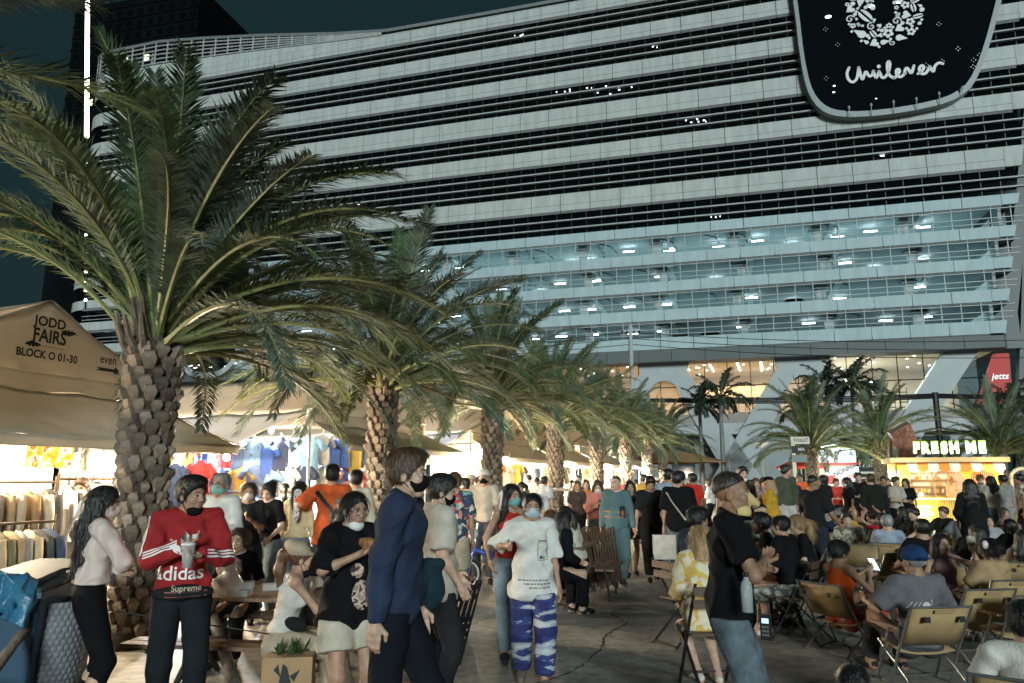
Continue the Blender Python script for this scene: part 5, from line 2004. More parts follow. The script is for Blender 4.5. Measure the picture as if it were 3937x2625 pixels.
class Shape:
    def __init__(s, k=.03):
        s.k = k
        s.pr = []
        s.cuts = []
        s.sub = []
        s.fold = 0.0
        s.ph = 0.0

    def cone(s, a, b, ra, rb, cap=False, k=None):
        s.pr.append(('c', np.asarray(a, float), np.asarray(b, float), ra, rb, cap, k))
        return s

    def chain(s, pts, rs, k=None):
        for a, b, r1, r2 in zip(pts, pts[1:], rs, rs[1:]):
            s.cone(a, b, r1, r2, False, k)
        return s

    def ell(s, c, r, Rm=None, k=None):
        s.pr.append(('e', np.asarray(c, float), np.asarray(r, float), Rm, None, None, k))
        return s

    def cut(s, p, n):
        s.cuts.append((np.asarray(p, float), unit(n)))
        return s

    @staticmethod
    def dist(p, P):
        if p[0] == 'c':
            _, a, b, ra, rb, cap, _ = p
            ab = b - a
            L2 = max(ab @ ab, 1e-9)
            t = np.clip(((P - a) @ ab) / L2, 0, 1)
            d = np.linalg.norm(P - a - t[..., None] * ab, axis=-1) - (ra + (rb - ra) * t)
            if cap:
                d = np.maximum(d, ((P - b) @ ab) / math.sqrt(L2))
            return d
        _, c, r, Rm, _, _, _ = p
        q = P - c
        if Rm is not None:
            q = q @ Rm
        k0 = np.linalg.norm(q / r, axis=-1)
        k1 = np.linalg.norm(q / (r * r), axis=-1)
        return k0 * (k0 - 1) / np.maximum(k1, 1e-6)

    @staticmethod
    def box(p):
        if p[0] == 'c':
            m = max(p[3], p[4])
            return np.minimum(p[1], p[2]) - m, np.maximum(p[1], p[2]) + m
        m = p[2].max() if p[3] is not None else p[2]
        return p[1] - m, p[1] + m

    def post(s, D, P):
        if s.fold:
            x, y, z = P[..., 0], P[..., 1], P[..., 2]
            wx = x + .05 * np.sin(9 * z + s.ph) + .03 * np.sin(13 * y - 7 * z)
            wz = z + .05 * np.sin(7 * x + 2 * s.ph) + .04 * np.sin(11 * y + s.ph)
            n1 = np.abs(np.sin(15 * wz + 9 * wx + 5 * y + s.ph))
            n2 = np.abs(np.sin(19 * wx - 8 * wz + 12 * y + 1.7 * s.ph))
            n3 = np.sin(37 * wx + 21 * wz) * np.sin(29 * y - 17 * wz + s.ph)
            D = D + s.fold * (1.5 * (n1 ** .6 - 1) + 1.1 * (n2 ** .7 - 1) + .4 * (n3 - 1))
        for p in s.sub:
            D = np.maximum(D, -s.dist(p, P))
        for p, n in s.cuts:
            D = np.maximum(D, (P - p) @ n)
        return D

    def eval(s, P):
        D = np.full(P.shape[:-1], 1.0)
        for p in s.pr:
            k = p[6] or s.k
            d = s.dist(p, P)
            hh = np.clip(.5 + .5 * (D - d) / k, 0, 1)
            D = D + (d - D) * hh - k * hh * (1 - hh)
        return s.post(D, P)

    def mesh(s, h):
        bx = [s.box(p) for p in s.pr]
        lo = np.min([b[0] for b in bx], 0) - 2.5 * h - .012
        hi = np.max([b[1] for b in bx], 0) + 2.5 * h + .012
        n = np.ceil((hi - lo) / h).astype(int) + 1
        ax = [lo[i] + h * np.arange(n[i]) for i in range(3)]
        D = np.full(tuple(n), 1.0, np.float64)
        for p, (a, b) in zip(s.pr, bx):
            k = p[6] or s.k
            m = k + 2 * h + .01
            i0 = np.maximum(np.floor((a - m - lo) / h).astype(int), 0)
            i1 = np.minimum(np.ceil((b + m - lo) / h).astype(int) + 1, n)
            sl = tuple(slice(i0[i], i1[i]) for i in range(3))
            G = np.stack(np.meshgrid(*[ax[i][i0[i]:i1[i]] for i in range(3)], indexing='ij'), -1)
            d = s.dist(p, G)
            E = D[sl]
            hh = np.clip(.5 + .5 * (E - d) / k, 0, 1)
            D[sl] = E + (d - E) * hh - k * hh * (1 - hh)
        if s.fold or s.cuts or s.sub:
            G = np.stack(np.meshgrid(*ax, indexing='ij'), -1)
            D = s.post(D, G)
        return nets(D, lo, h)


def np_mesh(name, parts, m):
    """one mesh from several (verts, quads) pieces."""
    V, F, o = [], [], 0
    for v, f in parts:
        V.append(v)
        F.append(f + o)
        o += len(v)
    V, F = np.concatenate(V), np.concatenate(F)
    me = bpy.data.meshes.new(name)
    me.vertices.add(len(V))
    me.vertices.foreach_set('co', V.astype(np.float32).ravel())
    me.loops.add(len(F) * 4)
    me.loops.foreach_set('vertex_index', F.astype(np.int32).ravel())
    me.polygons.add(len(F))
    me.polygons.foreach_set('loop_start', np.arange(0, len(F) * 4, 4, dtype=np.int32))
    me.polygons.foreach_set('use_smooth', np.ones(len(F), bool))
    for mm in (m if isinstance(m, (list, tuple)) else [m]):
        me.materials.append(mm)
    me.update(calc_edges=True)
    return me


def ik(A, T, l1, l2, pole):
    d = T - A
    L = np.linalg.norm(d)
    Lc = min(max(L, abs(l1 - l2) + .01), (l1 + l2) * .998)
    dr = unit(d)
    a = (l1 * l1 - l2 * l2 + Lc * Lc) / (2 * Lc)
    hh = math.sqrt(max(l1 * l1 - a * a, 0))
    pp = np.asarray(pole, float) - dr * (np.asarray(pole, float) @ dr)
    pp = unit(pp) if np.linalg.norm(pp) > 1e-4 else unit(np.cross(dr, V3(1, 0, .1)))
    return A + dr * a + pp * hh, A + dr * Lc


def rotm(ax, a):
    return np.array(Matrix.Rotation(a, 3, ax))


SKIN = {'light': (.52, .34, .25), 'mid': (.40, .24, .165), 'tan': (.29, .165, .105), 'dark': (.17, .09, .06)}
HAIRC = {'crop': (.022, .018, .016), 'black': (.010, .009, .009), 'brown': (.06, .032, .018), 'grey': (.25, .25, .25), 'blond': (.34, .21, .10), 'auburn': (.10, .045, .02)}


def skin_mat(k):
    m = M('skin_' + k, SKIN[k], .48, .16, 26, .18, 160, spec=.4)
    b = m.node_tree.nodes['Principled BSDF']
    b.inputs['Subsurface Weight'].default_value = .12
    b.inputs['Subsurface Radius'].default_value = (.012, .005, .003)
    return m


def hair_mat(k):
    return M('hair_' + k, HAIRC[k], .42, .35, 22, .8, 60, stretch=(1, 1, .18), spec=.5)


def fab(col, rough=.88):
    if not isinstance(col, tuple):
        return col
    return M('fabric_%d_%d_%d' % tuple(int(c * 999) for c in col), col, rough, .16, 9, .35, 90, spec=.12)


def head_shape(female=False):
    H_ = Shape(.022)
    H_.ell((0, -.014, .036), (.074, .094, .083))
    H_.ell((0, .022, -.030), (.060, .070, .082) if not female else (.057, .068, .080))
    H_.ell((0, .062, -.094), (.024, .022, .020) if not female else (.019, .020, .018))
    for sx in (-1, 1):
        H_.ell((sx * .043, .016, -.062), (.022, .034, .030) if not female else (.018, .03, .028))
        H_.ell((sx * .036, .060, -.022), (.028, .026, .028))
        H_.cone((sx * .010, .084, .026), (sx * .042, .070, .026), .0095, .0085, k=.014)
        H_.ell((sx * .077, -.004, -.008), (.009, .020, .031), k=.010)
    H_.cone((0, .088, .016), (0, .104, -.024), .008, .012, k=.010)
    H_.ell((-.011, .095, -.028), (.009, .010, .008), k=.008)
    H_.ell((.011, .095, -.028), (.009, .010, .008), k=.008)
    H_.cone((-.017, .086, -.054), (.017, .086, -.054), .0065, .0065, k=.008)
    H_.cone((-.014, .084, -.064), (.014, .084, -.064), .0075, .0075, k=.008)
    H_.sub = []
    for sx in (-1, 1):
        H_.sub.append(('e', V3(sx * .031, .097, .004), V3(.017, .014, .009), None, None, None, None))
    return H_


HEADS = {}


def head_mesh(f, h):
    key = (f, round(h, 4))
    if key not in HEADS:
        HEADS[key] = head_shape(f).mesh(h)
    return HEADS[key]


def hair_shape(style, seed=0):
    s = Shape(.03)
    s.ph = seed
    cr = lambda e, dy=0, dz=0: s.ell((0, -.016 + dy, .040 + dz), (.076 + e, .095 + e, .085 + e))
    if style == 'buzz':
        cr(.0028)
        s.cut((0, .070, .074), (0, .42, -.91))
    elif style == 'capped':
        cr(.004)
        s.cut((0, .080, .060), (0, .70, -.70))
    elif style == 'short':
        cr(.015, -.002, .004)
        s.ell((0, .045, .100), (.060, .045, .030))
        s.cut((0, .086, .066), (0, .78, -.62))
        s.fold = .004
    elif style == 'bob':
        cr(.015)
        for sx in (-1, 1):
            s.cone((sx * .072, -.02, .03), (sx * .078, -.005, -.08), .032, .030)
        s.cone((0, -.07, .02), (0, -.07, -.08), .055, .045)
        s.cut((0, .080, .058), (0, .9, -.43)) if False else None
        s.fold = .003
        s.sub.append(('e', V3(0, .085, -.035), V3(.062, .075, .105), None, None, None, None))
    elif style in ('long', 'longer'):
        L = -.30 if style == 'long' else -.46
        cr(.014)
        for sx in (-1, 1):
            s.cone((sx * .066, -.02, .03), (sx * .088, -.012, -.13), .036, .038)
            s.cone((sx * .088, -.012, -.13), (sx * .085, -.06, L + .06), .038, .026)
        for sx in (-.035, 0, .035):
            s.cone((sx, -.075, .02), (sx * 1.7, -.105, -.16), .052, .056)
            s.cone((sx * 1.7, -.105, -.16), (sx * 1.8, -.095, L), .056, .032)
        s.fold = .005
        s.sub.append(('e', V3(0, .092, -.030), V3(.060, .080, .105), None, None, None, None))
    elif style in ('pony', 'bun'):
        cr(.010)
        if style == 'pony':
            s.chain([(0, -.10, .055), (0, -.155, .02), (0, -.160, -.10), (.01, -.13, -.26)], [.028, .040, .042, .014])
        else:
            s.ell((0, -.105, .085), (.05, .045, .045))
        s.cut((0, .082, .070), (0, .80, -.60))
        s.sub.append(('e', V3(0, .092, -.030), V3(.060, .080, .100), None, None, None, None))
        s.fold = .003
    elif style == 'bald':
        cr(.006)
        s.sub.append(('e', V3(0, .02, .13), V3(.055, .085, .045), None, None, None, None))
        s.cut((0, .03, .03), (0, .78, -.62))
    return s


HAIRM = {}


def strands(hm, style, n=1500):
    """fine locks lying on the hair surface, following the combing direction."""
    V, F = hm
    r_ = np.random.default_rng(5)
    if style == 'buzz':
        n, ln = 700, .007
    elif style in ('short', 'bald'):
        n, ln = 1500, .045
    else:
        n, ln = 1800, .10
    cc = V[F].mean(1)
    ok = np.nonzero(~((cc[:, 1] > .045) & (cc[:, 2] < (.105 if style in ('short', 'bald', 'buzz') else .12))))[0]
    fi = ok[r_.integers(0, len(ok), n)]
    q = V[F[fi]]
    c = q.mean(1)
    nn = np.cross(q[:, 2] - q[:, 0], q[:, 3] - q[:, 1])
    nn /= np.maximum(np.linalg.norm(nn, axis=1), 1e-9)[:, None]
    d = c - np.array([0.012, -.045, .13])
    low = (c[:, 2] < .03)
    d[low] = np.array([0, -.1, -1.0])
    d += r_.normal(0, .25, d.shape) * np.linalg.norm(d, axis=1)[:, None]
    d -= nn * (d * nn).sum(1)[:, None]
    d /= np.maximum(np.linalg.norm(d, axis=1), 1e-9)[:, None]
    L = ln * r_.uniform(.5, 1.3, n)[:, None]
    w = np.cross(d, nn) * (.0011 + .0006 * r_.random(n))[:, None]
    lift = r_.uniform(.001, .006, n)[:, None]
    a = c - nn * .002
    b = c + d * L * .5 + nn * lift
    e = c + d * L + nn * (lift * 1.3 - L * .12)
    e[:, 2] -= (L[:, 0] * .15)
    Vs = np.stack([a - w, a + w, b + w, b - w, e + w * .2, e - w * .2], 1).reshape(-1, 3)
    k = np.arange(n)[:, None] * 6
    Fs = np.concatenate([k + np.array([0, 1, 2, 3]), k + np.array([3, 2, 4, 5])])
    return Vs, Fs



def person(label, X, Y, face, h=1.7, f=False, skin='light', hair=('short', 'black'), top=None, bottom=None, pose='stand', hands=None, elbows=None, lean=None, head=(0, 0), mask=None, shoes=(.02, .02, .02),
           feet=None, knees=None, group=None, pz=None, glasses=False, cap=None, bulk=1.0, roll=0.0, gz=0.0, lipc=None):
    """a posed person. local frame: x to their right, y forward, z up; metres for a 1.70 m figure, scaled to h."""
    dist = math.hypot(X, Y)
    vox = min(.034, max(.0115, .0027 * dist))
    hvox = min(.016, max(.0060, .00105 * dist))
    s = h / 1.70
    root = empty('person', (X, Y, gz), R(face), label, 'person', group)
    sit = pose in ('sit', 'camp', 'low')
    pel = {'stand': .95, 'walk': .94, 'sit': .56, 'camp': .345, 'low': .25}[pose] if pz is None else pz
    if lean is None:
        lean = {'stand': 2, 'walk': 3, 'sit': 8, 'camp': -16, 'low': 10}[pose]
    U = V3(math.sin(R(roll)), math.sin(R(lean)), math.cos(R(lean)))
    U = unit(U)
    Fw = unit(V3(0, math.cos(R(lean)), -math.sin(R(lean))))
    Rt = np.cross(Fw, U)
    TR = np.stack([Rt, Fw, U], 1)
    P0 = V3(0, 0, pel)
    sw = .136 if f else .160
    nb = P0 + U * .50
    sh = {q: P0 + U * .455 + Rt * q * sw for q in (-1, 1)}
    if hands is None:
        hands = {'stand': ((-.25, .03, .80), (.25, .03, .80)), 'walk': ((-.24, .16, .84), (.24, -.10, .82)), 'sit': ((-.13, .36, .66), (.13, .36, .66)), 'camp': ((-.22, .30, .48), (.22, .30, .48)), 'low': ((-.12, .3, .4), (.12, .3, .4))}[pose]
    if feet is None:
        feet = {'stand': ((-.10, .01), (.10, -.01)), 'walk': ((-.08, -.20), (.08, .24)), 'sit': ((-.12, .42), (.12, .40)), 'camp': ((-.13, .52), (.13, .48)), 'low': ((-.15, .4), (.15, .4))}[pose]
    el, wr, ha = {}, {}, {}
    for i, q in enumerate((-1, 1)):
        pole = (q * .5, -.8, -.4) if elbows is None or elbows[i] is None else elbows[i]
        el[q], wr[q] = ik(sh[q], V3(*hands[i]), .285, .25, pole)
    hip = {q: P0 + Rt * q * .088 - U * .05 for q in (-1, 1)}
    kn, an = {}, {}
    for i, q in enumerate((-1, 1)):
        az = feet[i][2] if len(feet[i]) > 2 else .085
        pole = (q * .12, 1, .25) if knees is None or knees[i] is None else knees[i]
        kn[q], an[q] = ik(hip[q], V3(feet[i][0], feet[i][1], az), .435, .42, pole)
    # ---------------- body
    b = Shape(.035)
    bk = bulk
    b.ell(P0 + U * .0, V3(.120 * bk, .080 * bk, .100), TR)
    b.ell(P0 + U * .16, V3(.108 * bk if not f else .096 * bk, .078 * bk, .12), TR)
    b.ell(P0 + U * .33 + Fw * .005, V3(.128 * bk if not f else .110 * bk, .090 * bk, .145), TR)
    b.cone(sh[-1] + U * .0, sh[1] + U * .0, .046, .046)
    for q in (-1, 1):
        b.cone(nb + U * .02, sh[q] + U * .005, .045, .030)
    b.cone(P0 + U * .44, nb + U * .075 + Fw * .012, .056, .050)
    for q in (-1, 1):
        b.cone(sh[q], el[q], .047 * bk if not f else .039 * bk, .036 * bk if not f else .031 * bk)
        b.chain([el[q], el[q] + (wr[q] - el[q]) * .35, wr[q]], [.034 * bk if not f else .029, .036 * bk if not f else .031, .024])
        b.cone(hip[q], kn[q], .076 * bk, .051)
        b.chain([kn[q], kn[q] + (an[q] - kn[q]) * .3 - Fw * .012, an[q]], [.050, .053, .034])
        fd = unit(V3(q * .12, 1, 0))
        toe = an[q] + fd * .15 + V3(0, 0, -.06)
        heel = an[q] - fd * .045 + V3(0, 0, -.052)
        b.cone(an[q], heel, .032, .030)
        b.chain([heel, an[q] + fd * .06 + V3(0, 0, -.045), toe], [.030, .036, .024])
    parts = [b.mesh(vox)]
    # hands: palm, four fingers of different length, thumb
    for i, q in enumerate((-1, 1)):
        if dist > 24:
            hs = Shape(.012)
        else:
            hs = Shape(.010)
        ad = unit(wr[q] - el[q])
        fwd = Fw if abs(ad @ Fw) < .8 else -U
        pn = unit(np.cross(ad, fwd)) * -q      # palm faces inwards
        side = unit(np.cross(pn, ad)) * q
        if side @ Fw < 0 and abs(ad @ Fw) < .8:
            side = -side
        pc = wr[q] + ad * .055
        hs.cone(wr[q] - ad * .02, pc, .023, .026)
        for j, (so, ln) in enumerate(((.026, .072), (.009, .080), (-.009, .074), (-.026, .058))):
            base = wr[q] + ad * .088 + side * so
            cu = .35 + .1 * j
            d1 = unit(ad + pn * cu * .6)
            d2 = unit(ad * .6 + pn * cu * 1.8)
            hs.cone(wr[q] + ad * .03 + side * so * .8, base, .0125, .0105)
            hs.chain([base, base + d1 * ln * .55, base + d1 * ln * .55 + d2 * ln * .5], [.0100, .0090, .0078], .006)
        tb = wr[q] + ad * .035 + side * .026
        hs.chain([tb, tb + unit(side * .8 + ad * .8 + pn * .3) * .042, tb + unit(side * .8 + ad * .8 + pn * .3) * .042 + unit(ad + pn * .4) * .032], [.0135, .0115, .009], .008)
        parts.append(hs.mesh(max(.0058, hvox * .85)))
    # head
    hy, hp = R(head[0]), R(head[1])
    HR = rotm('Z', hy) @ rotm('X', hp)
    hc = nb + unit(U + V3(0, 0, 1.2)) * .118 + (HR @ V3(0, .022, 0))
    hv, hf = head_mesh(f, hvox)
    parts.append((hv @ HR.T + hc, hf))
    body = np_mesh('body', [((v * s), fc) for v, fc in parts], skin_mat(skin))
    place('body', body, root)
    T4 = Matrix.Scale(s, 4) @ Matrix.Translation(hc) @ Matrix([list(r) for r in HR]).to_4x4()

    def hchild(name, me):
        o = place(name, me, root)
        o.matrix_local = T4
        return o
    # hair / caps
    if hair and hair[0] != 'none':
        if cap:
            hair = ('capped' if hair[0] in ('short', 'buzz', 'bald') else hair[0], hair[1])
        key = (hair[0], round(hvox, 4), hair[1], bool(cap))
        if key not in HAIRM:
            hm_ = hair_shape(hair[0]).mesh(hvox * 1.1)
            HAIRM[key] = np_mesh('hair', [hm_] + ([strands(hm_, hair[0])] if dist < 11 and not cap else []), hair_mat(hair[1]))
        hchild('hair', HAIRM[key])
    if cap:
        kind, cc = cap
        c = Shape(.012)
        if kind == 'cap':
            c.ell((0, -.016, .052), (.096, .116, .094))
            c.cut((0, 0, .030), (0, -.05, -1))
            c.cone((-.035, .09, .042), (.035, .09, .042), .012, .012)
            c.ell((0, .125, .040), (.070, .060, .009))
        elif kind == 'backcap':
            c.ell((0, -.016, .052), (.096, .116, .094))
            c.cut((0, 0, .022), (0, .1, -1))
            c.ell((0, -.128, .030), (.060, .045, .009))
        elif kind == 'beret':
            c.ell((0, -.045, .085), (.108, .120, .062), np.array(Matrix.Rotation(R(-18), 3, 'X')))
            c.ell((0, -.02, .055), (.090, .108, .030))
            c.fold = .004
        elif kind == 'bucket':
            c.ell((0, -.016, .06), (.097, .117, .088))
            c.cut((0, 0, .03), (0, 0, -1))
            c.ell((0, -.01, .035), (.145, .155, .014))
        hchild('cap', np_mesh('cap', [c.mesh(max(.007, hvox))], fab(cc)))
    # face details
    if dist < 17:
        e = MB()
        for sx in (-1, 1):
            e.ball((sx * .031, .0795, .004), (.0125, .010, .0075), 10, 6, 0)
            e.ball((sx * .031, .0868, .004), (.0062, .0042, .0066), 8, 6, 1)
            e.tube([(sx * .018, .0880, .0085), (sx * .031, .0895, .0125), (sx * .045, .083, .0085)], .0020, 5, True, 1)
        hchild('eyes', e.mesh('eyes', [M('eye_white', (.62, .58, .55), .3, 0), M('eye_dark', (.012, .008, .006), .25, 0)], True))
        e = MB()
        for sx in (-1, 1):
            e.tube([(sx * .012, .0925, .026), (sx * .028, .0905, .032), (sx * .046, .078, .027)], [.0030, .0034, .0016], 6)
        hchild('eyebrows', e.mesh('eyebrows', hair_mat(hair[1] if hair else 'black')))
        if mask is None or mask[1] == 'chin':
            l = MB()
            l.ball((0, .0915, -.0545), (.019, .0045, .0046), 10, 6)
            l.ball((0, .0910, -.0632), (.016, .0045, .0050), 10, 6)
            hchild('lips', l.mesh('lips', M('lips_' + ('red' if lipc else 'rose'), (.40, .07, .06) if lipc else (.33, .14, .11), .4, .05), True))
    if mask:
        mc, mp = mask[0], mask[1]
        k = Shape(.016)
        dz = 0 if mp == 'on' else -.052
        dy = 0 if mp == 'on' else -.006
        k.ell((0, .034 + dy, -.044 + dz), (.066, .072, .055) if mp != 'chin' else (.060, .064, .046))
        if mp != 'chin':
            k.ell((0, .085, -.030), (.030, .032, .036))
        if mp == 'beak':
            dz = 0
            k.cone((0, .06, .0), (0, .128, -.052), .03, .020)
        k.cut((0, .020 + dy, 0), (0, -1, -.15))
        k.cut((0, 0, .012 + dz if mp != 'beak' else .010), (0, -.25, 1))
        k.cut((0, 0, -.108 + dz), (0, -.15, -1))
        o = hchild('face_mask', np_mesh('face_mask', [k.mesh(max(.006, hvox * .9))], fab(mc, .8)))
        if dist < 9:
            l = MB()
            for sx in (-1, 1):
                l.tube([(sx * .064, .035, -.02 + dz * .5), (sx * .078, .005, .0), (sx * .083, -.016, .0)], .0022, 5)
                l.tube([(sx * .062, .03, -.07 + dz * .6), (sx * .077, .0, -.035), (sx * .083, -.016, -.018)], .0022, 5)
            hchild('ear_loop', l.mesh('ear_loop', fab(mc, .8)))
    if glasses:
        l = MB()
        for sx in (-1, 1):
            l.tube([(sx * .033 + .024 * math.cos(a), .100, .002 + .022 * math.sin(a)) for a in [2 * PI * i / 14 for i in range(15)]], .0020, 5)
            l.tube([(sx * .056, .098, .006), (sx * .080, .02, .008), (sx * .082, -.02, -.002)], .0018, 5)
        l.tube([(-.010, .102, .004), (.010, .102, .004)], .0018, 5)
        hchild('glasses', l.mesh('glasses', M('wire_frame', (.10, .07, .05), .3, 0, metal=.8)))
    # ---------------- top
    out = {'root': root, 's': s, 'P0': P0, 'U': U, 'Fw': Fw, 'Rt': Rt, 'wr': wr, 'el': el, 'sh': sh, 'T4': T4, 'nb': nb, 'kn': kn, 'an': an, 'hip': hip}
    if top:
        col = top['c']
        lo_ = top.get('loose', .014) * .8 - (.004 if dist < 8 else 0)
        slv = top.get('sleeve', .72)
        hem = top.get('hem', .04)
        k = Shape(.024)
        k.ph = X * 3.1 + Y
        k.fold = top.get('fold', .0060) * (1.55 if dist < 8 else 1.0)
        k.ell(P0 + U * .33 + Fw * .005, V3((.136 if not f else .118) * bk + lo_, .096 * bk + lo_, .160), TR)
        k.ell(P0 + U * .16, V3((.118 if not f else .104) * bk + lo_ * 1.1, .086 * bk + lo_ * 1.1, .13), TR)
        if f:
            for q in (-1, 1):
                k.ell(P0 + U * .325 + Fw * .085 + Rt * q * .062, V3(.052, .042, .055), TR)
        if hem > -.08:
            k.ell(P0 + U * .02, V3(.148 * bk + lo_ * 1.1, .106 * bk + lo_ * 1.1, .14 + max(0, hem) * .6), TR)
        if hem > .12:
            bl_ = (bottom or {}).get('loose', .014)
            k.ell(P0 - U * .12, V3(max(.156 * bk + lo_ * 1.3, .178 + bl_), max(.112 * bk + lo_ * 1.3, .100 + bl_), .16), TR)
        if slv > 0:
            k.cone(sh[-1] + U * .002, sh[1] + U * .002, .050 + lo_ * .3, .050 + lo_ * .3)
            for q in (-1, 1):
                k.cone(nb - U * .005, sh[q] + U * .006, .050, .036 + lo_ * .3)
        else:
            k.cone(sh[-1] * .72 + sh[1] * .28 + U * .012, sh[1] * .72 + sh[-1] * .28 + U * .012, .044, .044)
        for q in (-1, 1):
            if slv <= 0:
                continue
            ra = (.050 if not f else .042) * bk + lo_ * .75
            if slv <= 1:
                e = sh[q] + (el[q] - sh[q]) * slv
                k.cone(sh[q], e, ra, ra * 1.02 + lo_ * .25, True, .02)
            else:
                k.cone(sh[q], el[q], ra, .042 * bk + lo_ * .5, k=.025)
                e = el[q] + (wr[q] - el[q]) * min(1.0, slv - 1)
                k.cone(el[q], e, .042 * bk + lo_ * .5, .032 + lo_ * .3, True, .02)
        k.cut(P0 - U * hem, -U)
        k.cut(nb + U * (.030 + top.get('collar', 0)), U + Fw * top.get('neck', .45))
        out['top_shape'] = k
        place('top', np_mesh('top', [(lambda r: (r[0] * s, r[1]))(k.mesh(vox))], fab(col)), root)
    # ---------------- bottom
    if bottom:
        kind = bottom.get('kind', 'pants')
        lo_ = bottom.get('loose', .014)
        k = Shape(.03)
        k.ph = X * 2.3
        k.fold = .0045
        k.ell(P0 + U * .0, V3(.142 * bk + lo_ * .3, .100 * bk + lo_ * .3, .12), TR)
        if kind == 'skirt':
            kz_ = (kn[-1] + kn[1]) / 2
            k.cone(P0, kz_ - V3(0, 0, .02), .15, .20, True)
        else:
            for q in (-1, 1):
                if kind == 'shorts':
                    e = hip[q] + (kn[q] - hip[q]) * bottom.get('len', .55)
                    k.cone(hip[q], e, .088 * bk + lo_, .078 * bk + lo_ * 1.8, True, .02)
                else:
                    k.cone(hip[q], kn[q], .086 * bk + lo_, .058 + lo_, k=.02)
                    e = kn[q] + (an[q] - kn[q]) * bottom.get('len', .93)
                    k.cone(kn[q], e, .058 + lo_, .046 + lo_ * 1.1, True, .02)
        k.cut(P0 + U * min(.10, .07 - (top or {}).get('hem', .04)), U)
        out['bottom_shape'] = k
        place('bottom', np_mesh('bottom', [(lambda r: (r[0] * s, r[1]))(k.mesh(vox))], fab(bottom['c'])), root)
    if shoes is not None and dist < 30:
        for q in (-1, 1):
            k = Shape(.02)
            fd = unit(V3(q * .12, 1, 0))
            toe = an[q] + fd * .16 + V3(0, 0, -.052)
            heel = an[q] - fd * .045 + V3(0, 0, -.045)
            k.chain([heel, an[q] + fd * .05 + V3(0, 0, -.035), toe], [.038, .045, .033])
            k.cut((0, 0, an[q][2] - .085), (0, 0, -1))
            place('shoe', np_mesh('shoe', [(lambda r: (r[0] * s, r[1]))(k.mesh(max(.012, vox * .8)))], fab(shoes, .5)), root)
    return out


def project(shape, P, d, maxd=.5):
    """slide points along d until they rest on the shape."""
    P = np.array(P, float)
    d = unit(d)
    t = np.zeros(len(P))
    for _ in range(60):
        v = shape.eval(P + t[:, None] * d)
        t += np.clip(v - .003, -.01, .03)
    return P + t[:, None] * d


def print_on(pp, me_or_poly, centre, size, m, name='print', shape='top_shape', right=None, up=None, out=None):
    """flat print draped on a garment: 2-D mesh or outline list laid on the cloth."""
    sh_ = pp[shape]
    Fw, U, Rt = pp['Fw'], pp['U'], pp['Rt']
    out = Fw if out is None else np.asarray(out, float)
    r_ = -Rt if right is None else np.asarray(right, float)   # seen from in front, text runs to the wearer's left
    u_ = U if up is None else np.asarray(up, float)
    if isinstance(me_or_poly, bpy.types.Mesh):
        bm = bmesh.new()
        bm.from_mesh(me_or_poly)
        bmesh.ops.triangulate(bm, faces=bm.faces[:])
        for _ in range(2):
            ed = [e for e in bm.edges if e.calc_length() * size > .025]
            if ed:
                bmesh.ops.subdivide_edges(bm, edges=ed, cuts=1)
        bmesh.ops.triangulate(bm, faces=bm.faces[:])
        bm.verts.index_update()
        P2 = [(v.co.x, v.co.y) for v in bm.verts]
        F = [tuple(v.index for v in fc.verts) for fc in bm.faces]
        bm.free()
    else:
        P2, F = [], []
        for poly in me_or_poly:
            k = len(P2)
            cx_ = sum(p[0] for p in poly) / len(poly)
            cy_ = sum(p[1] for p in poly) / len(poly)
            P2.append((cx_, cy_))
            n = len(poly)
            for p in poly:
                P2.append(((p[0] + cx_) / 2, (p[1] + cy_) / 2))
            for p in poly:
                P2.append(p)
            for i in range(n):
                j = (i + 1) % n
                F += [(k, k + 1 + i, k + 1 + j), (k + 1 + i, k + 1 + n + i, k + 1 + n + j), (k + 1 + i, k + 1 + n + j, k + 1 + j)]
    c = pp['P0'] + Rt * centre[0] + U * centre[1]
    P = np.array([c + r_ * a * size + u_ * b_ * size + out * .35 for a, b_ in P2])
    P = project(sh_, P, -out)
    me = bpy.data.meshes.new(name)
    me.from_pydata([tuple(p * pp['s']) for p in P], [], F)
    me.materials.append(m)
    me.update()
    return place(name, me, pp['root'])


def strap(pp, a, b, m, w=.03, front=True, name='strap', n=18):
    """band across the torso from point a to b given in (right, up, side) of the torso frame."""
    sh_ = pp['top_shape']
    Rt, U, Fw, P0 = pp['Rt'], pp['U'], pp['Fw'], pp['P0']
    o = Fw if front else -Fw
    rows = [[], []]
    dx, dz = b[0] - a[0], b[1] - a[1]
    l = math.hypot(dx, dz)
    for i in range(n + 1):
        t = i / n
        c = P0 + Rt * (a[0] + dx * t) + U * (a[1] + dz * t) + o * .4
        for j, sg in enumerate((-1, 1)):
            rows[j].append(c + (Rt * (-dz / l) + U * (dx / l)) * w / 2 * sg)
    P = project(sh_, np.array(rows[0] + rows[1]), -o) + o * .004
    mb = MB()
    mb.sheet([[tuple(p * pp['s']) for p in P[:n + 1]], [tuple(p * pp['s']) for p in P[n + 1:]]])
    ob = mb.build(name, m, pp['root'])
    thick(ob, .005, 1)
    return ob


def held(pp, q, off=(0, 0, 0)):
    """world point just beyond wrist q (-1 left, 1 right)."""
    ad = unit(pp['wr'][q] - pp['el'][q])
    p = (pp['wr'][q] + ad * .085 + np.array(off)) * pp['s']
    return pp['root'].matrix_basis @ Vector(p)

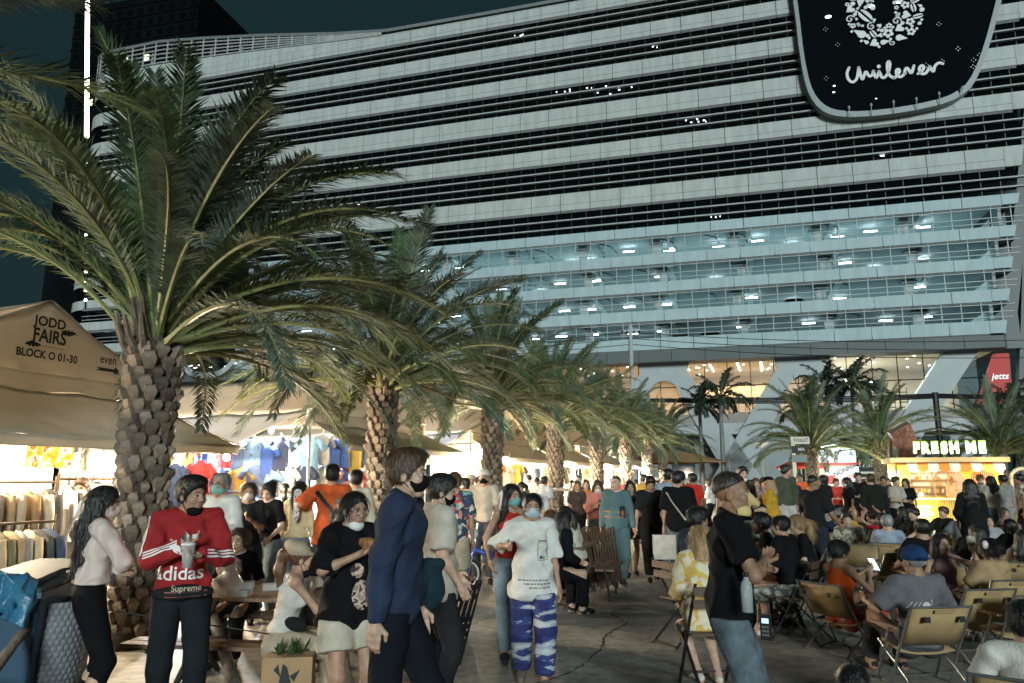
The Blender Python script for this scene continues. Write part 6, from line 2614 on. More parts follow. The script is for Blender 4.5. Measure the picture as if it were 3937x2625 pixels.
# ================================================================== chairs, tables, small things
m_tan = M('camp_canvas', (.36, .25, .12), .85, .14, 6, .35, 120)
m_alu = M('chair_tube', (.30, .31, .31), .35, .1, 5, metal=.8)
m_slat = M('dark_slat', (.085, .05, .03), .6, .3, 9, .2, 40, stretch=(1, 6, 6))
m_plank = M('table_plank', (.16, .095, .055), .6, .35, 7, .3, 30, stretch=(6, 1, 1))


def make_camp():
    c = empty('camp_chair', (0, 0, 0), 0, 'x', 'chair', 'tan folding camp chairs')
    P = []
    for i in range(7):
        x = -.27 + .09 * i
        sg = .03 * (1 - (x / .27) ** 2)
        P.append([(x, .20, .40), (x, .05, .375 - sg), (x, -.12, .345 - sg)])
    thick(MB().sheet(P).build('seat', m_tan, c, True), .012)
    P = []
    for i in range(9):
        x = -.28 + .07 * i
        sg = .035 * (1 - (x / .28) ** 2)
        P.append([(x, -.16 - sg * .5, .42), (x, -.25 - sg, .60), (x, -.345 - sg, .80)])
    bk = thick(MB().sheet(P).build('backrest', m_tan, c, True), .012)
    for sx in (-.17, .17):
        MB().box((sx, -.385, .70), (.05, .012, .055), None).build('patch', m_black, bk)
    MB().box((0, -.392, .775), (.2, .012, .03), None).build('label_strip', m_dkw, bk)
    MB().tube([(-.30, -.355, .81), (.30, -.355, .81)], .012, 8).build('top_bar', m_alu, c)
    for sx in (-.30, .30):
        MB().tube([(sx, -.355, .82), (sx, -.12, .345), (sx, .02, .02), (sx, .14, .012)], .012, 8).build('back_post', m_alu, c)
        MB().tube([(sx * .93, -.30, .015), (sx * .93, .20, .40)], .012, 8).build('leg', m_alu, c)
        MB().tube([(sx * 1.02, .22, .015), (sx * 1.02, -.02, .56)], .011, 8).build('leg', m_alu, c)
        MB().box((sx * 1.02, .04, .575), (.045, .36, .02)).build('armrest', m_dkw, c)
    MB().tube([(-.28, -.30, .015), (.28, -.30, .015)], .011, 6).build('foot_bar', m_alu, c)
    MB().tube([(-.31, .22, .015), (.31, .22, .015)], .011, 6).build('foot_bar', m_alu, c)
    return c


def make_bistro():
    c = empty('folding_chair', (0, 0, 0), 0, 'x', 'chair', 'dark slatted folding chairs')
    for i in range(5):
        MB().box((0, -.14 + .085 * i, .455), (.42, .065, .018)).build('seat_slat', m_slat, c)
    for z in (.70, .80):
        MB().box((0, -.235 - (z - .7) * .2, z), (.42, .016, .07)).build('back_slat', m_slat, c)
    for sx in (-.20, .20):
        MB().beam((sx, -.27, .86), (sx, .22, .01), .024, .012).build('leg', m_black, c)
        MB().beam((sx * .9, .20, .45), (sx * .9, -.30, .01), .024, .012).build('leg', m_black, c)
    MB().beam((-.18, -.29, .03), (.18, -.29, .03), .016).build('stretcher', m_black, c)
    MB().beam((-.2, .16, .10), (.2, .16, .10), .016).build('stretcher', m_black, c)
    return c


_camp = make_camp()
_bis = make_bistro()
_first = {'camp': True, 'bis': True}


def chair(kind, X, Y, face, label):
    src = _camp if kind == 'camp' else _bis
    if _first[kind]:
        o = src
        _first[kind] = False
    else:
        o = copy_tree(src)
    o.location = (X, Y, 0)
    o.rotation_euler = (0, 0, R(face))
    if kind == 'camp':
        o.scale = (.88, .95, .82)
    o['label'] = label
    return o


def long_table(X, Y, rz, L, label, benches=True):
    t = empty('picnic_table', (X, Y, 0), R(rz), label, 'table', 'plank tables with benches')
    for i in range(6):
        MB().box((0, -.30 + .12 * i, .73), (L, .108, .028)).build('plank', m_plank, t)
    for sx in (-L / 2 + .22, L / 2 - .22):
        MB().beam((sx, -.30, .70), (sx, .34, .02), .04, .03).build('leg', m_black, t)
        MB().beam((sx, .30, .70), (sx, -.34, .02), .04, .03).build('leg', m_black, t)
        MB().beam((sx, -.72, .40), (sx, .72, .40), .04, .03).build('bearer', m_black, t)
        if benches:
            for sy in (-.62, .62):
                MB().beam((sx, sy, .42), (sx, sy * 1.05, .01), .04, .03).build('leg', m_black, t)
    if benches:
        for sy in (-.62, .62):
            for k in (-.07, .07):
                MB().box((0, sy + k, .445), (L, .12, .028)).build('bench_plank', m_plank, t)
    return t


def cup(loc, label, liquid=(.55, .38, .10), h=.13, r=.04, lid=False):
    c = empty('plastic_cup', loc, 0, label, 'cup')
    MB().lathe([(r * .72, 0), (r, h), (r * .96, h), (r * .69, .004)], 14).build('cup', M('clear_plastic', (.75, .78, .78), .12, 0, alpha=.32), c, True)
    MB().lathe([(r * .68, .006), (r * .9, h * .75), (.001, h * .76)], 12).build('drink', M('drink_%d' % int(liquid[0] * 100), liquid, .2, .1), c, True)
    if lid:
        MB().lathe([(r * 1.04, h), (r * 1.04, h + .012), (r * .6, h + .02), (.001, h + .02)], 14).build('lid', M('lid_white', (.75, .74, .72), .4, .04), c, True)
    return c


def bag(X, Y, z, w, h, label, m, name='plastic_bag'):
    s_ = Shape(.03)
    s_.ell((0, 0, h * .35), (w * .5, w * .4, h * .38))
    s_.cone((0, 0, h * .5), (.01, 0, h * .92), w * .25, w * .06)
    for q in (-1, 1):
        s_.cone((q * .02, 0, h * .85), (q * .05, .01, h * 1.1), .014, .008)
    s_.fold = .016
    o = place(name, np_mesh(name, [s_.mesh(.012)], m), None, (X, Y, z))
    return tag(o, label, 'bag')


m_pbag = M('thin_plastic', (.70, .72, .72), .25, .15, 12, .6, 30, alpha=.55)

# ---- bins at the left edge
def bin_(X, Y, rz, body, lid, label):
    c = empty('wheeled_bin', (X, Y, 0), R(rz), label, 'bin')
    c.scale = (1, 1, .9)
    mb = MB()
    a, b_ = (.24, .27), (.29, .34)
    vs = [(x * a[0], y * a[1], .06) for x, y in ((-1, -1), (1, -1), (1, 1), (-1, 1))] + [(x * b_[0], y * b_[1], 1.0) for x, y in ((-1, -1), (1, -1), (1, 1), (-1, 1))]
    mb.add(vs, [(3, 2, 1, 0), (0, 1, 5, 4), (1, 2, 6, 5), (2, 3, 7, 6), (3, 0, 4, 7), (4, 5, 6, 7)])
    o = mb.build('body', M('bin_' + label[:4], body, .45, .1, 3), c)
    bv = o.modifiers.new('bevel', 'BEVEL')
    bv.width = .03
    bv.segments = 3
    MB().bb((-.31, -.37, .99), (.31, .36, 1.03)).build('rim', M('bin_' + label[:4], body), c)
    o = MB()
    o.box((0, 0, 1.06), (.62, .74, .05), Matrix.Rotation(R(3), 3, 'X'))
    o.box((0, 0, 1.10), (.48, .56, .05), Matrix.Rotation(R(3), 3, 'X'))
    o = o.build('lid', M('bin_lid', lid, .6, .2, 3, spec=.2), c)
    bv = o.modifiers.new('bevel', 'BEVEL')
    bv.width = .015
    bv.segments = 2
    for sx in (-.22, .22):
        MB().tube([(sx - .03, .30, .1), (sx + .03, .30, .1)], .10, 14).build('wheel', m_black, c)
    MB().tube([(-.25, .40, 1.0), (.25, .40, 1.0)], .018, 6).build('handle', m_black, c)
    return c


bin_(-3.544, 5.5, 12, (.018, .062, .12), (.03, .05, .065), 'blue wheeled bin with a blue bag over its rim at the left edge')
bin_(-3.722, 6.2, 6, (.02, .05, .08), (.04, .06, .075), 'dark wheeled bin standing behind the blue bin')
s_ = Shape(.02)
for k in range(6):
    s_.cone((-.22 + .085 * k, -.36, 1.0), (-.25 + .095 * k, -.40, .84 - .03 * (k % 3)), .04, .03)
s_.fold = .02
o = place('bin_liner', np_mesh('bin_liner', [s_.mesh(.01)], M('blue_liner', (.035, .15, .26), .35, .3, 10, .6, 25)), None, (-3.544, 5.5, 0), (0, 0, R(12)))
tag(o, 'shiny blue bin liner folded over the rim of the blue bin', 'bag')

m_log = M('weathered_log', (.20, .165, .13), .85, .35, 12, .6, 30, stretch=(1, 1, .2))


def log(a, b, r, label):
    a, b = Vector(a), Vector(b)
    rr = random.Random(label)
    P = [a.lerp(b, k / 6) + Vector((rr.uniform(-.008, .008), rr.uniform(-.008, .008), rr.uniform(-.008, .008))) for k in range(7)]
    return tag(MB().tube(P, [r * rr.uniform(.92, 1.06) for _ in P], 9).build('support_log', m_log, None, True), label, 'log', 'logs propping the palms')


log((-3.426, 5.9, .94), (-3.107, 4.6, .46), .032, 'pale leaning log crossing in front of the bins')
log((-3.360, 4.7, .44), (-2.566, 4.5, .38), .035, 'log lying level at the bottom left corner')
log((-3.043, 7.4, .84), (-2.137, 6.2, .02), .05, 'thick leaning log to the right of the red hoodie man')
log((-3.007, 6.7, .30), (-2.391, 6.5, .36), .045, 'short level log tied to the leaning log')
log((-1.0, 17.1, 1.35), (.4, 17.0, 1.38), .05, 'level log tied across the third palm')
log((-.95, 16.6, 1.35), (-1.55, 16.0, .0), .05, 'leaning log at the foot of the third palm')
log((.75, 21.6, 1.4), (3.0, 21.2, 1.36), .05, 'level log tied across the fourth palm')
# dimpled grey pot behind the woman in cream
mb = MB()
rows = []
for j in range(81):
    z = .02 + j * .01
    rr_ = .145 + .05 * math.sin(min(1, z / .8) * PI * .75)
    rd_ = [rr_ + .010 * abs(math.sin(PI * i / 4 + PI / 2 * ((j // 4) % 2))) * abs(math.sin(PI * j / 4)) for i in range(121)]
    rows.append([(rd_[i] * math.cos(2 * PI * i / 120), rd_[i] * math.sin(2 * PI * i / 120), z) for i in range(121)])
mb.sheet(rows)
o = mb.build('dimpled_pot', M('pot_grey', (.17, .19, .21), .6, .15, 8), None, False, (-3.297, 5.6, 0))
thick(o, .02)
tag(o, 'grey dimpled pot standing between the bin and the woman in cream', 'pot')

# ---- picnic table with food
TB = long_table(-2.125, 6.55, -8, 1.5, 'plank picnic table with takeaway food beside the red hoodie man')
bag(-2.336, 6.35, .745, .20, .24, 'clear plastic bag of greens on the picnic table', m_pbag)
bag(-1.771, 6.6, .745, .26, .22, 'crumpled clear plastic bag at the far end of the picnic table', m_pbag)
for k, (px_, y_, dz) in enumerate(((568, 6.3, 0), (575, 6.34, .055), (640, 6.65, 0))):
    b_ = empty('clear_box', ((px_ - 1176) / 1729 * y_, y_, .745 + dz), R(10 * k), ['lower clear food box at the table edge', 'upper clear food box of the pair', 'clear food box in the middle of the picnic table'][k], 'box', 'clear food boxes')
    MB().bb((-.08, -.06, 0), (.08, .06, .03)).build('tray', M('clear_tray', (.75, .8, .82), .12, 0, alpha=.4), b_)
    MB().bb((-.082, -.062, .031), (.082, .062, .05)).build('lid', MATS['clear_tray'], b_)
for k in range(4):
    cup(((655 + 18 * k - 1176) / 1729 * 6.7, 6.7 + .03 * k, .745), ['first', 'second', 'third', 'fourth'][k] + ' white cup from the left on the picnic table', (.5, .45, .4), .10, .035, True)
# paper shopping bag with leaves
pb = empty('paper_bag', (-1.573, 5.55, 0), R(8), 'brown paper bag printed with dark figures and green leaves on top', 'bag')
MB().bb((-.17, -.09, 0), (.17, .09, .46)).build('bag', M('kraft_paper', (.36, .23, .12), .8, .12, 5, .2, 20), pb)
mb = MB()
for poly in ([(-.08, .1), (-.02, .12), (.03, .3), (.0, .40), (-.03, .42), (-.05, .3), (-.1, .22)], [(.02, .34), (.09, .38), (.05, .30)], [(-.09, .38), (-.04, .33), (-.06, .42)]):
    mb.prism(poly, (0, -.0915, 0), (1, 0, 0), (0, 0, 1), .001)
mb.build('figure_print', m_ink, pb)
mb = MB()
rr = random.Random(4)
for k in range(26):
    a = rr.uniform(0, 6.28)
    p = Vector((rr.uniform(-.1, .1), rr.uniform(-.05, .05), .46))
    q = p + Vector((math.cos(a) * .07, math.sin(a) * .05, rr.uniform(.02, .13)))
    w_ = Vector((-math.sin(a), math.cos(a), 0)) * .018
    mb.add([p, p.lerp(q, .5) + w_, q, p.lerp(q, .5) - w_], [(0, 1, 2, 3)])
mb.build('leaves', M('herb_leaf', (.035, .07, .02), .6, .3), pb)

# ---- folded black chairs leaning in a bundle
for k in range(5):
    f = empty('folded_chair', (-0.773 + .045 * k, 6.9 + .05 * k, 0), R(78), ['first', 'second', 'third', 'fourth', 'last'][k] + ' folded black chair of the leaning bundle, counted from the left', 'chair', 'folded black chairs leaning in a bundle')
    f.rotation_euler = (R(20), 0, R(62 - 4 * k))
    f.scale = (.8, .9, .9)
    for sx in (-.2, .2):
        MB().beam((sx, 0, .01), (sx, 0, .92), .022, .014).build('leg', m_black, f)
        MB().beam((sx * .88, .03, .01), (sx * .88, .025, .8), .022, .014).build('leg', m_black, f)
    for z in (.84, .74, .5, .42, .34):
        MB().box((0, .012, z), (.42, .014, .055)).build('slat', m_black, f)
# ---- slatted table tops leaning against the fourth palm's table
for k in range(4):
    f = empty('folded_table', (1.173 + .13 * k, 12.2 - .05 * k, 0), 0, ['first', 'second', 'third', 'last'][k] + ' slatted table top of the leaning stack, counted from the left', 'table', 'slatted table tops leaning together')
    f.rotation_euler = (R(12), R(-17), R(24))
    f.scale = (.72, .8, .82)
    for i in range(9):
        MB().box((-.28 + .07 * i, 0, .62), (.045, .018, 1.1)).build('slat', m_slat, f)
    for z in (.2, .62, 1.02):
        MB().box((0, .022, z), (.66, .022, .06)).build('batten', m_slat, f)
    for sx in (-.26, .26):
        MB().beam((sx, .03, .0), (sx, .03, .3), .03).build('leg', m_black, f)
long_table(0.823, 11.3, 75, 1.2, 'plank table with people seated beside the bicycle')

# ---- blue folding bicycle
bk_ = empty('folding_bicycle', (-0.688, 11.9, 0), R(28), 'blue folding bicycle with white rimmed wheel and helmet on the bars', 'bicycle')
m_bblue = M('bike_blue', (.02, .05, .30), .3, .05)
m_rim = M('rim_white', (.72, .72, .70), .4, .05)


def wheel(x, r):
    w_ = empty('wheel', (x, 0, r))
    w_.parent = bk_
    def ring(rad, t):
        return [(rad * math.cos(2 * PI * k / 32), 0, rad * math.sin(2 * PI * k / 32)) for k in range(33)]
    MB().tube(ring(r - .018, 0), .020, 8).build('tyre', m_black, w_, True)
    MB().tube(ring(r - .048, 0), .015, 6).build('rim', m_rim, w_, True)
    mb = MB()
    for k in range(18):
        a = 2 * PI * k / 18
        mb.tube([(0, .02 * (-1) ** k, 0), ((r - .05) * math.cos(a), 0, (r - .05) * math.sin(a))], .0022, 4)
    mb.build('spokes', m_alu, w_)
    MB().tube([(0, -.04, 0), (0, .04, 0)], .018, 8).build('hub', m_alu, w_)


wheel(0, .235)
wheel(.98, .235)
MB().tube([(0, .05, .235), (.06, .05, .50), (.10, 0, .56)], .012, 8).build('fork', m_bblue, bk_)
MB().tube([(0, -.05, .235), (.06, -.05, .50), (.10, 0, .56)], .012, 8).build('fork', m_bblue, bk_)
MB().tube([(.085, 0, .50), (.12, 0, .66)], .024, 8).build('head_tube', m_bblue, bk_)
MB().tube([(.11, 0, .60), (.40, 0, .50), (.66, 0, .42)], [.034, .038, .034], 10).build('main_tube', m_bblue, bk_, True)
MB().tube([(.62, 0, .28), (.72, 0, .92)], .020, 8).build('seat_post', m_alu, bk_)
MB().tube([(.64, .05, .30), (.98, .05, .235)], .010, 6).build('chain_stay', m_bblue, bk_)
MB().tube([(.68, .05, .52), (.98, .05, .235)], .010, 6).build('seat_stay', m_bblue, bk_)
MB().tube([(.12, 0, .66), (.17, 0, 1.0)], .018, 8).build('stem', m_alu, bk_)
MB().tube([(.14, -.28, .99), (.17, -.1, 1.01), (.17, .1, 1.01), (.14, .28, .99)], .013, 8).build('handlebar', m_black, bk_)
MB().ball((.74, 0, .94), (.13, .07, .035), 12, 6).build('saddle', m_black, bk_, True)
MB().tube([(.62, .06, .28), (.62, .06, .12)], .012, 6).build('crank', m_alu, bk_)
MB().tube([(.62 + .085 * math.cos(2 * PI * k / 20), .04, .28 + .085 * math.sin(2 * PI * k / 20)) for k in range(21)], .008, 5).build('chainring', m_black, bk_)
hm = Shape(.02)
hm.ell((0, 0, 0), (.10, .13, .085))
hm.cut((0, 0, -.02), (0, 0, -1))
for k in range(5):
    hm.sub.append(('e', V3(-.08 + .04 * k, .0, .075), V3(.009, .10, .03), None, None, None, None))
o = place('bicycle_helmet', np_mesh('bicycle_helmet', [hm.mesh(.007)], M('helmet_white', (.62, .64, .65), .35, .06)), None, (-0.682 + .06, 11.75, .84), (R(40), 0, R(-20)))
tag(o, 'white vented helmet hanging from the bicycle handlebar', 'helmet')

# ================================================================== the crowd
BLK = (.007, .007, .009)
WHT = (.66, .65, .62)
NVY = (.012, .022, .055)
JEAN = M('denim_faded', (.10, .135, .165), .9, .35, 14, .4, 120)
JEAN2 = M('denim_light', (.20, .26, .31), .9, .30, 10, .4, 120)
KHA = (.42, .36, .27)
m_wink = M('white_ink', (.8, .8, .8), .6, 0)

# -- woman in cream cardigan
p = person('woman with long black hair in a cream cardigan and black trousers', -2.894, 5.3, -52, 1.63, True, 'light', ('longer', 'black'), dict(c=pattern('check_cream', 'stripes', [(0, (.55, .45, .41)), (.5, (.62, .52, .47))], 9), sleeve=2, hem=-.07, loose=.028), dict(c=BLK, loose=.006),
           hands=((.04, .19, 1.10), (-.03, .22, 1.12)), elbows=((-.4, .5, -.8), (.4, .5, -.8)), head=(-22, -4), mask=((.62, .52, .48), 'on'))
# -- man in red hoodie
hd = person('man in a red striped hoodie with black chin mask holding a drink', -2.235, 5.25, 203, 1.70, False, 'mid', ('short', 'black'), dict(c=M('hoodie_red', (.30, .010, .014), .85, .18, 7, .35, 60), sleeve=2, hem=.05, loose=.024, collar=.03, neck=.25, fold=.008), dict(c=(.014, .018, .022), loose=.012),
            hands=((-.09, .30, 1.19), (.02, .27, 1.25)), elbows=((-.9, -.5, -.8), (.9, -.4, -.8)), head=(38, -3), mask=(BLK, 'chin'), bulk=1.0)
petal = lambda a: [(.02 * math.cos(a) + r_ * math.sin(a + t), .0 + .02 * math.sin(a) + r_ * math.cos(a + t)) for r_, t in ((.0, 0), (.055, .42), (.10, .26), (.125, 0), (.10, -.26), (.055, -.42))]
print_on(hd, [petal(-.75), petal(0), petal(.75)], (.03, .265), 1.0, m_wink, 'emblem_print')
print_on(hd, text_mesh('adidas', .012, 0, 1.0), (.03, .115), .125, m_wink, 'lettering')
# sleeve stripes
for q in (-1, 1):
    for k in range(3):
        rows = [[], []]
        ax1 = unit(hd['el'][q] - hd['sh'][q])
        ax2 = unit(hd['wr'][q] - hd['el'][q])
        for seg, (a, b, ax) in enumerate(((hd['sh'][q], hd['el'][q], ax1), (hd['el'][q], hd['wr'][q], ax2))):
            outv = unit(hd['Rt'] * q + hd['U'] * .35 + hd['Fw'] * (.1 if seg == 0 else .35))
            outv = unit(outv - ax * (outv @ ax))
            sd = np.cross(ax, outv)
            for i in range(10):
                t = i / 9 * .96
                c_ = a + (b - a) * t + sd * (-.020 + .020 * k) + outv * .16
                rows[0].append(c_ - sd * .0055)
                rows[1].append(c_ + sd * .0055)
            P = project(hd['top_shape'], np.array(rows[0][-10:] + rows[1][-10:]), -outv) + outv * .0015
            mb = MB()
            mb.sheet([[tuple(v * hd['s']) for v in P[:10]], [tuple(v * hd['s']) for v in P[10:]]])
            mb.build('sleeve_stripe', m_wink, hd['root'])
# waist bag
s_ = Shape(.03)
for k in range(-4, 5):
    a = k * .24
    s_.ell(hd['P0'] + hd['Rt'] * .185 * math.sin(a) + hd['Fw'] * .155 * math.cos(a) + hd['U'] * (.005 - .012 * abs(k) * .4), (.040, .030, .046 - .004 * abs(k)))
s_.fold = .003
o = place('waist_bag', np_mesh('waist_bag', [(lambda r: (r[0] * hd['s'], r[1]))(s_.mesh(.012))], fab((.02, .02, .022))))
o.matrix_world = hd['root'].matrix_basis
tag(o, 'black waist bag with pale lettering worn by the man in the red hoodie', 'bag')
hd2 = dict(hd)
hd2['top_shape'] = s_
o2 = print_on(hd2, text_mesh('Supreme', .01, 0, 1.0), (-.02, .028), .052, M('gold_ink', (.5, .42, .3), .6, 0), 'lettering')
o2.parent = o
for k in range(2):
    o2 = print_on(hd2, [[(-.13, -.004), (.13, -.004), (.13, .003), (-.13, .003)]], (-.02, .006 - .03 * k), 1.0, M('bag_stripe', (.32, .10, .10), .6, 0), 'stripe_print')
    o2.parent = o
cup(held(hd, -1, (.02, .02, -.08)), 'clear cup with a pale lid held by the man in the red hoodie', (.30, .20, .14), .14, .042, True)
# -- woman with glasses, eating
gw = person(
            'woman in glasses eating, black printed shirt and cream shorts', -1.074, 5.1, 214, 1.60, True, 'mid', ('pony', 'black'), dict(c=BLK, sleeve=.98, hem=.17, loose=.040, fold=.009), dict(kind='shorts', c=(.50, .44, .36), loose=.03, len=.62),
            hands=((-.20, .06, .82), (.06, .26, 1.28)), elbows=(None, (1, -.2, -.8)), head=(8, -6), mask=((.70, .70, .68), 'chin'), glasses=True)
m_face = pattern('shirt_photo', 'patches', [(0, (.05, .03, .025)), (.44, (.40, .27, .20)), (.52, (.55, .45, .38)), (.60, (.12, .05, .04))], 16)
print_on(gw, [[(.07 * math.cos(a), .10 * math.sin(a)) for a in [2 * PI * k / 14 for k in range(14)]]], (-.03, .06), 1.0, m_face, 'photo_print')
print_on(gw, [[(.05 * math.cos(a) - .03, .05 * math.sin(a) + .16) for a in [2 * PI * k / 10 for k in range(10)]]], (-.03, .06), 1.0, m_face, 'photo_print')
s_ = Shape(.015)
rr = random.Random(2)
for k in range(7):
    s_.ell((rr.uniform(-.04, .04), rr.uniform(-.02, .02), rr.uniform(-.02, .03)), (.03, .025, .025))
s_.fold = .006
tag(place('fried_snack', np_mesh('fried_snack', [s_.mesh(.007)], M('fried_crust', (.28, .13, .05), .8, .4, 30, .6, 60)), None, held(gw, 1, (0, .0, .03))), 'brown fried snack held to her mouth by the woman in glasses', 'food')
# -- tall man in navy walking right
nv = person('tall man in navy with black mask walking past in front', -0.657, 4.35, -92, 1.86, False, 'light', ('short', 'brown'), dict(c=M('navy_knit', (.010, .022, .058), .85, .25, 5, .3, 60), sleeve=2, hem=.12, loose=.032, collar=.01, fold=.007), dict(c=(.008, .010, .016), loose=.014),
            pose='walk', hands=((-.20, .10, .86), (.22, -.05, .86)), feet=((-.09, .30), (.09, -.22)), mask=(BLK, 'on'), head=(-4, -2), bulk=1.0)
# his shoulder bag, dark teal
s_ = Shape(.03)
s_.ell((.0, 0, 0), (.11, .035, .15))
s_.cone((-.1, 0, .1), (.1, 0, .1), .03, .03)
s_.fold = .004
o = place('shoulder_bag', np_mesh('shoulder_bag', [s_.mesh(.013)], fab((.012, .03, .04))), None, (-0.508, 4.6, 1.06), (0, R(-12), R(20)))
tag(o, 'dark teal bag carried in front by the tall man in navy', 'bag')
# -- man in beige tee behind him
person('man in a cream shirt and black mask half hidden behind the man in navy', -0.580, 5.8, -70, 1.72, False, 'light', ('short', 'black'), dict(c=(.50, .46, .40), sleeve=.9, hem=.16, loose=.045, fold=.007), dict(c=(.02, .022, .026), loose=.02), mask=(BLK, 'on'), head=(-10, -14), hands=((-.2, .2, .95), (.23, .12, .92)), bulk=1.08)
# -- man with crossed arms
ca = person('man with a crew cut and cream mask in black shirt and jeans, arms crossed', 1.223, 4.35, -108, 1.73, False, 'tan', ('buzz', 'crop'), dict(c=(.006, .0065, .008), sleeve=.66, hem=.10, loose=.020, fold=.007), dict(c=JEAN, loose=.012),
            hands=((.02, .17, 1.16), (-.02, .19, 1.20)), elbows=((-.5, .35, -1), (.5, .40, -1)), mask=((.58, .44, .20), 'beak'), head=(-4, 0), bulk=1.0)
strap(ca, (.03, .30), (-.02, -.05), m_black, .012)
bt = empty('water_bottle', (1.220, 4.02, 1.0), 0, 'clear water bottle hanging from the man with crossed arms', 'bottle')
MB().lathe([(.004, 0), (.028, .004), (.030, .12), (.026, .15), (.013, .165), (.013, .18)], 14).build('bottle', M('bottle_clear', (.55, .6, .6), .1, .1, 10, alpha=.5), bt, True)
MB().lathe([(.015, .18), (.015, .20), (.003, .201)], 10).build('bottle_cap', m_black, bt, True)
rd = empty('radio_handset', (1.355, 4.16, .84), R(-30), 'small radio with lit screen clipped to the belt of the man with crossed arms', 'radio')
MB().bb((-.028, -.015, 0), (.028, .015, .13)).build('case', m_black, rd)
MB().bb((-.018, -.0165, .085), (.018, -.0152, .11)).build('screen', M('radio_screen', (.55, .8, .9), .3, 0, emit=.6), rd)
for a in range(3):
    for b_ in range(3):
        MB().bb((-.018 + .013 * a, -.0165, .02 + .02 * b_), (-.009 + .013 * a, -.0152, .032 + .02 * b_)).build('key', M('radio_key', (.15, .16, .17), .5, 0), rd)
MB().tube([(.02, 0, .13), (.02, 0, .19)], .005, 6).build('antenna', m_black, rd)

# -- two women walking towards the camera
wt = person('woman in an oversized white shirt and blue tie-dye trousers walking forward', 0.174, 6.55, 182, 1.57, True, 'mid', ('pony', 'black'), dict(c=(.60, .60, .58), sleeve=.98, hem=.20, loose=.042, fold=.009), dict(c=pattern('tie_dye', 'patches', [(0, (.015, .022, .11)), (.47, (.03, .045, .17)), (.52, (.32, .36, .44)), (.58, (.48, .50, .53))], 2.6, .85, 'Object', (1, 1, 4.2)), loose=.036, len=.86),
            pose='walk', hands=((-.25, .02, .80), (.24, .16, 1.22)), elbows=(None, (.7, -.5, -.6)), feet=((-.09, .16), (.09, -.20)), mask=((.45, .58, .66), 'on'), shoes=(.16, .12, .09))
print_on(wt, [[(-.045, -.08), (-.045, .08), (-.041, .08), (-.041, -.08)], [(.041, -.08), (.041, .08), (.045, .08), (.045, -.08)], [(-.045, .076), (-.045, .08), (.045, .08), (.045, .076)], [(-.045, -.08), (-.045, -.076), (.045, -.076), (.045, -.08)]], (-.085, .24), 1.0, m_ink, 'frame_print')
print_on(wt, text_mesh('Mär', .012, 0, .8), (-.085, .185), .045, m_ink, 'lettering')
print_on(wt, [[(-.04 + .016 * k, -.006), (-.028 + .016 * k, -.006), (-.026 + .016 * k, .006), (-.038 + .016 * k, .007)] for k in range(5)], (-.085, .335), 1.0, m_ink, 'small_print')
for k in range(3):
    rr = random.Random(k)
    x_ = -.14 + .05 * k
    polys = []
    while x_ < .13:
        w_ = rr.uniform(.01, .035)
        polys.append([(x_, -.006), (x_ + w_, -.006), (x_ + w_, .006), (x_, .006)])
        x_ += w_ + .008
    print_on(wt, polys, (.0, -.01 - .032 * k), 1.0, M('grey_ink', (.15, .15, .15), .7, 0), 'small_print')
person('woman in a red top and jeans with a teal mask walking beside the white shirt', -0.017, 7.5, 190, 1.64, True, 'mid', ('longer', 'black'), dict(c=(.50, .035, .025), sleeve=0, hem=-.02, loose=.008), dict(c=JEAN2, loose=.012), pose='walk', hands=((-.2, .10, .9), (.22, .10, .95)), feet=((-.08, -.18), (.08, .14)), head=(24, 0), mask=((.16, .42, .42), 'on'))

# -- around the picnic table
wb = person('woman in a beige beret and white knit top sitting on the bench in profile', -1.747, 5.9, -76, 1.60, True, 'mid', ('pony', 'auburn'), dict(c=(.52, .50, .45), sleeve=0, hem=-.04, loose=.012), dict(c=(.42, .35, .26), loose=.04, len=.92), pose='sit', pz=.53, lean=12, hands=((-.10, .50, .52), (.14, .48, .56)), feet=((-.10, .38), (.16, .50)), head=(0, -8), cap=('beret', (.40, .33, .24)), mask=(BLK, 'chin'), shoes=(.5, .48, .45))
strap(wb, (-.10, .40), (.13, .02), m_black, .02, True)
s_ = Shape(.02)
s_.ell((0, 0, 0), (.085, .03, .05))
o = place('crossbody_bag', np_mesh('crossbody_bag', [s_.mesh(.01)], fab((.015, .015, .017))), None, (-1.576, 5.68, .64), (0, R(20), R(10)))
tag(o, 'small black crossbody bag on the lap of the woman in the beret', 'bag')
person('young woman in a black shirt seated behind the picnic table facing the camera', -2.602, 7.4, 180, 1.60, True, 'light', ('pony', 'brown'), dict(c=BLK, sleeve=.8, hem=.04), dict(c=(.03, .03, .035)), pose='sit', hands=((-.16, .34, .76), (.14, .34, .76)), lean=12, lipc=1)
gm = person('grey haired person in a white sweatshirt and green mask behind the table', -2.919, 7.6, 172, 1.76, True, 'mid', ('bald', 'grey'), dict(c=(.56, .55, .52), sleeve=2, hem=.10, loose=.034), dict(c=(.04, .04, .045)), hands=((-.12, .30, 1.16), (.12, .26, 1.05)), mask=((.22, .46, .40), 'on'), glasses=True)
bag(-2.648, 7.25, .72, .20, .34, 'clear bag of pink food carried by the person in white sweatshirt', M('pink_bag', (.55, .36, .32), .3, .4, 14, .5, 30, alpha=.75))
person('woman in a dark shirt and pale mask holding a phone behind the table', -3.198, 9.2, 195, 1.64, True, 'mid', ('bun', 'brown'), dict(c=(.025, .025, .028), sleeve=.8), dict(c=(.05, .06, .08)), hands=((-.05, .28, 1.25), (.10, .28, 1.2)), mask=((.66, .55, .5), 'on'))
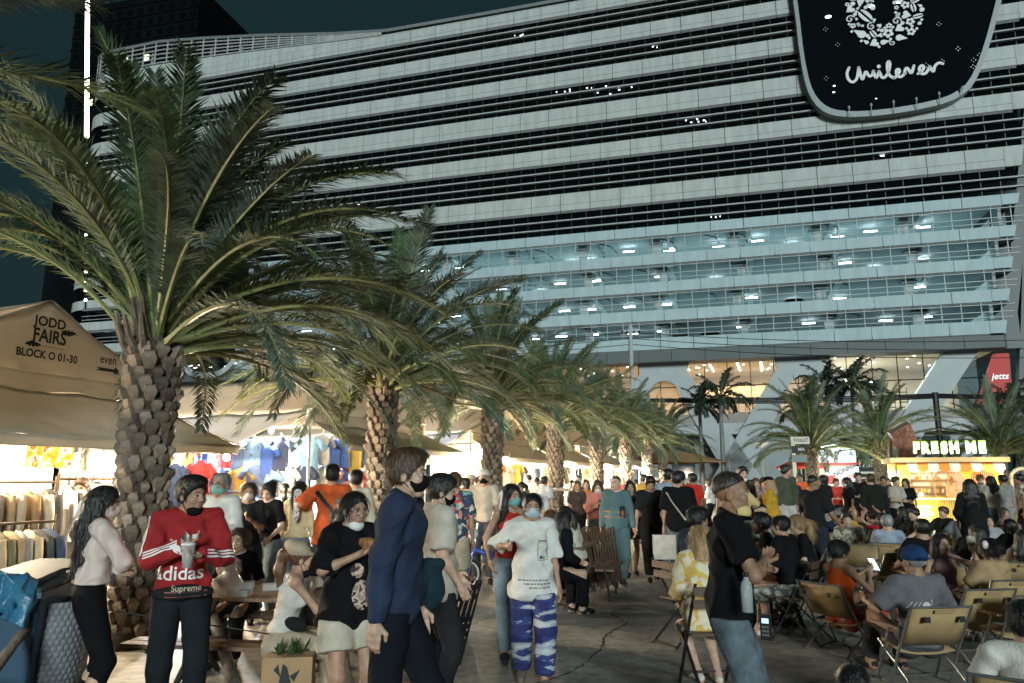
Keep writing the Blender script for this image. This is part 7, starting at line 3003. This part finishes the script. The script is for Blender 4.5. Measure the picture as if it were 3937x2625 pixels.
pw = person('woman in a black shirt reading a paper cup carrier, grey jeans', -3.065, 9.6, 165, 1.65, True, 'light', ('bun', 'black'), dict(c=BLK, sleeve=.8, hem=.02), dict(c=JEAN, loose=.016), hands=((-.18, .25, 1.0), (.03, .30, 1.10)), head=(0, -22))
tag(MB().box((0, 0, 0), (.14, .10, .24), Matrix.Rotation(R(14), 3, 'Y')).build('paper_carton', fab((.68, .68, .63)), None, False, held(pw, 1, (0, .04, .06))), 'white carton held by the woman in grey jeans', 'carton')
py = person('woman in a pale yellow top with a scarf in her ponytail, seen from behind', -2.766, 9.8, -8, 1.65, True, 'light', ('pony', 'black'), dict(c=(.52, .42, .25), sleeve=2, hem=-.02, loose=.014), dict(c=JEAN, loose=.014))
tag(MB().sheet([[(-.05, 0, .12), (.0, -.02, .14), (.05, 0, .12)], [(-.045, -.02, 0), (0, -.03, 0), (.045, -.02, 0)], [(-.035, -.01, -.25), (0, -.02, -.27), (.03, -.01, -.22)]]).build('hair_scarf', pattern('scarf_print', 'cells', [(0, (.55, .5, .48)), (.6, (.10, .08, .08))], 60), None, True, (-2.710, 9.56, 1.42)), 'pale printed scarf tied round the ponytail', 'scarf')
rm = person('man in a rust red shirt with a black strap, one hand on her shoulder', -2.323, 9.7, 8, 1.86, False, 'mid', ('short', 'black'), dict(c=(.46, .085, .025), sleeve=.95, hem=.16, loose=.04), dict(c=(.05, .05, .055)), hands=((-.40, .10, 1.28), (.25, .05, .85)), elbows=((-.8, -.3, -.6), None))
strap(rm, (-.16, .44), (.14, .10), m_black, .045, False)
person('man in a yellow shirt seated with his back half turned at the far table', -1.823, 7.8, -30, 1.70, False, 'tan', ('short', 'black'), dict(c=(.62, .42, .03), sleeve=.85, loose=.03), dict(c=(.03, .03, .035)), pose='sit', pz=.62)
person('woman with light brown hair seated beside the yellow shirt', -1.498, 7.0, 60, 1.58, True, 'light', ('bob', 'auburn'), dict(c=(.10, .09, .09), sleeve=.8), dict(c=(.03, .03, .035)), pose='sit', pz=.60)
person('man in a pale hooded top browsing the rail beside the second palm', -2.195, 10.6, 20, 1.80, False, 'mid', ('short', 'black'), dict(c=(.52, .48, .38), sleeve=2, loose=.03, collar=.03), dict(c=(.1, .09, .08)))

# -- walkway, middle
person('man in a bright floral shirt and khaki shorts seen from behind', -0.748, 9.8, 6, 1.76, False, 'mid', ('short', 'auburn'), dict(c=pattern('floral', 'cells', [(0, (.03, .05, .08)), (.38, (.58, .52, .45)), (.52, (.55, .06, .05)), (.66, (.03, .06, .12)), (.82, (.65, .22, .16)), (.90, (.20, .38, .34))], 21), sleeve=.9, hem=.10, loose=.036), dict(kind='shorts', c=KHA, len=.85, loose=.02), shoes=(.3, .3, .3))
person('man in a pale cap and black mask facing the camera by the third palm', -0.466, 12.6, 178, 1.84, False, 'mid', ('short', 'black'), dict(c=(.45, .38, .30), sleeve=.9), dict(c=(.06, .06, .07)), mask=(BLK, 'on'), cap=('cap', (.55, .50, .42)))
person('woman with curly hair seated at the foot of the third palm', -0.641, 13.2, 150, 1.62, True, 'mid', ('bob', 'brown'), dict(c=pattern('grey_print', 'patches', [(0, (.06, .06, .06)), (.5, (.45, .43, .4))], 14), sleeve=.8), dict(c=(.04, .04, .05)), pose='sit', pz=.72)
person('person in a black hooded top sitting at the table beside the white shirt', 0.482, 9.7, -60, 1.68, True, 'light', ('longer', 'black'), dict(c=BLK, sleeve=2, loose=.04), dict(c=BLK, loose=.03), pose='sit', pz=.58, lean=22)
person('person in a pale green shirt with a black strap bent over the table', 0.720, 10.2, 40, 1.70, False, 'light', ('bob', 'auburn'), dict(c=(.30, .42, .32), sleeve=.85, loose=.035), dict(c=BLK), pose='sit', pz=.58, lean=30)
person('person in a cream shirt seated behind the pale green shirt', 0.912, 10.8, 44, 1.70, True, 'light', ('pony', 'black'), dict(c=(.46, .45, .36), sleeve=.85, loose=.035), dict(c=BLK), pose='sit', pz=.58, lean=20)
pk = person('woman in a pink blouse and pale mask looking at her phone', 1.610, 14.2, 176, 1.66, True, 'light', ('long', 'brown'), dict(c=(.52, .20, .17), sleeve=1.6, loose=.05, hem=-.02), dict(c=JEAN), hands=((-.06, .28, 1.22), (.06, .28, 1.2)), head=(0, -18), mask=((.7, .68, .66), 'on'))
tag(MB().box((0, 0, 0), (.075, .012, .15), Matrix.Rotation(R(-30), 3, 'X')).build('phone', m_black, None, False, held(pk, 1, (-.06, .02, .05))), 'phone held by the woman in the pink blouse', 'phone')
pj = person('man in striped blue-grey pyjamas with a bear patch, looking aside', 1.707, 12.4, 186, 1.75, False, 'light', ('buzz', 'brown'), dict(c=pattern('pyjama_stripe', 'stripes', [(0, (.05, .10, .115)), (.55, (.10, .17, .18))], 24), sleeve=2, hem=.12, loose=.034), dict(c=MATS['pyjama_stripe'], loose=.03), pose='walk', head=(-38, 6), feet=((-.09, -.12), (.09, .16)))
print_on(pj, [[(-.05, -.09), (.05, -.09), (.05, .09), (-.05, .09)]], (-.07, .19), 1.0, m_ink, 'patch_print')
print_on(pj, [[(.03 * math.cos(a), .05 * math.sin(a) - .02) for a in [2 * PI * k / 10 for k in range(10)]]], (-.07, .19), 1.0, M('bear_brown', (.30, .10, .03), .8, .1), 'bear_print').location.y += .004
for k in range(2):
    print_on(pj, [[(-.16, -.008), (.12, -.008), (.12, .008), (-.16, .008)]], (.05, .19 - .08 * k), 1.0, M('orange_ink', (.6, .18, .05), .7, 0), 'line_print')
person('woman in a dark brown dress following behind the striped pyjamas', 2.124, 13.6, 176, 1.66, True, 'mid', ('longer', 'black'), dict(c=(.05, .035, .028), sleeve=.6, hem=.3, loose=.04), dict(kind='shorts', c=(.05, .035, .03)), pose='walk')
person('man in a black shirt and black trousers with head bowed, walking forward', 2.376, 13.0, 178, 1.74, False, 'mid', ('short', 'black'), dict(c=(.014, .015, .017), sleeve=.9, loose=.03), dict(c=(.012, .012, .014), loose=.03), head=(0, -22), pose='walk')
person('man in a pale blue shirt beside the black shirt with the sling', 2.832, 13.6, 10, 1.86, False, 'mid', ('short', 'black'), dict(c=(.28, .34, .42), sleeve=.9, loose=.03), dict(c=JEAN2))
sl = person('man in a black shirt with a chain sling seen from behind', 2.587, 11.8, -30, 1.80, False, 'mid', ('short', 'black'), dict(c=BLK, sleeve=.9, loose=.045, hem=.12), dict(c=JEAN), mask=(BLK, 'on'), head=(-30, -10))
strap(sl, (-.15, .44), (.14, .05), fab((.4, .36, .3)), .02, False)
tag(MB().bb((-.17, -.05, 0), (.17, .05, .36)).build('tote_bag', fab((.50, .46, .40)), None, False, (2.328, 11.7, .48)), 'cream tote bag hanging at knee height beside the black sling shirt', 'bag')
person('man in a bright red shirt walking away near the parked car', 4.090, 17.0, 20, 1.80, False, 'tan', ('short', 'black'), dict(c=(.55, .03, .02), sleeve=.8), dict(c=BLK))

# -- seated group right of centre
person('man in a navy shirt with white mask at his chin seated facing right', 1.869, 8.2, -62, 1.76, False, 'tan', ('short', 'black'), dict(c=(.014, .022, .042), sleeve=.8, loose=.026), dict(c=JEAN, loose=.015), pose='sit', pz=.60, lean=16, mask=((.7, .68, .66), 'chin'), head=(-8, 0))
chair('bis', 1.819, 8.12, -62, 'dark folding chair under the seated man in navy')
# poncho
pc = person('person in a yellow and white fluffy poncho seated with back to the camera', 1.639, 6.5, 6, 1.62, True, 'light', ('long', 'blond'), dict(c=pattern('poncho', 'patches', [(0, (.66, .60, .46)), (.50, (.62, .42, .10)), (.57, (.66, .60, .46))], 5, .95), sleeve=1.5, hem=.14, loose=.085, fold=.010), dict(kind='shorts', c=(.3, .25, .2), len=.7), pose='sit', pz=.60, lean=10, shoes=(.6, .56, .46), feet=((-.05, .18), (.10, .10)))
chair('bis', 1.626, 6.42, 6, 'dark wooden folding chair under the yellow poncho')
person('heavy man in a grey-green shirt seated behind the beer cups', 3.109, 9.6, 184, 1.76, False, 'light', ('buzz', 'black'), dict(c=(.20, .25, .21), sleeve=.85, loose=.03), dict(c=(.03, .03, .03)), pose='sit', pz=.60, bulk=1.2, hands=((-.2, .4, .85), (.12, .42, .9)))
bm_ = person('balding man in a black shirt on a folding chair with bare calves', 3.034, 8.3, 48, 1.70, False, 'mid', ('bald', 'black'), dict(c=BLK, sleeve=.9, loose=.035), dict(kind='shorts', c=pattern('camo', 'patches', [(0, (.05, .055, .05)), (.45, (.2, .2, .17)), (.55, (.4, .4, .36))], 12), len=.9, loose=.03), pose='sit', lean=10, hands=((-.12, .34, .72), (.14, .36, .70)), shoes=(.6, .58, .56))
chair('bis', 3.026, 8.22, 48, 'dark folding chair under the balding man')
person('person in a black shirt leaning on the table behind the balding man', 3.150, 8.9, 70, 1.72, False, 'tan', ('short', 'black'), dict(c=(.02, .024, .027), sleeve=.85), dict(c=BLK), pose='sit', lean=22, hands=((-.1, .4, .75), (.1, .42, .76)))
person('woman with a blond ponytail in black seated behind the balding man', 3.675, 9.4, 80, 1.64, True, 'light', ('pony', 'blond'), dict(c=BLK, sleeve=.8), dict(c=BLK), pose='sit', lean=14)
chair('bis', 3.664, 9.42, 80, 'dark folding chair under the blond ponytail')
chair('bis', 3.142, 9.72, 184, 'dark folding chair under the man in grey-green')
long_table(2.877, 8.9, 4, 1.1, 'small plank table with plastic cups of beer', False)
for k in range(4):
    cup((2.712 + .09 * k, 8.7 + .06 * (k % 2), .745), ['leftmost', 'second', 'third', 'rightmost'][k] + ' cup of beer on the small plank table', (.52, .36, .08), .15, .045)
person('man in a black shirt standing side on, hands low, near the seats', 4.563, 11.5, -62, 1.75, False, 'tan', ('buzz', 'black'), dict(c=(.013, .014, .016), sleeve=.9, loose=.03), dict(c=(.02, .026, .04), loose=.02), hands=((-.2, .3, 1.0), (.2, .3, .98)), bulk=1.1)

# -- standing row behind
BG = 'people standing at the back of the square'
person('man in a dark camouflage shirt and lowered mask standing tall at the back', 4.733, 15.5, 190, 1.93, False, 'light', ('short', 'black'), dict(c=pattern('dark_camo', 'patches', [(0, (.012, .013, .012)), (.5, (.05, .05, .045))], 9), sleeve=.9), dict(c=BLK), mask=((.7, .7, .68), 'chin'), group=BG)
person('woman in a mauve top holding her phone beside the camouflage shirt', 5.335, 16.5, 176, 1.70, True, 'mid', ('long', 'auburn'), dict(c=(.22, .17, .20), sleeve=.7), dict(c=JEAN), hands=((-.05, .25, 1.3), (.08, .28, 1.25)), group=BG)
person('person in a mustard jacket and black cap holding a drink', 4.999, 14.6, 70, 1.72, True, 'light', ('long', 'blond'), dict(c=(.48, .27, .03), sleeve=2, hem=.2, loose=.05), dict(c=BLK), cap=('cap', BLK), hands=((-.06, .28, 1.2), (.06, .3, 1.25)), group=BG)
person('tall man in an olive pullover and light trousers looking right', 6.346, 17.5, 200, 2.0, False, 'mid', ('short', 'black'), dict(c=(.065, .075, .05), sleeve=2, loose=.03), dict(c=(.42, .40, .36), loose=.02), head=(50, 4), group=BG)
person('vendor in an orange shirt by the red umbrella', 9.161, 24, 170, 1.85, False, 'tan', ('short', 'black'), dict(c=(.62, .12, .03), sleeve=.8), dict(c=BLK), group=BG)
for k, (px_, Y_, top_, f_, c_, b_, fc, hr, lb) in enumerate([
        (1870, 20, 1.72, True, (.40, .32, .22), (.45, .4, .33), 180, 'bun', 'woman in beige before the white kiosk'), (1894, 18, 1.78, True, (.016, .017, .018), (.35, .32, .26), 30, 'bob', 'woman in black with a backpack before the white kiosk'),
        (1947, 19, 1.72, True, BLK, BLK, 90, 'long', 'woman in black with white mask near the black banner'), (1970, 20, 1.86, False, BLK, BLK, 170, 'short', 'man in black facing the camera near the black banner'),
        (2000, 17.5, 1.80, False, (.014, .016, .014), BLK, 0, 'short', 'man in a black shirt with faded back print near the kiosk'), (2028, 20, 1.76, True, (.02, .02, .03), (.02, .02, .03), 160, 'bun', 'woman in a long dark dress left of the juice kiosk'),
        (2054, 19, 1.74, False, (.40, .36, .29), BLK, 200, 'short', 'man in a beige shirt at the juice kiosk'), (2080, 19.5, 1.70, True, BLK, (.5, .48, .44), 130, 'bob', 'woman in a black top and pale skirt at the juice kiosk'),
        (2250, 20, 1.80, False, (.56, .54, .50), BLK, 170, 'short', 'man in a cream shirt and mask before the red niche'), (2276, 19, 1.76, True, (.55, .48, .42), JEAN, 10, 'long', 'woman in a cream blouse with long hair before the red niche'),
        (2305, 19, 1.78, False, (.26, .25, .24), (.3, .3, .3), 10, 'short', 'man in a grey shirt before the menu board'), (2345, 18, 1.80, False, pattern('palm_shirt', 'cells', [(0, (.5, .45, .4)), (.6, (.12, .08, .06))], 16), BLK, 60, 'short', 'man in a patterned shirt at the right edge by the menu'),
        (1918, 22, 1.70, False, (.55, .05, .04), BLK, 180, 'short', 'person in a red shirt behind the seats'), (1665, 19, 1.75, False, (.02, .02, .02), BLK, 180, 'short', 'man in black behind the crew cut man'),
        (1822, 21, 1.74, False, (.06, .09, .2), BLK, 120, 'short', 'man in a blue shirt and cap behind the signpost'), (1752, 20, 1.72, False, (.4, .42, .45), BLK, 190, 'short', 'man in a pale shirt behind the mauve top'), (2036, 23, 1.72, True, (.5, .3, .2), BLK, 180, 'long', 'woman in tan waiting beside the kiosk')]):
    person(lb, (px_ - 1176) / 1729 * Y_, Y_, fc, top_, f_, ['light', 'mid', 'tan'][k % 3], (hr, 'black' if k % 4 else 'brown'), dict(c=c_, sleeve=[.8, 2][k % 5 == 4], loose=.028), dict(c=b_ if not isinstance(b_, str) else JEAN), mask=((.7, .7, .68), 'on') if k in (2, 8) else None, hands=((-.1, .28, 1.1), (.1, .28, 1.12)) if k % 3 == 0 else None, group=BG)

# -- people in camp chairs
CP = 'people sitting in camp chairs'


def seated(lb, px_, Y_, face, f_, skin, hair, c_, b_, chl=None, **kw):
    Y_ = Y_ * 1.28
    X_ = (px_ - 1176) / 1729 * Y_
    q = person(lb, X_, Y_, face, kw.pop('h', 1.66 if f_ else 1.74), f_, skin, hair, dict(c=c_, sleeve=kw.pop('sleeve', .85), loose=kw.pop('loose', .026)), dict(c=b_), pose='camp', group=CP, **kw)
    if chl:
        a = R(face)
        chair('camp', X_, Y_, face, chl)
    return q


ot = seated('woman with cropped hair in an orange strappy top looking at her phone', 1912, 6.1, -62, True, 'tan', ('short', 'black'), (.60, .10, .02), pattern('red_print', 'patches', [(0, (.3, .03, .02)), (.5, (.12, .12, .1)), (.6, (.4, .3, .25))], 10), 'tan camp chair under the woman in orange', sleeve=0, loose=.008, hands=((-.02, .38, .74), (.08, .36, .72)), head=(0, -28), lean=-2, feet=((-.1, .55), (.1, .5)))
tag(MB().box((0, 0, 0), (.075, .010, .15), Matrix.Rotation(R(35), 3, 'X') ).build('lit_phone', [m_black], None, False, held(ot, -1, (.02, .05, .05)), (0, 0, R(-62))), 'phone with glowing screen in the hands of the woman in orange', 'phone')
bpy.data.objects['lit_phone'].data.materials.append(M('phone_screen', (.6, .85, .95), .3, 0, emit=1.6))
bpy.data.objects['lit_phone'].data.polygons[2].material_index = 1
gc = seated('man in a blue cap and printed grey shirt with his back to the camera', 2075, 5.15, 6, False, 'tan', ('short', 'grey'), (.125, .125, .14), (.05, .05, .06), 'tan camp chair under the man in the blue cap', cap=('backcap', (.015, .045, .13)), head=(4, -6), loose=.04, lean=-6, hands=((-.24, .3, .6), (.24, .3, .6)))
m_lp = M('pale_ink', (.5, .5, .5), .7, 0)
ring = [[((.028 if k % 2 else .034) * math.cos(2 * PI * (i + k % 2) / 18), (.028 if k % 2 else .034) * math.sin(2 * PI * (i + k % 2) / 18)) for k in range(2)] for i in range(18)]
bo = dict(out=-gc['Fw'], right=gc['Rt'])
print_on(gc, [[(.034 * math.cos(2 * PI * i / 16), .034 * math.sin(2 * PI * i / 16)) for i in range(16)]], (-.01, .30), 1.0, m_lp, 'print', **bo)
print_on(gc, [[(-.10 + .03 * k, -.03), (-.092 + .03 * k, -.03), (-.06 + .03 * k, .03), (-.068 + .03 * k, .03)] for k in range(3)], (-.05, .30), 1.0, m_lp, 'print', **bo)
print_on(gc, [[(.045, -.04), (.053, -.04), (.053, .05), (.045, .05)]], (-.01, .30), 1.0, m_lp, 'print', **bo)
mb_ = seated('man in a black shirt with short hair in front of the beer drinker, back turned', 2105, 7.9, -4, False, 'mid', ('short', 'black'), BLK, (.03, .03, .035), 'tan camp chair under the man in black with short hair', bulk=1.15, lean=-4, h=1.80)
lw = seated('woman with long black hair and pink top holding a cup of beer', 2150, 6.9, 158, True, 'light', ('longer', 'black'), (.32, .19, .19), (.02, .02, .024), 'tan camp chair under the woman with the beer', sleeve=0, loose=.010, hands=((-.26, .26, .92), (.16, .34, .60)), elbows=((-.8, .2, -.6), None), head=(20, 4))
cup(held(lw, -1, (0, .02, -.05)), 'cup of beer raised by the woman with long black hair', (.58, .42, .10), .15, .045)
seated('woman with a pale hair clip and tan top, back turned', 2246, 6.4, 10, True, 'mid', ('bun', 'black'), (.36, .25, .14), (.03, .03, .03), 'tan camp chair under the hair clip woman', lean=-8)
tag(MB().ball((0, 0, 0), (.035, .02, .045), 10, 8).build('hair_clip', M('clip_pale', (.62, .52, .50), .3, .3, 30), None, True, (4.988, 8.06, 1.0)), 'pale clip in the black hair of the woman in tan', 'hair clip')
wm = seated('man in a white shirt in the bottom right corner looking right', 2318, 3.35, -38, False, 'light', ('short', 'black'), (.60, .59, .56), (.05, .05, .06), 'tan camp chair in the bottom right corner', bulk=1.0, lean=-2, h=1.70, pz=.27, head=(-18, -12), mask=(BLK, 'chin'))
person('dark haired child low at the bottom edge', 1.560, 3.6, -20, 1.25, True, 'mid', ('short', 'black'), dict(c=(.05, .05, .06)), dict(c=BLK), pose='low', pz=.38)
rs = [(1940, 10.4, 160, False, 'light', ('short', 'black'), pattern('leaf_shirt', 'patches', [(0, (.09, .09, .07)), (.48, (.30, .28, .22)), (.58, (.45, .42, .35))], 11), JEAN, 'man in a leaf print shirt gazing up'),
      (1920, 11.6, -40, False, 'tan', ('short', 'black'), (.02, .03, .06), BLK, 'man in a grey bucket hat and navy shirt'), (1982, 12.2, 20, True, 'mid', ('bun', 'black'), (.07, .07, .075), BLK, 'woman in a dark grey vest raising her phone'),
      (2008, 11.4, 10, True, 'mid', ('long', 'black'), (.30, .015, .02), BLK, 'woman in a dark red top with hand in her hair'), (2030, 9.8, -30, False, 'light', ('short', 'grey'), (.28, .34, .44), JEAN, 'grey haired man in a pale blue shirt'),
      (2078, 12.0, 100, False, 'light', ('short', 'black'), (.02, .022, .02), BLK, 'man in black beside the neon stroke'), (2148, 12.6, 110, False, 'light', ('short', 'brown'), (.018, .022, .018), BLK, 'man in dark green seated before the slatted counter'),
      (2188, 11.6, 120, False, 'light', ('short', 'black'), (.20, .22, .24), BLK, 'man in a grey shirt seated before the slatted counter'), (2212, 8.4, 10, True, 'light', ('longer', 'black'), BLK, BLK, 'woman with long black hair in black, back turned'),
      (2266, 10.6, 170, True, 'light', ('long', 'black'), (.35, .36, .38), BLK, 'woman in pale grey with long hair facing the camera'), (2288, 9.6, 20, True, 'light', ('bob', 'black'), BLK, BLK, 'woman with a black bob and black dress'),
      (2338, 11.2, 60, False, 'mid', ('short', 'black'), (.02, .024, .02), BLK, 'man in black bent forward at the right edge'), (2332, 7.6, -30, True, 'light', ('long', 'black'), (.33, .29, .24), BLK, 'woman in a beige blouse at the right edge'),
      (1905, 13.4, 60, False, 'mid', ('short', 'black'), BLK, BLK, 'man in black seated farthest left of the chairs'), (1962, 13.8, 180, True, 'light', ('long', 'brown'), (.55, .30, .08), BLK, 'woman in an amber top seated facing the camera'),
      (2052, 14.0, 30, True, 'light', ('long', 'black'), (.03, .03, .03), BLK, 'woman in black seated behind the pale blue shirt'), (2232, 12.8, 20, False, 'light', ('short', 'grey'), (.22, .2, .18), BLK, 'white haired man seated before the counter'),
      (2310, 13.2, 200, True, 'mid', ('bob', 'brown'), (.25, .12, .1), BLK, 'woman in rust brown seated near the menu board'), (2365, 9.0, 30, True, 'light', ('long', 'black'), (.10, .08, .08), BLK, 'woman in dark plum half out of the picture')]
ch_l = set()
for k, (px_, Y_, fc, f_, sk, hr, c_, b_, lb) in enumerate(rs):
    kw = {}
    if 'bucket' in lb:
        kw['cap'] = ('bucket', (.16, .15, .14))
    if 'raising' in lb or 'hand in' in lb:
        kw['hands'] = ((-.16, .18, 1.05), (.15, .15, 1.08))
        kw['elbows'] = ((-1, .3, .2), (1, .3, .2))
    seated(lb, px_, Y_, fc, f_, sk, hr, c_, b_, 'tan camp chair under the ' + lb.split(' seated')[0].split(', ')[0].replace(' facing the camera', '').replace(' half out of the picture', '').replace(' at the right edge', ' by the picture edge'), **kw)
person('woman with long dark hair in a long black dress standing among the chairs', 7.591, 12.5, -20, 1.68, True, 'mid', ('longer', 'black'), dict(c=(.012, .012, .013), sleeve=1.4, loose=.05, hem=.3), dict(kind='skirt', c=(.012, .012, .013)), hands=((-.2, .2, .95), (.22, .25, .9)))
for k, (px_, Y_, fc, lb) in enumerate([(2190, 5.9, 8, 'empty tan camp chair beside the man in the blue cap'), (2300, 5.6, 4, 'empty tan camp chair before the hair clip woman'), (1958, 9.2, 150, 'empty tan camp chair below the leaf print shirt'), (2010, 8.6, 20, 'empty tan camp chair between leaf shirt and blue cap'), (2122, 10.4, 100, 'empty tan camp chair near the glowing counter')]):
    chair('camp', (px_ - 1176) / 1729 * Y_ * 1.28, Y_ * 1.28, fc, lb)

# -- vendors and shoppers among the tents
VN = 'shoppers along the tents'
person('vendor in white shirt and pale mask behind the white rail', -6.033, 10.6, 190, 1.70, False, 'mid', ('short', 'brown'), dict(c=(.66, .65, .62), sleeve=2, loose=.03), dict(c=(.3, .28, .25)), mask=((.7, .72, .74), 'on'), head=(0, -14), group=VN)
person('shopper with dark hair holding up a white sheet behind the cream cardigan', -5.495, 10.0, 200, 1.64, True, 'light', ('bob', 'black'), dict(c=(.10, .13, .17), sleeve=.8), dict(c=BLK), hands=((-.1, .3, 1.35), (.1, .28, 1.2)), group=VN)
tag(MB().bb((-.11, -.004, 0), (.11, .004, .3)).build('white_sheet', fab((.75, .74, .72)), None, False, (-5.241, 9.6, 1.32)), 'white sheet held up in front of a face', 'paper')
shop = [(1070, 15.5, True, (.5, .36, .25), 'tan'), (1085, 17.2, False, (.55, .40, .25), 'mid'), (1102, 14.6, False, (.34, .30, .26), 'light'), (1232, 19.5, False, (.55, .42, .36), 'mid'), (1215, 21.0, False, (.5, .44, .3), 'light'), (1248, 18.6, False, (.4, .42, .45), 'mid'),
        (1316, 20.5, True, (.06, .05, .05), 'mid'), (1330, 23.0, False, (.10, .12, .16), 'light'), (1345, 19.0, True, (.6, .20, .05), 'light'), (1325, 17.2, True, (.05, .035, .03), 'mid'), (1405, 24.0, True, (.3, .3, .32), 'mid'), (1460, 25.5, True, (.5, .35, .15), 'mid'), (1480, 20.0, False, (.55, .33, .08), 'mid'),
        (1510, 22.0, False, (.05, .05, .06), 'light'), (1430, 28.0, False, (.4, .1, .08), 'mid'), (1525, 27.0, True, (.25, .3, .35), 'light'), (1630, 24.0, True, (.5, .5, .48), 'light'), (1545, 18.0, False, (.03, .03, .035), 'tan'), (1280, 25.0, True, (.45, .2, .2), 'light'), (1200, 17.0, True, (.035, .035, .04), 'mid'),
        (1010, 12.4, True, (.02, .02, .022), 'light'), (655, 11.6, True, (.30, .40, .5), 'light'), (1140, 20.0, False, (.2, .22, .3), 'mid'), (1362, 27.0, False, (.5, .48, .4), 'tan'), (1060, 18.5, True, (.30, .06, .05), 'light')]
cn = [('tan', 'brick'), ]
for k, (px_, Y_, f_, c_, sk) in enumerate(shop):
    X_ = (px_ - 1176) / 1729 * Y_
    rr = random.Random(500 + k)
    hue = ['tan', 'sand', 'taupe', 'rosy', 'straw', 'steel grey', 'black', 'slate', 'orange', 'brown', 'grey', 'ochre', 'amber', 'charcoal', 'brick red', 'blue-grey', 'white', 'near black', 'dusty pink', 'dark', 'plain black', 'sky blue', 'indigo', 'oatmeal', 'maroon'][k]
    person(('woman' if f_ else 'man') + ' in a ' + hue + ' top among the shoppers by the ' + ['second', 'third', 'fourth', 'fifth'][min(3, max(0, int((Y_ - 9) / 5)))] + ' palm', X_, Y_, rr.choice((0, 20, -30, 60, 160, 190, 180, 120)), (1.66 if f_ else 1.76) + rr.uniform(-.04, .06), f_, sk, (rr.choice(('long', 'pony', 'bob') if f_ else ('short', 'short', 'buzz')), rr.choice(('black', 'black', 'brown'))),
           dict(c=c_, sleeve=rr.choice((.8, .8, 2)), loose=.028), dict(c=rr.choice((BLK, JEAN, JEAN2, KHA))), mask=((.68, .7, .7), 'on') if rr.random() < .35 else None, cap=('cap', rr.choice((BLK, (.5, .47, .4)))) if (not f_ and rr.random() < .3) else None, hands=((-.1, .28, 1.15), (.1, .28, 1.12)) if rr.random() < .4 else None, group=VN)
